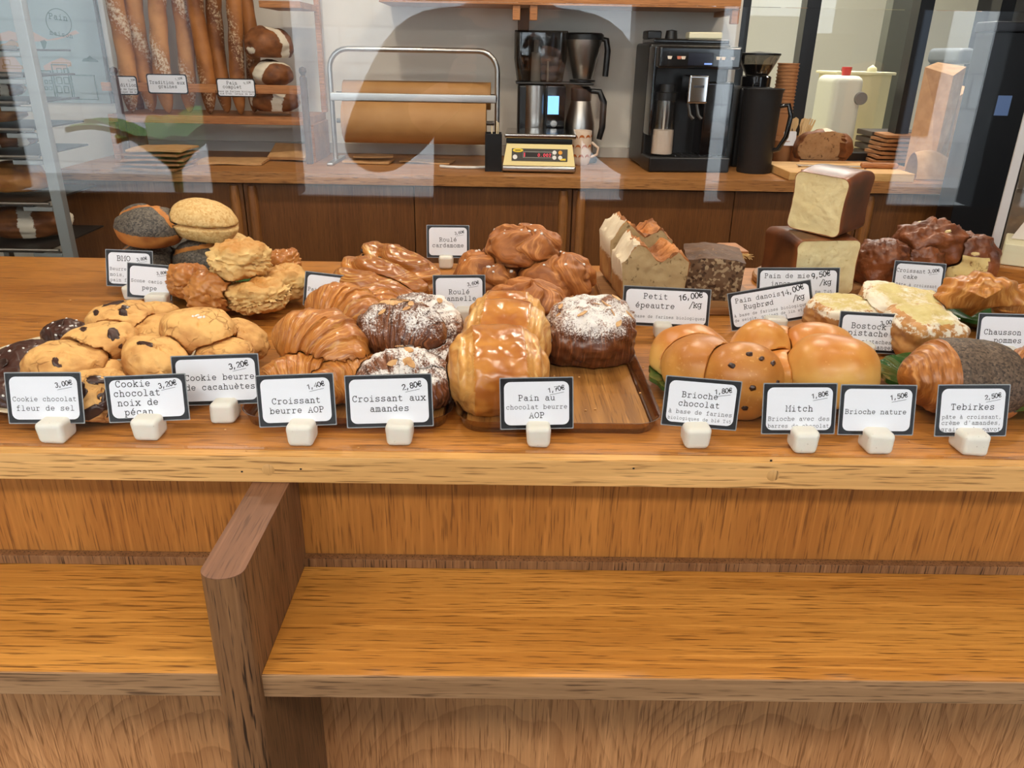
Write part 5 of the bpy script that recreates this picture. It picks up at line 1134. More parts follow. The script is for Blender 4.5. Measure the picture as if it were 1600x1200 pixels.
# wrapping paper dispenser
YP = 3.10
PD = thing('paper_dispenser', 'steel tube stand with two brown wrapping paper rolls and a cutter bar', 'paper dispenser', (aty(650, 240, YP).x, YP, ZT))
def lx(px, py=150): return aty(px, py, YP).x-PD.location.x
def lz(py, px=650): return zat(py, YP, px)-ZT
xl, xr, zt = lx(518), lx(777), lz(78)
path = [(xl, 0, .008), (xl, 0, zt-.07)]+[(xl+.07-.07*math.cos(R(a)), 0, zt-.07+.07*math.sin(R(a))) for a in range(15, 90, 15)]+[(xl+.07, 0, zt), (xr-.07, 0, zt)]+[(xr-.07+.07*math.sin(R(a)), 0, zt-.07+.07*math.cos(R(a))) for a in range(15, 90, 15)]+[(xr, 0, zt-.07), (xr, 0, .008)]
M().tube(path, .0095, 14).build('tube_frame', STEEL, PD)
for x in (xl, xr):
    M().box(x-.012, x+.012, -.11, .13, 0, .012, .004).build('foot', STEEL, PD)
    M().tube([(x*.985, .0, zt-.17), (x*.985, -.02, zt-.17), (x*.985, -.02, lz(150))], .004, 8).build('cutter_arm', STEEL_DARK, PD)
zc_ = lz(151); M().box(xl+.004, xr-.004, -.05, -.03, zc_-.016, zc_+.012, .003).build('cutter_bar', STEEL, PD)
PAPR = mottled('wrapping_paper', (176, 130, 76), (166, 120, 68), 12, 0.6)
def roll_(z, y, r, a, b): 
    o = M().lathe([(0.018, 0), (r-.001, 0), (r, .001), (r, b-a-.001), (r-.001, b-a), (.018, b-a)], 48, xf=Matrix.Translation((a, y, z)) @ Matrix.Rotation(R(90), 4, 'Y')).build('paper_roll', PAPR, PD)
    M().tube([(a-.03, y, z), (b+.03, y, z)], .008, 10).build('spindle', STEEL_DARK, o)
roll_(lz(190), -.015, .078, lx(540, 190), lx(760, 190))
roll_(lz(155)+.01, .10, .05, lx(530, 150), lx(766, 150))
cb = thing('cable', 'white cable lying under the right end of the paper roll', 'cable', (aty(720, 240, 3.12).x, 3.12, ZT))
M().tube([(-.07, -.125, .006), (-.04, -.14, .006), (.0, -.15, .006), (.05, -.148, .006), (.08, -.14, .006), (.11, -.128, .006)], .005, 8).build('cord', WHITE, cb)
# black card box
YX = 2.93; p = at(772, 268, ZT); BXH = zat(209, p.y, 772)-ZT
CBX = thing('card_box', 'narrow black box with pale cards sticking out, left of the scales', 'box', (p.x-.004, p.y+.035, ZT), R(2))
hwb = (aty(784, 250, p.y).x-aty(758, 250, p.y).x)/2
m = M(); m.box(-hwb, hwb, -.04, .04, 0, .006, .001)
for (a, b, c_, d) in ((-hwb, -hwb+.004, -.04, .04), (hwb-.004, hwb, -.04, .04), (-hwb+.004, hwb-.004, -.04, -.036), (-hwb+.004, hwb-.004, .036, .04)): m.box(a, b, c_, d, .004, BXH, .001)
m.build('box_body', BLACK, CBX)
for k, (dx, hh) in enumerate(((-.006, .155), (.012, .17), (.018, .165))): M().box(dx-.002, dx+.002, -.03+.02*k, .02+.01*k, .01, hh, .0005).build('card', plain('cream_card', (226, 206, 168), .6) if 'cream_card' not in bpy.data.materials else bpy.data.materials['cream_card'], CBX)
# scales
p0, p1 = at(786, 270, ZT), at(902, 274, ZT); ws_ = (p1-p0).length; SCL = thing('weighing_scale', 'steel counter scale with cream front panel and red figures', 'scale', ((p0.x+p1.x)/2, p0.y+.12, ZT), R(-2))
CREAMP = plain('cream_panel', (236, 216, 150), .4); hw = ws_/2
M().box(-hw, hw, -.12, .12, .004, .026, .008, 3).build('base', STEEL, SCL)
for sx in (-1, 1):
    for sy in (-1, 1): M().lathe([(0, 0), (.01, 0), (.01, .006), (0, .006)], 12, xf=Matrix.Translation((sx*(hw-.03), sy*.09, 0))).build('foot', BLACK, SCL)
m = M(); zp0, zp1 = .026, .098
for q in ([(-hw+.004, -.118, zp0), (hw-.004, -.118, zp0), (hw-.018, -.095, zp1), (-hw+.018, -.095, zp1)],): pass
V = [(-hw+.004, -.117, zp0), (hw-.004, -.117, zp0), (hw-.016, -.090, zp1), (-hw+.016, -.090, zp1), (-hw+.004, .11, zp0), (hw-.004, .11, zp0), (hw-.016, .10, zp1), (-hw+.016, .10, zp1)]
hs_ = M().add(V, [[0, 1, 2, 3], [5, 4, 7, 6], [4, 0, 3, 7], [1, 5, 6, 2], [3, 2, 6, 7], [4, 5, 1, 0]]).build('housing', CREAMP, SCL)
tilt = math.atan2(.027, zp1-zp0); fx = Matrix.Translation((0, -.1035, (zp0+zp1)/2)) @ Matrix.Rotation(-tilt, 4, 'X')
m = M(); m.box(-hw+.035, hw-.032, -.0025, .0, -.022, .022, .0015, xf=fx); disp_ = m.build('control_panel', plain('panel_brown', (50, 44, 36), .3), SCL)
dw = hw*.36
m = M(); m.box(-dw*1.0-.01, dw-.01+.01, -.0036, -.0022, -.011, .011, .0005, xf=fx); m.build('display_frame', plain('frame_grey', (170, 166, 158), .4), disp_)
m = M(); m.box(-dw-.0085, dw-.0015, -.0042, -.003, -.0092, .0092, .0003, xf=fx); m.build('display', plain('display_black', (22, 12, 12), .2), disp_)
RED = NB('red_figures'); RED.set(col=(0.5, .02, .03), ecol=(1, .06, .1, 1), est=1.2); RED = RED.m
m = M(); ink(m, '0.002', dw-.030, -.0065, .0085, 0, 1.0, 'C', .08, 0, 7); m2 = M().add(m.v, m.f, 0, fx @ Matrix.Translation((0, -.0046, 0))); m2.box(-dw-.006, -dw-.003, -.005, -.0043, -.008, .006, 0, xf=fx); m2.build('red_figures', RED, disp_, smooth=0)
YEL = plain('yellow_badge', (232, 200, 40), .4)
M().lathe([(0, 0), (.019, 0), (.019, .001), (0, .001)], 28, xf=fx @ Matrix.Translation((-hw+.057, -.0035, .0145)) @ Matrix.Rotation(R(90), 4, 'X') @ Matrix.Diagonal((1, .36, 1, 1))).build('maker_badge', YEL, disp_)
M().box(hw-.058, hw-.038, -.004, -.0024, -.019, -.012, .0004, xf=fx).build('model_badge', YEL, disp_)
m = M(); m.box(-hw+.047, -hw+.067, -.0036, -.003, .0132, .0158, 0, xf=fx @ Matrix.Translation((0, -.0012, 0))); m.build('badge_mark', INK, disp_)
for k, (dx, dz, c_) in enumerate(((.0, .009, WHITE), (.021, .009, plain('orange_key', (236, 160, 30), .4)), (.0, -.009, WHITE), (.021, -.009, WHITE))):
    M().lathe([(0, 0), (.0075, 0), (.007, .0016), (0, .0018)], 18, xf=fx @ Matrix.Translation((hw-.079+dx, -.0025, dz)) @ Matrix.Rotation(R(90), 4, 'X')).build('key', c_, disp_)
M().lathe([(.004, 0), (.0085, 0), (.008, .0016), (.004, .0016)], 20, xf=fx @ Matrix.Translation((-hw+.047, -.0025, -.009)) @ Matrix.Rotation(R(90), 4, 'X')).build('bubble_level', WHITE, disp_)
M().box(-hw+.014, hw-.016, -.085, .10, .098, .116, .003).build('neck', BLACK, SCL)
M().box(-hw+.008, hw-.002, -.10, .13, .118, .134, .005, 3).build('weighing_plate', plain('polished_steel', (200, 196, 190), .14, 1.0), SCL)
# mug with croissant motifs
p = at(905, 256, ZT); MUG = thing('mug', 'pale mug printed with little brown croissants, behind the scales', 'mug', (p.x, p.y-.02, ZT)); hm = .128; rm = .042
M().lathe([(0, 0), (rm*.72, 0), (rm*.85, .006), (rm, .03), (rm, hm), (rm-.003, hm), (rm-.003, .03), (rm*.8, .012), (0, .010)], 40).build('cup', plain('mug_glaze', (236, 216, 196), .3), MUG)
MOT = plain('motif_orange', (186, 104, 46), .4)
for k in range(15):
    a0 = R(-160+35*(k % 5)+17*((k//5) % 2)); z0 = .030+.036*(k//5); nseg = 10
    V = [(a0+.25*math.cos(R(-10+200*s_/nseg))*q_, z0+.0125*math.sin(R(-10+200*s_/nseg))*g_) for s_ in range(nseg+1) for q_, g_ in ((1.0, 1.0), (.86, .30))]
    r0_ = lambda z_: rm*(.85+.15*min(1, max(0, (z_-.006)/.024)))+.0007
    M().add([(r0_(z_)*math.cos(a_), r0_(z_)*math.sin(a_), z_) for a_, z_ in V], [[2*i, 2*i+1, 2*i+3, 2*i+2] for i in range(nseg)]).build('croissant_motif', MOT, MUG, smooth=60)
M().tube([(rm*.98, -.01, .03), (rm+.022, -.014, .04), (rm+.026, -.014, .065), (rm*.98, -.01, .085)], .005, 8).build('handle', plain('mug_glaze2', (226, 204, 184), .3), MUG)
# filter coffee machine
YM = 3.30
CMK = thing('coffee_maker', 'filter coffee machine with clear water tank, steel filter cone and jug', 'coffee machine', (aty(870, 240, YM).x, YM, ZT))
def cx_(px, py=150): return aty(px, py, YM).x-CMK.location.x
def cz_(py, px=860): return zat(py, YM, px)-ZT
x0, x1 = cx_(808, 180), cx_(880, 180); zb0, zb1 = 0.03, cz_(131)
M().box(x0-.01, cx_(930, 230), -.10, .08, 0, .03, .008).build('base', BLACK, CMK)
tower = M().box(x0, x1, -.08, .08, .03, zb1, .012, 3).build('tower', BLACK, CMK)
M().lathe([(0, .03), (.052, .03), (.052, zb1-.004), (0, zb1-.004)], 40, xf=Matrix.Translation(((x0*.62+x1*.38), -.045, 0))).build('steel_column', STEEL, CMK)
M().box(cx_(852, 180), x1, -.095, -.07, .04, zb1-.004, .004).build('control_strip', BLACK_GLOSS, CMK)
BLUE = NB('blue_display'); BLUE.set(col=(.1, .3, .6), ecol=(.22, .5, 1.0, 1), est=1.4)
M().box(cx_(854, 160), cx_(871, 160), -.0985, -.094, cz_(176), cz_(148), .001).build('display', BLUE.m, CMK)
M().lathe([(0, 0), (.014, 0), (.012, .014), (0, .015)], 24, xf=Matrix.Translation((cx_(863, 190), -.095, cz_(190))) @ Matrix.Rotation(R(90), 4, 'X')).build('knob', STEEL, CMK)
zt0, zt1 = zb1+.008, cz_(52)
m = M(); V = []; prof = [(0.0, zt0), (.36, zt0), (.44, zt0+.004), (.50, zt1-.09), (.50, zt1)]; xc_, wt = (cx_(803, 100)+cx_(884, 100))/2, cx_(884, 100)-cx_(803, 100)
for s_, z in prof:
    for x, y in rrect(max(2*s_*wt, .002), max(2*s_*.15, .002), max(min(.03, s_*.1), .0005), 6): V.append((xc_+x, y, z))
m.grid(V, len(prof), len(rrect(1, 1, .1, 6)), False, True); m.build('water_tank', SMOKED, CMK, smooth=50)
M().box(xc_-wt*.5, xc_+wt*.5, -.075, .075, zt1, zt1+.008, .004).build('tank_lid', SMOKED, CMK)
M().box(xc_-wt*.46, cx_(925, 125), -.085, .08, zb1, zb1+.008, .003).build('deck', BLACK, CMK)
M().lathe([(0, 0), (.020, 0), (.017, .10), (.019, .105), (.010, .108), (.009, .15), (0, .151)], 24, xf=Matrix.Translation((cx_(837, 110), -.01, zt0))).build('float_column', WHITE, CMK)
M().box(cx_(854, 110), cx_(857, 110), -.03, -.02, zt0, zt0+.075, .001).build('level_marker', WHITE, CMK)
xf_ = cx_(911, 90); zf0, zf1 = cz_(122), cz_(56)
M().lathe([(0, 0), (.036, 0), (.038, .004), (.068, zf1-zf0-.015), (.068, zf1-zf0-.004), (0, zf1-zf0-.004)], 44, xf=Matrix.Translation((xf_, -.02, zf0))).build('filter_cone', STEEL, CMK)
M().lathe([(0, 0), (.074, 0), (.074, .018), (.066, .024), (0, .025)], 44, xf=Matrix.Translation((xf_, -.02, zf1-.012))).build('filter_lid', BLACK, CMK)
M().tube([(xf_+.06, -.02, zf1-.006), (xf_+.085, -.022, zf1-.012), (xf_+.092, -.025, zf1-.05), (xf_+.088, -.025, zf0+.01)], .012, 12, taper=[.7, 1, 1, .95]).build('filter_handle', BLACK, CMK)
M().lathe([(0, 0), (.05, 0), (.05, .006), (0, .006)], 36, xf=Matrix.Translation((xf_, -.02, zf0-.010))).build('drip_ring', BLACK, CMK)
JUG = thing('coffee_jug', 'steel thermos jug with black lid and handle under the filter cone', 'jug', (CMK.location.x+cx_(905, 200), YM-.02, ZT+.031)); zj = cz_(134)-.031
M().lathe([(0, 0), (.058, 0), (.060, .01), (.060, zj*.45), (.040, zj*.78), (.038, zj*.8), (0, zj*.8)], 44).build('jug_body', STEEL, JUG)
M().lathe([(0.03, zj*.79), (.040, zj*.79), (.042, zj*.97), (.03, zj), (0, zj)], 32).build('lid', BLACK, JUG)
M().tube([(.03, -.01, zj*.94), (.07, -.015, zj*.93), (.088, -.02, zj*.78), (.088, -.02, zj*.4), (.078, -.02, zj*.22)], .012, 12, taper=[.8, 1, 1.1, 1.05, .9]).build('handle', BLACK, JUG)
# espresso machine
YE = aty(1100, 270, 2.9).y; p = at(1090, 270, ZT); YE = p.y
xl_, xr_ = aty(1012, 268, YE).x, aty(1140, 272, YE).x; we = xr_-xl_; he = zat(64, YE+.2, 1080)-ZT; de = .36
ESP = thing('espresso_machine', 'black bean-to-cup espresso machine with milk carafe in its left bay', 'coffee machine', ((xl_+xr_)/2, YE, ZT), R(4)); h2 = we/2
def ez_(py, px=1090): return zat(py, YE, px)-ZT
M().box(-h2, h2, 0.0, .16, 0.0, ez_(246), .008, 3).build('drip_tray', BLACK, ESP)
gr = M()
for k in range(9): M().box(-h2*.35+k*we*.075, -h2*.35+k*we*.075+.006, .02, .13, ez_(246), ez_(246)+.002).build('grille_bar', STEEL_DARK, ESP)
body = M(); body.box(-h2, h2, .13, de, 0.004, he-.01, .012, 3); body.build('body', BLACK, ESP)
M().box(-h2+.001, -h2*.985+.012, .05, .14, ez_(215), he-.02, .006).build('side_cheek', BLACK_GLOSS, ESP)
M().box(h2*.28, h2-.001, .04, .14, ez_(250), ez_(128), .01).build('right_column', BLACK_GLOSS, ESP)
zf0_, zf1_ = ez_(108), ez_(74); fr_ = M().box(-h2*.97, h2*.99, .0, .14, zf0_, zf1_+.004, .010, 3).build('front_panel', BLACK_GLOSS, ESP)
M().box(-h2*.28, h2*.30, -.002, .004, zf0_+.012, zf1_-.018, .001).build('screen', plain('screen_dark', (22, 24, 40), .15), fr_)
BL2 = NB('blue_mark'); BL2.set(col=(.1, .2, .6), ecol=(.3, .45, 1, 1), est=.8); M().box(h2*.10, h2*.28, -.0032, -.0018, zf0_+.015, zf0_+.020).build('blue_mark', BL2.m, fr_)
for dx, c_ in ((-.72, (238, 226, 210)), (-.50, (206, 120, 96)), (-.40, (232, 214, 196)), (.42, (238, 226, 210)), (.54, (230, 210, 190)), (.76, (190, 190, 196))):
    M().lathe([(0, 0), (.006, 0), (.0085, .010), (0, .0101)], 14, xf=Matrix.Translation((h2*dx, -.0012, (zf0_+zf1_)/2-.004)) @ Matrix.Diagonal((1, .15, 1, 1))).build('drink_icon', plain('icon_%d' % int(dx*100+200), c_, .5), fr_)
xs = -h2*.02
sp_ = M().box(xs-.034, xs+.040, -.02, .08, ez_(162), ez_(117), .008, 3).build('spout_block', plain('chrome', (214, 214, 216), .08, 1.0), ESP)
M().box(xs-.017, xs+.021, -.0215, -.0195, ez_(137), ez_(133), .0006).build('maker_plate', plain('maker_dark', (60, 60, 64), .3), sp_)
for dx in (-.012, .018): M().tube([(xs+dx-.01, .01, ez_(162)+.004), (xs+dx, .005, ez_(180)), (xs+dx+.012, .0, ez_(186))], .007, 10).build('coffee_nozzle', STEEL_DARK, sp_)
M().box(-h2*.88, h2*.98, .15, de-.02, he-.012, he+.006, .006).build('top_lid', BLACK_GLOSS, ESP)
M().box(-h2*.9, -h2*.55, .24, de-.03, he+.004, he+.034, .006).build('bean_lid', BLACK, ESP)
M().lathe([(0, 0), (.024, 0), (.020, .03), (0, .034)], 20, xf=Matrix.Translation((-h2*.35, .22, he+.004))).build('grind_knob', BLACK, ESP)
wb_ = M().box(-.062, .062, -.035, .035, 0, .024, .006, 3).build('container_lid', plain('cream_lid', (236, 230, 200), .45), None, (0, 0, 0)); wb_.location = ESP.matrix_basis @ Vector((h2*.42, .20, he+.0065))
tag(wb_, 'cream plastic lid lying on top of the espresso machine', 'lid')
MC = thing('milk_carafe', 'clear milk carafe half full of milk, in the espresso machine', 'carafe', ESP.matrix_basis @ Vector((-h2*.62, .055, ez_(246)+.003)), R(4)); hm_ = ez_(160)-ez_(246)
M().lathe([(0, .0), (.040, 0), (.042, .004), (.038, hm_), (.036, hm_), (.039, .006), (0, .004)], 36).build('carafe_body', CLEAR, MC)
M().lathe([(0, .0045), (.0385, .0045), (.0375, hm_*.46), (0, hm_*.46)], 36).build('milk', plain('milk', (240, 230, 222), .3), MC)
M().lathe([(0, hm_), (.040, hm_), (.040, hm_+.026), (.03, hm_+.03), (.028, hm_+.055), (0, hm_+.056)], 32).build('lid', BLACK, MC)
M().tube([(0, .005, hm_*.4), (0, .005, hm_)], .004, 8).build('straw', WHITE, MC)
# coffee grinder, black jug, cup stack, small cup
YGR = 3.22
gx = aty(1178, 150, YGR).x; GRD = thing('coffee_grinder', 'black coffee grinder with smoked bean hopper behind the matt black jug', 'grinder', (gx, YGR, ZT)); gz = lambda py: zat(py, YGR, 1178)-ZT
M().box(-.075, .055, -.07, .08, 0, gz(135), .012, 3).build('body', BLACK, GRD)
M().box(-.03, .05, -.085, -.07, gz(165), gz(138), .003).build('steel_band', STEEL, GRD)
M().lathe([(0, gz(136)), (.055, gz(136)), (.056, gz(120)), (.05, gz(118)), (0, gz(118))], 32).build('collar', BLACK_GLOSS, GRD)
M().lathe([(.042, gz(118)), (.05, gz(112)), (.075, gz(90)), (.078, gz(86))], 40).build('bean_hopper', SMOKED, GRD)
M().lathe([(0, gz(118)), (.040, gz(117)), (.062, gz(101)), (0, gz(100))], 32).build('coffee_beans', plain('beans', (30, 20, 16), .5), GRD)
M().lathe([(0, gz(86)), (.080, gz(86)), (.080, gz(83)), (.02, gz(81)), (0, gz(80))], 40).build('hopper_lid', BLACK, GRD)
p = at(1183, 272, ZT); JB = thing('black_jug', 'tall matt black jug with a curved handle in front of the grinder', 'jug', (p.x, p.y+.055, ZT), R(-10)); hj = zat(139, p.y, 1190)-ZT
M().lathe([(0, 0), (.060, 0), (.062, .004), (.068, hj*.95), (.074, hj), (.070, hj), (.064, hj*.94), (.058, .01), (0, .01)], 48).build('body', BLACK_MATT, JB)
M().lathe([(0, hj-.012), (.066, hj-.012), (.066, hj-.006), (0, hj-.005)], 36).build('lid', BLACK, JB)
M().tube([(.058, -.02, hj*.80), (.090, -.032, hj*.82), (.102, -.036, hj*.70), (.096, -.034, hj*.45), (.075, -.03, hj*.30), (.056, -.022, hj*.28)], .009, 12).build('handle', BLACK_GLOSS, JB)
p = aty(1221, 180, 3.345); n_c = 16; zc0 = zat(186, 3.345, 1216); zc1 = zat(97, 3.345, 1216)
for k in range(n_c):
    z0 = ZT+.001 if k == 0 else zc0-.075+(zc1-zc0-.02)*k/(n_c-1)
    if k == 0: continue
    o = M().lathe([(0, 0), (.0290, 0), (.0292, .001), (.0405, .088), (.0432, .0885), (.0432, .0915), (.0400, .092), (.0284, .003), (0, .003)], 28).build('paper_cup', CARDB2, None, (p.x+.0003*math.sin(k*2), 3.345, z0), smooth=40)
    tag(o, 'brown paper cup in the tall stack behind the matt black jug', 'cup', 'stacked brown paper cups')
CPH = M().box(-.045, .045, -.045, .045, 0, zc0-.075+(zc1-zc0-.02)/(n_c-1)-ZT-.001, .003).build('cup_box', CARDB2, None, (p.x, 3.345, ZT)); tag(CPH, 'brown box that carries the stack of paper cups', 'box')
def cup(label, px, py, r, h, name='paper_cup', mat=CARDB2):
    q = at(px, py, ZT); return tag(M().lathe([(0, 0), (r*.72, 0), (r*.75, .002), (r, h-.003), (r+.002, h-.002), (r+.002, h), (r-.002, h), (r*.7, .004), (0, .004)], 32).build(name, mat, None, (q.x, q.y+r, ZT), smooth=40), label, 'cup', 'brown paper cups on the worktop')
cup('brown paper cup between the espresso machine and the matt black jug', 1139, 254, .036, .094)
c1 = cup('brown paper cup with wooden cutlery right of the matt black jug', 1242, 254, .042, .10); c2 = cup('brown paper cup behind the jug handle, holding a small white card', 1224, 259, .038, .095)
WOODP = wood('pale_wood', (226, 196, 146), (210, 176, 124), (170, 132, 86), 'Z', .6, pore=.25)
for k, (dx, dy, an, kind) in enumerate(((-.016, .006, -8, 's'), (-.004, .012, -2, 's'), (.010, .0, 6, 's'), (.022, .008, 16, 'f'), (.004, -.01, 10, 's'))):
    m = M(); L_ = .17
    if kind == 's': pts = [(-.005, 0), (.005, 0), (.006, L_-.05), (.013, L_-.03), (.012, L_-.008), (0, L_), (-.012, L_-.008), (-.013, L_-.03), (-.006, L_-.05)]
    else: pts = [(-.005, 0), (.005, 0), (.006, L_-.06), (.014, L_-.04), (.014, L_), (.008, L_), (.007, L_-.025), (.003, L_-.025), (.003, L_), (-.003, L_), (-.003, L_-.025), (-.007, L_-.025), (-.008, L_), (-.014, L_), (-.014, L_-.04), (-.006, L_-.06)]
    m.prism(pts, -.001, .001, 0, Matrix.Rotation(R(90), 4, 'X'))
    o = m.build('wooden_fork' if kind == 'f' else 'wooden_spoon', WOODP, None, (c1.location.x+dx*.6, c1.location.y+dy, ZT+.006), (R(4), R(an), 0), smooth=0)
    tag(o, 'wooden fork leaning right in the brown cup' if kind == 'f' else 'wooden spoon standing in the brown cup right of the jug', 'fork' if kind == 'f' else 'spoon', None if kind == 'f' else 'wooden spoons in the cup')
tg = M().prism(rrect(.05, .055, .006), -.0006, .0006, 0, Matrix.Rotation(R(90), 4, 'X')).build('small_card', CARDW, None, (c2.location.x+.01, c2.location.y-.036, ZT+.105), (R(-8), 0, 0), smooth=0); tag(tg, 'small white card standing in the cup behind the jug handle', 'card')
q = at(1268, 247, ZT); JR = thing('sugar_jar', 'small glass jar with steel lid behind the cut bread', 'jar', (q.x, q.y+.03, ZT))
M().lathe([(0, 0), (.034, 0), (.035, .07), (.03, .078)], 28).build('glass', CLEAR, JR); M().lathe([(0, .0), (.032, 0), (.031, .028), (0, .029)], 28, xf=Matrix.Translation((0, 0, .078))).build('lid', STEEL, JR)
M().lathe([(0, .003), (.032, .003), (.032, .05), (0, .05)], 24).build('sugar', plain('sugar', (226, 214, 194), .8), JR)
# cutting board with bread and knife
CBW = wood('cutting_board', (226, 180, 116), (206, 156, 92), (156, 106, 58), 'X', .55, pore=.3)
a_, b_, c_, d_ = at(1206, 268, ZT+.03), at(1432, 270, ZT+.03), at(1405, 253, ZT+.03), at(1222, 240, ZT+.03)
yb0 = 2.815; zb_ = .030
x0_, x1_ = aty(1234, 268, yb0).x, aty(1430, 275, yb0).x
CBD = M().box(x0_, x1_, yb0, yb0+.30, ZT+.0005, ZT+zb_, .004, 2).build('cutting_board', CBW); tag(CBD, 'thick pale cutting board at the right end of the back worktop', 'cutting board')
CRM2 = crumb('brown_crumb', (172, 132, 92), (148, 108, 72), (92, 62, 40), 120, 90, .58)
q = at(1290, 252, ZT+zb_)
P, F, C, D = blob(.115, .085, .075, 40, 64, 2.2, -.5, lambda D, P: .006*fbm(D*2.5+4, 4)-.004*np.abs(np.sin(P[:, 0]*40)), lambda D, P: np.stack([sat(.5+.4*fbm(D*3, 2)), smooth(np.sin(P[:, 0]*42+1.5), .3, .7)*(D[:, 0] > -.1), D[:, 0]*0], -1))
msk = P[:, 1] < -.03; P[:, 1] = np.where(msk & (P[:, 0] < .06), -.03+(P[:, 1]+.03)*.06, P[:, 1]); m = mesh_of(P, F, C); m.mi = [1 if all(P[k][1] < -.028 and P[k][0] < .062 for k in f) else 0 for f in F]
tag(m.build('cut_loaf', [LOAFD, CRM2], None, (q.x, q.y+.05, ZT+zb_+.0005), (0, 0, R(-4)), smooth=60, tex=True), 'cut country loaf with brown crumb on the cutting board', 'bread')
q = at(1330, 262, ZT+zb_); KN = thing('bread_knife', 'bread knife with wooden handle lying on the cutting board', 'knife', (q.x, q.y-.005, ZT+zb_+.0005), R(-3))
M().box(-.20, .03, -.010, .012, .004, .006, .0006).build('blade', STEEL, KN); M().box(.03, .165, -.012, .012, .0, .020, .008, 3).build('handle', wood('knife_wood', (196, 136, 88), (170, 108, 64), (120, 70, 40), 'X', .45), KN)
for k in range(14):
    rg = random.Random(k+60); V, Fc, _ = lump(rg.uniform(.0025, .006), k, .5, 5); qx = x0_+.03+rg.random()*.3; qy = yb0+.02+rg.random()*.12
    tag(M().add(V, Fc).build('bread_crumb', RUGT, None, (qx, qy, ZT+zb_+.002), smooth=60), 'dark bread crumb scattered on the cutting board', 'crumb', 'crumbs on the cutting board')
# kraft bags, right end
def gusset_bag(label, px, py, Y, w_, d, h, rot, slant=.0):
    q = aty(px, py, Y); t = thing('standing_bag', label, 'paper bag', (q.x, Y, ZT+.0005), rot, 'standing kraft bags at the right end')
    V = [(-w_/2, -d/2, 0), (w_/2, -d/2, 0), (w_/2, d/2, 0), (-w_/2, d/2, 0), (-w_/2, -d/2, h-.045), (w_/2, -d/2, h-.014), (w_/2, d/2, h), (-w_/2, d/2, h-.018), (-w_/2+.0, 0, h*.45), (-w_/2+.03, 0, h*.72), (0, -d/2-.012, h*.45), (w_/2-.03, 0, h*.72)]
    F = [[3, 2, 1, 0], [4, 5, 6, 7], [0, 10, 4], [0, 1, 10], [1, 5, 10], [5, 4, 10], [1, 2, 11], [2, 6, 11], [6, 5, 11], [5, 1, 11], [2, 3, 7, 6], [3, 0, 9], [0, 4, 9], [4, 7, 9], [7, 3, 9]]
    V[9] = (-w_/2+.025, 0, h*.6)
    M().add([v for v in V], F).build('bag', KRAFT, t, smooth=0)
    M().box(-w_*.45, w_*.45, -d/2-.006, -d/2-.003, .008, .06, .0005).build('folded_flap', KRAFT, t); return t
gusset_bag('tall kraft bag standing open side down, pale top facing up', 1457, 200, 3.12, .112, .105, zat(97, 3.2, 1458)-ZT+.0, R(43))
gusset_bag('shorter kraft bag standing behind the tall one at its right', 1477, 200, 3.29, .10, .09, zat(130, 3.35, 1490)-ZT, R(40))
for k in range(7): flat_bag(['bottom kraft bag of the leaning pile at the right end', 'second kraft bag from the bottom of the right pile', 'third kraft bag from the bottom of the right pile', 'middle kraft bag of the right pile', 'kraft bag two below the top of the right pile', 'kraft bag one below the top of the right pile', 'topmost kraft bag of the pile beside the standing bags'][k],
                            1384+2*k, 249, .15, .14, R(5*(k % 3)-5), ZT+.001+.0165*k, KRAFT2, 'kraft bag pile at the right end', .011, k+3)
ob = thing('open_bag', 'open kraft bag lying on its side in front of the standing bags', 'paper bag', dep(1474, 240, 2.93, ZT+.001), R(-6)); n = 24; V = []
for i in range(n):
    for j in range(13):
        u = i/(n-1); v = j/12; a = math.pi*v; V.append((-.10+.20*u, -.06*math.cos(a), .004+(.085+.02*math.sin(u*5))*math.sin(a)*(1-.35*u)))
obm = M().grid(V, n, 13); obm.grid([(x, y, z-.0025 if z > .01 else z-.001) for x, y, z in V], n, 13); obm.build('bag', KRAFT, ob, smooth=60); M().box(-.10, .10, -.06, .06, .0, .003, .001).build('lower_side', KRAFT2, ob); ob.location.z = ZT+.001
flat_bag('torn dark kraft sheet at the right end of the worktop, in front', 1392, 268, .12, .07, R(-14), ZT+.001, plain('grey_kraft', (120, 96, 78), .8), 'kraft sheets at the right end', .010, 9)
# behind the inner window: jug-like mixer bowl, tub, trays, grey machine
YK = 3.75
struct('trim_2', M().box(XW+.01, XR-.01, YB+.14, YK+.6, 0.86, 0.98), plain('kitchen_bench', (190, 184, 160), .6))
def kx(px, py=170): return aty(px, py, YK).x
def kz(py, px=1330): return zat(py, YK, px)
WM = thing('kitchen_mixer', 'white rounded kitchen mixer with a red knob behind the inner window', 'mixer', ((kx(1283)+kx(1330))/2, YK, .981)); hwk = (kx(1330)-kx(1283))/2
mk = M(); mk.box(-hwk, hwk, -.10, .12, 0, kz(118)-.981, .03, 4); mk.build('housing', plain('mixer_white', (226, 228, 216), .35), WM)
M().lathe([(0, 0), (.018, 0), (.022, .035), (0, .036)], 20, xf=Matrix.Translation((.01, -.02, kz(118)-.981))).build('red_knob', plain('knob_red', (196, 60, 56), .4), WM)
M().lathe([(0, 0), (.028, 0), (.026, .015), (0, .016)], 20, xf=Matrix.Translation((hwk-.01, -.10, kz(152)-.981)) @ Matrix.Rotation(R(90), 4, 'X')).build('grey_dial', plain('dial_grey', (120, 122, 124), .4), WM)
TB_ = thing('flour_tub', 'cream plastic tub with a flat rim behind the inner window', 'tub', ((kx(1325)+kx(1412))/2, YK+.30, .981)); hwt = (kx(1412)-kx(1325))/2; ht = kz(113)-.981
mt = M(); 
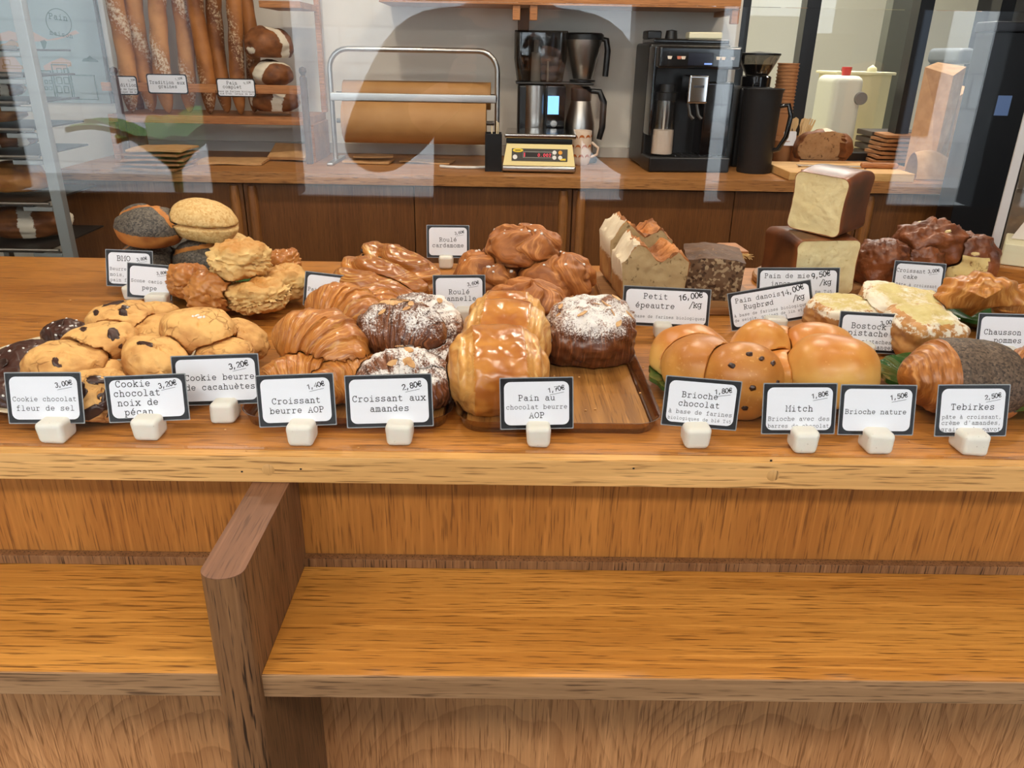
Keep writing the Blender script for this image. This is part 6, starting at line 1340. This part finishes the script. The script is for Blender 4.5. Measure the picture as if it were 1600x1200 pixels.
for x0, x1, y0, y1 in ((-hwt, -hwt+.006, -.12, .12), (hwt-.006, hwt, -.12, .12), (-hwt+.006, hwt-.006, -.12, -.114), (-hwt+.006, hwt-.006, .114, .12), (-hwt+.006, hwt-.006, -.114, .114)): mt.box(x0, x1, y0, y1, .0, ht-.01 if y1-y0 < .2 or x1-x0 < .01 else .006)
mt.build('tub_body', plain('tub_cream', (216, 208, 168), .5), TB_); m = M()
for x0, x1, y0, y1 in ((-hwt-.014, hwt+.014, -.134, -.112), (-hwt-.014, hwt+.014, .112, .134), (-hwt-.014, -hwt+.008, -.112, .112), (hwt-.008, hwt+.014, -.112, .112)): m.box(x0, x1, y0, y1, ht-.012, ht, .003)
m.build('rim', plain('tub_rim', (232, 226, 190), .5), TB_)
sp = M(); sp.lathe([(0, 0), (.008, 0), (.009, .25), (.026, .28), (.03, .33), (.022, .37), (0, .385)], 24, sy=.35); tag(sp.build('scraper', plain('scraper_cream', (226, 222, 180), .5), None, (kx(1396), YK+.30, .99), (0, 0, 0)), 'cream scraper standing upright in the tub', 'scraper')
sp = M(); sp.lathe([(0, 0), (.010, 0), (.010, .30), (.014, .33), (.010, .37), (0, .375)], 18); tag(sp.build('wooden_utensil', OAK_DIV, None, (kx(1345), YK+.27, .99), (0, 0, 0)), 'brown wooden utensil handle rising from the left of the tub', 'utensil')
for k in range(5):
    z0 = .981+.028*k; t = M(); t.box(kx(1330)+.0, kx(1410), YK-.26, YK-.10, z0, z0+.022, .004); tag(t.build('dark_tray', plain('tray_dark', (58, 52, 46), .5) if 'tray_dark' not in bpy.data.materials else bpy.data.materials['tray_dark']), ['lowest dark tray of the pile in front of the cream tub', 'second dark tray from the bottom of the pile', 'middle dark tray of the pile', 'dark tray one below the top of the pile', 'top dark tray of the pile in front of the cream tub'][k], 'tray', 'dark trays behind the inner window')
GM = thing('grey_mixer', 'grey stand mixer seen behind the standing bags', 'mixer', ((kx(1452)+kx(1508))/2, YK+.05, .981)); gm = plain('machine_grey', (110, 116, 120), .45); hwg = (kx(1508)-kx(1452))/2
M().box(-hwg, hwg, -.12, .14, 0, .05, .015, 3).build('foot', gm, GM); M().box(-hwg*.5, hwg*.2, .02, .14, .05, kz(95)-.981, .02, 3).build('column', gm, GM); M().box(-hwg*.6, hwg*.3, -.14, .14, kz(97)-.981, kz(72)-.981, .02, 3).build('head', gm, GM)
M().lathe([(0, .06), (.04, .06), (.09, .10), (.10, .22), (.097, .22), (.085, .10), (0, .065)], 36, xf=Matrix.Translation((hwg*.3, -.03, 0))).build('bowl', STEEL, GM)
# black pillar and glass display at the right
YPL = 2.62; pxl = aty(1556, 40, YPL).x; pxr = pxl+.22; ztp = zat(33, YPL, 1560)
PL = thing('black_pillar', 'black metal housing with a flat cap at the right of the back worktop', 'pillar', ((pxl+pxr)/2, YPL, 0)); hwp = (pxr-pxl)/2
M().box(-hwp, hwp, 0, .10, 0, ztp-.03, .004).build('body', plain('pillar_black', (14, 13, 14), .3), PL); M().box(-hwp-.006, hwp+.006, -.006, .106, ztp-.03, ztp, .006).build('cap', plain('pillar_cap', (26, 26, 30), .35), PL)
SKB = plain('blue_sticker', (96, 122, 170), .4); zs_ = zat(165, YPL, 1560); xs_ = aty(1567, 165, YPL).x-PL.location.x; M().box(xs_-.022, xs_+.022, -.002, .001, zs_-.03, zs_+.03, .0005).build('blue_sticker', SKB, PL)
ALU = plain('white_aluminium', (206, 202, 198), .35, .3)
q = at(1558, 452, ZT); YD = 1.47; xdl = aty(1546, 392, YD).x
DC = thing('display_case', 'glass display cabinet with white corner profile on an oak base, right end of the counter', 'display case', (xdl, YD, ZT+.0006), R(-32)); wdc = .40; hdc = .46; ddc = .17
M().box(.0, wdc, 0, ddc, 0.0, .038, .002).build('base', OAK_TOP, DC)
zsd = zat(300, YD, 1545)-ZT
for (x, y) in ((.006, .006), (wdc-.006, .006), (.006, ddc-.006), (wdc-.006, ddc-.006)): M().box(x-.008, x+.008, y-.008, y+.008, .038, hdc, .002).build('corner_profile', ALU, DC)
M().box(.018, wdc-.018, .002, ddc-.002, zsd, zsd+.008, .001).build('glass_shelf', CLEAR, DC)
M().box(.018, wdc-.018, .001, .005, .04, hdc, .0005).build('front_pane', GLASS, DC); M().box(.001, .005, .018, ddc-.018, .04, hdc, .0005).build('side_pane', GLASS, DC)
M().box(.0, wdc, 0, ddc, hdc, hdc+.008, .001).build('top_pane', CLEAR, DC)
M().box(.018, wdc-.018, ddc-.006, ddc-.003, .04, hdc).build('grid_back', plain('tile_back', (120, 108, 92), .6), DC)
DCM = Matrix.Translation(DC.location) @ Matrix.Rotation(R(-32), 4, 'Z')
bx = M().box(0, .20, 0, .12, 0, zat(376, YD+.03, 1560)-ZT-.039, .003).build('cream_box', mottled('cream_card_box', (240, 232, 196), (234, 224, 184), 20, .7), None, DCM @ Vector((.022, .02, .0385)), R(-32)); tag(bx, 'large cream cardboard box in the lower half of the display cabinet', 'box')
nt_ = M(); nt_.prism([(0, 0), (.05, 0), (.075, .035), (.06, .055), (.02, .045)], -.0006, .0006, 0, Matrix.Rotation(R(90), 4, 'X')); tag(nt_.build('folded_note', plain('note_paper', (232, 220, 206), .7), None, DCM @ Vector((.03, .07, .0385+(zat(376, YD+.03, 1560)-ZT-.039)+.002)), (R(-12), 0, R(-32)), smooth=0), 'folded pale note standing on the cream box', 'note')
pt_ = M().lathe([(0, 0), (.06, 0), (.075, .008), (.073, .010), (.058, .003), (0, .003)], 36).build('small_plate', CERA, None, DCM @ Vector((.115, .088, zsd+.0085))); tag(pt_, 'cream plate on the glass shelf of the display cabinet', 'plate')
cake('dark cake on the plate in the display cabinet', DCM @ Vector((.115, .088, zsd+.0125)), (0, 0, .3), 11, .055, .05, .055, 2)
# bread trolley at the left
YT = 2.35; TR = thing('bread_trolley', 'aluminium bread trolley with trays at the left edge', 'trolley', (aty(75, 250, YT).x, YT, 0)); TRL = plain('trolley_aluminium', (150, 156, 156), .4, .5)
def tx(px, py=250): return aty(px, py, YT).x-TR.location.x
xo, xi = tx(66), tx(84); M().box(xo, xi, 0, .03, 0, 1.9, .003).build('post', TRL, TR); M().box(xo-.42, xo-.40, .37, .40, 0, 1.9, .003).build('post', TRL, TR)
M().box(xo-.70, xo-.67, 0, .03, 0, 1.9, .003).build('post', TRL, TR); M().box(xo-.70, xo-.67, .37, .40, 0, 1.9, .003).build('post', TRL, TR)
TRD = plain('tray_metal', (60, 58, 56), .4, .6)
zt_ = [zat(y, YT, 40) for y in (392, 320, 247, 205, 163, 120, 77)]
for k, z in enumerate(zt_):
    M().box(xo-.67, xo-.055, .0, .385, z-.006, z, .002).build('tray', TRD, TR)
    M().tube([(xo-.67, -.004, z+.004), (xo-.004, -.004, z+.004)], .005, 8).build('tray_rail', STEEL, TR)
    M().box(xo-.09, xo-.002, .004, .03, z-.02, z-.007, .002).build('tray_runner', TRL, TR)
def tray_loaf(label, px, k, rx, rz, seed, mat=LOAFD, stripes=5, dy=.19):
    z = zt_[k]+.010
    def disp(D, P): return rx*(.08*fbm(D*2+seed, seed))
    def col(D, P): s_ = np.sin(P[:, 0]/rx*stripes*1.7+P[:, 1]*16+seed); return np.stack([sat(.55+.4*fbm(D*3+seed, seed)), smooth(s_, .2, .6), s_*0], -1)
    P, F, C, D = blob(rx, rx*.75, rz, 32, 52, 2.3, -.7, disp, col)
    return tag(mesh_of(P, F, C).build('tray_loaf', mat, None, (aty(px, 250, YT+dy).x, YT+dy, z), (0, 0, .1*seed), smooth=70, tex=True), label, 'bread', 'loaves on the trolley')
tray_loaf('dark loaf with white floured slashes on the lowest visible trolley tray', 22, 0, .13, .052, 1.5, stripes=4)
GOLD = food('golden_bun', (216, 150, 78), (160, 94, 40), None, nscale=20, namp=.4, rough=.5, bump=.3, bscale=70)
tray_loaf('golden bread on the trolley tray above the slashed loaf', 12, 1, .10, .05, 2.2, GOLD)
tray_loaf('dark rolls shape on the third trolley tray from below', 12, 2, .10, .028, 3.3)
tray_loaf('pale bread on the fourth trolley tray from below', 2, 3, .10, .028, 4.1, GOLD)
tray_loaf('round brown loaf on the trolley tray below the mural edge', 10, 4, .09, .030, 5.2)
# painted town panel on the wall behind the trolley
YMu = YB-.012; xm0, xm1 = aty(-40, 80, YMu).x, aty(164, 80, YMu).x; zm0 = zat(160, YMu, 80)
MU = thing('mural_panel', 'grey blue panel with line drawings of town houses and hills behind the trolley', 'wall panel', (xm0, YMu, zm0)); wmu = xm1-xm0
M().box(0, wmu, 0, .010, 0, 1.1, .001).build('board', plain('mural_blue', (150, 172, 176), .6), MU); M().box(wmu-.012, wmu, -.004, .010, 0, 1.1, .001).build('edge_strip', plain('mural_edge', (70, 64, 58), .6), MU)
MG = plain('mural_green', (44, 92, 84), .6); MP = plain('mural_peach', (196, 164, 146), .6); MO = plain('mural_ochre', (170, 130, 84), .6)
def mx(px, py=100): return aty(px, py, YMu).x-xm0
def mz(py, px=80): return zat(py, YMu, px)-zm0
def hill(pts, mat, name):
    m = M(); m.prism([(mx(x, y), mz(y, x)) for x, y in pts], -.0005, .001, 0, Matrix.Rotation(R(90), 4, 'X')); m.build(name, mat, MU, smooth=0)
hill([(0, 64), (0, 52), (14, 48), (30, 52), (52, 50), (75, 62), (95, 58), (118, 47), (124, 52), (90, 62), (60, 65)], MP, 'painted_hill'); hill([(0, 120), (0, 90), (10, 86), (24, 90), (34, 104), (34, 120)], MP, 'painted_hill')
hill([(68, 103), (80, 96), (96, 90), (110, 95), (112, 100), (104, 108), (70, 110)], MP, 'painted_hill')
hill([(128, 96), (130, 92), (136, 91), (140, 87), (145, 91), (153, 94), (154, 97)], MG, 'painted_bush'); hill([(63, 64), (70, 62), (73, 66), (70, 78), (68, 78)], MG, 'painted_tree'); hill([(0, 73), (2, 69), (10, 67), (18, 61), (26, 66), (34, 71), (36, 73)], MO, 'painted_bush')
def outline(rects, mat, name, t=1.6):
    for (x0, y0, x1, y1) in rects:
        m = M()
        for a, b, c_, d in ((x0, y0, x1, y0+t), (x0, y1-t, x1, y1), (x0, y0+t, x0+t, y1-t), (x1-t, y0+t, x1, y1-t)):
            m.box(mx(a, (y0+y1)/2), mx(c_, (y0+y1)/2), -.0015, .0005, mz(d), mz(b))
        m.build(name, mat, MU, smooth=0)
outline([(85, 100, 110, 155), (66, 110, 84, 155), (113, 116, 151, 155), (26, 126, 52, 155), (54, 98, 66, 155)], MG, 'painted_house'); outline([(81, 97, 111, 103), (4, 103, 36, 109)], MO, 'painted_roof'); outline([(5, 94, 17, 103)], MO, 'painted_chimney')
outline([(89+11*i, 106+14*j, 97+11*i, 117+14*j) for i in range(2) for j in range(3)]+[(70+7*i, 125+10*j, 75+7*i, 131+10*j) for i in range(2) for j in range(2)], MG, 'painted_window', 1.1)
ringm = M(); c0 = (mx(92, 35), mz(35, 92)); r_ = mx(112, 35)-mx(92, 35); n = 48
V = [(c0[0]+rr_*math.cos(2*math.pi*k/n), -.0012, c0[1]+rr_*math.sin(2*math.pi*k/n)) for k in range(n) for rr_ in (r_, r_*.94)]
ringm.add(V, [[2*k, 2*k+1, (2*k+3) % (2*n), (2*k+2) % (2*n)] for k in range(n)]); ringm.build('painted_ring', MG, MU, smooth=0)
m = M(); ink(m, 'Pain', c0[0], c0[1]+.01, .016, -.0013, 1.2, 'C', 0, R(-6)); ink(m, 'maison', c0[0], c0[1]-.05, .013, -.0013, 1.2, 'C', 0, R(-8)); m.build('painted_lettering', MG, MU, smooth=0)
# ------------------------------------------------------------------ baked goods press against each other: where two touch, the one behind gives way
from mathutils.bvhtree import BVHTree
def settle():
    bpy.context.view_layer.update()
    kinds = ('cookie', 'pastry', 'croissant', 'brioche', 'bread roll', 'scone', 'cake', 'bread', 'baguette')
    food = [o for o in COL.objects if o.parent is None and o.type == 'MESH' and o.get('category') in kinds]
    hard = [o for o in COL.objects if o.type == 'MESH' and ((o.parent is None and o.get('category') in ('plate', 'board', 'cutting board')) or o.name.split('.')[0] in ('tray_base', 'clear_rim', 'countertop', 'stone_foot', 'card', 'laminate'))]
    def pts(o):
        n = len(o.data.vertices); a = np.empty(n*3); o.data.vertices.foreach_get('co', a); m = np.array(o.matrix_world); return a.reshape(-1, 3) @ m[:3, :3].T+m[:3, 3]
    def tri(o, P): return BVHTree.FromPolygons(P.tolist(), [list(q.vertices) for q in o.data.polygons])
    P = {o: pts(o) for o in food+hard}; tr = {o: tri(o, P[o]) for o in hard}; tool = {}
    def inflated(o, far=False):
        if (o, far) not in tool:
            me = o.data.copy(); n = len(me.vertices); nn = np.empty(n*3); me.vertices.foreach_get('normal', nn); m = np.array(o.matrix_world)
            W = P[o]+(nn.reshape(-1, 3) @ m[:3, :3].T)*((.0007 if o in hard else .0018)+(.0022 if far else 0)); me.vertices.foreach_set('co', W.ravel()); me.update()
            t = bpy.data.objects.new('tmp', me); COL.objects.link(t); tool[(o, far)] = t
        return tool[(o, far)]
    order = hard+sorted(food, key=lambda o: float(np.linalg.norm(P[o].mean(0)-np.array(CAM)))-.35*P[o][:, 2].mean())
    for far in (False, True):
      for i in range(len(hard), len(order)):
        b = order[i]; lo, hi = P[b].min(0), P[b].max(0); tb = tri(b, P[b]); hit = []
        for a in order[:i]:
            if (P[a].min(0) < hi).all() and (P[a].max(0) > lo).all() and tb.overlap(tr[a]): hit.append(a)
        if hit:
            for a in hit:
                md = b.modifiers.new('cut', 'BOOLEAN'); md.operation = 'DIFFERENCE'; md.solver = 'MANIFOLD'; md.object = inflated(a, far)
            dg = bpy.context.evaluated_depsgraph_get(); me = bpy.data.meshes.new_from_object(b.evaluated_get(dg)); old = b.data
            if len(me.polygons) > 40:
                nm = old.name; b.modifiers.clear(); bm = bmesh.new(); bm.from_mesh(me); bm.verts.ensure_lookup_table(); seen = set(); isl = []
                for v in bm.verts:
                    if v.index in seen: continue
                    st = [v]; seen.add(v.index); comp = []
                    while st:
                        q = st.pop(); comp.append(q)
                        for e in q.link_edges:
                            w_ = e.other_vert(q)
                            if w_.index not in seen: seen.add(w_.index); st.append(w_)
                    isl.append(comp)
                isl.sort(key=len)
                for comp in isl[:-1]: bmesh.ops.delete(bm, geom=comp, context='VERTS')
                bm.to_mesh(me); bm.free(); me.update(); old.name = 'old'; me.name = nm; b.data = me; bpy.data.meshes.remove(old)
            else: b.modifiers.clear()
            bpy.context.view_layer.update(); P[b] = pts(b)
            for ch in list(b.children)+[c for a in hit if a not in hard for c in a.children]:
                c = ch.matrix_world @ (sum((Vector(x) for x in ch.bound_box), Vector())/8)
                for a in ([b] if ch.parent is not b else [a for a in hit if a not in hard]):
                    co, no, _, d = (tr[a] if a is not b else tri(b, P[b])).find_nearest(c, .05)
                    if co is not None and (c-co).dot(no) < max(ch.dimensions)*.5+.001: bpy.data.objects.remove(ch); break
        tr[b] = tri(b, P[b])
    for t in tool.values(): me = t.data; bpy.data.objects.remove(t); bpy.data.meshes.remove(me)
settle()
# ------------------------------------------------------------------ the photographer, seen only as a dark reflection in the glass
def skin_body(name, nodes, edges, root, mat, parent=None, sub=2):
    me = bpy.data.meshes.new(name); me.from_pydata([n[0] for n in nodes], edges, []); o = bpy.data.objects.new(name, me); COL.objects.link(o)
    sk = o.modifiers.new('skin', 'SKIN'); sk.use_smooth_shade = True
    for i, n in enumerate(nodes): me.skin_vertices[0].data[i].radius = (n[1], n[2] if len(n) > 2 else n[1])
    me.skin_vertices[0].data[root].use_root = True
    ss = o.modifiers.new('subsurf', 'SUBSURF'); ss.levels = sub; ss.render_levels = sub
    me.materials.append(mat)
    if parent: o.parent = parent
    return o
SKINM = plain('skin', (196, 148, 120), .5, sss=.1); COAT = mottled('dark_coat', (44, 42, 44), (36, 34, 36), 30, .85); TROU = plain('dark_trousers', (38, 40, 50), .85); HAIR = plain('dark_hair', (40, 28, 22), .6)
px_ = seen_in_glass(790, 120, -0.36).x
PE = tag(skin_body('person', [((0, 0, .93), .15, .11), ((0, .0, 1.10), .145, .10), ((0, .0, 1.30), .17, .11), ((0, -.01, 1.43), .13, .09), ((0, 0, 1.50), .055), ((0, .02, 1.56), .06), ((0, .03, 1.64), .085, .095), ((0, .02, 1.72), .075, .085),
    ((.19, -.01, 1.40), .065), ((.31, .02, 1.18), .05), ((.10, .19, 1.33), .036), ((-.19, -.01, 1.40), .065), ((-.31, .02, 1.18), .05), ((-.10, .19, 1.33), .036),
    ((.10, 0, .86), .10), ((.11, .02, .48), .062), ((.11, -.01, .09), .045), ((.12, .12, .04), .04), ((-.10, 0, .86), .10), ((-.11, .02, .48), .062), ((-.11, -.01, .09), .045), ((-.12, .12, .04), .04)],
    [(0, 1), (1, 2), (2, 3), (3, 4), (4, 5), (5, 6), (6, 7), (3, 8), (8, 9), (9, 10), (3, 11), (11, 12), (12, 13), (0, 14), (14, 15), (15, 16), (16, 17), (0, 18), (18, 19), (19, 20), (20, 21)], 0, SKINM),
    'person in a dark coat holding up a phone, reflected in the glass screen', 'person')
PE.location = (0.0, -0.325, 0)
skin_body('coat', [((0, 0, .72), .20, .15), ((0, 0, .95), .19, .14), ((0, .0, 1.12), .185, .135), ((0, .0, 1.30), .20, .14), ((0, -.01, 1.43), .15, .11), ((0, 0, 1.50), .12, .10), ((.20, -.01, 1.40), .09), ((.32, .02, 1.17), .075), ((.16, .14, 1.29), .055), ((-.20, -.01, 1.40), .09), ((-.32, .02, 1.17), .075), ((-.16, .14, 1.29), .055)],
    [(0, 1), (1, 2), (2, 3), (3, 4), (4, 5), (4, 6), (6, 7), (7, 8), (4, 9), (9, 10), (10, 11)], 0, COAT, PE)
skin_body('trousers', [((0, 0, .92), .16, .12), ((.10, 0, .84), .115), ((.11, .02, .48), .08), ((.11, -.01, .10), .065), ((-.10, 0, .84), .115), ((-.11, .02, .48), .08), ((-.11, -.01, .10), .065)], [(0, 1), (1, 2), (2, 3), (0, 4), (4, 5), (5, 6)], 0, TROU, PE)
P, F, C, D = blob(.098, .112, .125, 20, 32, 2.0, -2, lambda D, P: np.where((D[:, 1] > .45) & (D[:, 2] < .45), -.03, 0.0)); mesh_of(P, F, C).build('hair', HAIR, PE, (0, .012, 1.565), smooth=80)
for s in (-1, 1):
    nd = [((s*.10, .19, 1.33), .026, .02), ((s*.085, .235, 1.365), .03, .016)]; ed = [(0, 1)]
    for f in range(4):
        b0 = len(nd); y0 = .255; nd += [((s*(.092-.002*f), y0+.004, 1.352+.016*f), .0095), ((s*(.080-.002*f), y0+.03, 1.356+.016*f), .0085), ((s*(.058), y0+.034-.002*f, 1.358+.016*f), .0075)]; ed += [(1, b0), (b0, b0+1), (b0+1, b0+2)]
    b0 = len(nd); nd += [((s*.078, .238, 1.398), .010), ((s*.058, .255, 1.415), .0085)]; ed += [(1, b0), (b0, b0+1)]
    skin_body('hand', nd, ed, 0, SKINM, PE)
PHN = thing('phone', 'black phone held up by the person in front of the glass', 'phone', (0, -.052, 1.39)); M().box(-.078, .078, -.004, .004, -.038, .038, .006, 3).build('body', BLACK_GLOSS, PHN)
for k in range(3): M().lathe([(0, 0), (.007, 0), (.007, .0015), (0, .0016)], 18, xf=Matrix.Translation((-.06+.018*(k % 2), .004, .02-.018*(k//2))) @ Matrix.Rotation(R(-90), 4, 'X')).build('lens', plain('lens_glass', (30, 30, 40), .05) if 'lens_glass' not in bpy.data.materials else bpy.data.materials['lens_glass'], PHN)
# plant on the low front wall, its reflection shows green in the glass
q = seen_in_glass(262, 232, YF-.30); LEAF = plain('leaf_green', (86, 150, 50), .4); GPOT = plain('pot_grey', (120, 116, 110), .7)
PT = thing('potted_plant', 'potted plant with broad bright green leaves outside the shop front', 'plant', (q.x, YF-.35, -.15)); hp = zsill+.15-.12
M().lathe([(0, 0), (.16, 0), (.2, hp*.9), (.2, hp), (.17, hp), (.15, hp*.9), (0, hp*.9)], 32).build('pot', GPOT, PT)
for k in range(9):
    a = k*2.4; L_ = .45+.1*(k % 3); n = 10; V = []
    for i in range(n):
        u = i/(n-1); w_ = .085*math.sin(math.pi*min(1, .08+u*.92))**.8; x = u*L_*.75; z = hp+.15+u*L_*.9-.55*L_*u*u
        for s in (-1, 0, 1): V.append((math.cos(a)*x-math.sin(a)*s*w_, math.sin(a)*x+math.cos(a)*s*w_, z+abs(s)*.02))
    M().grid(V, n, 3).grid([(x, y, z-.002) for x, y, z in V], n, 3).build('leaf', LEAF, PT, smooth=60)
for k in range(5): M().tube([(0, 0, hp*.85), (.01*k-.02, .01*(k % 2), hp+.2)], .008, 6).build('stem', LEAF, PT)
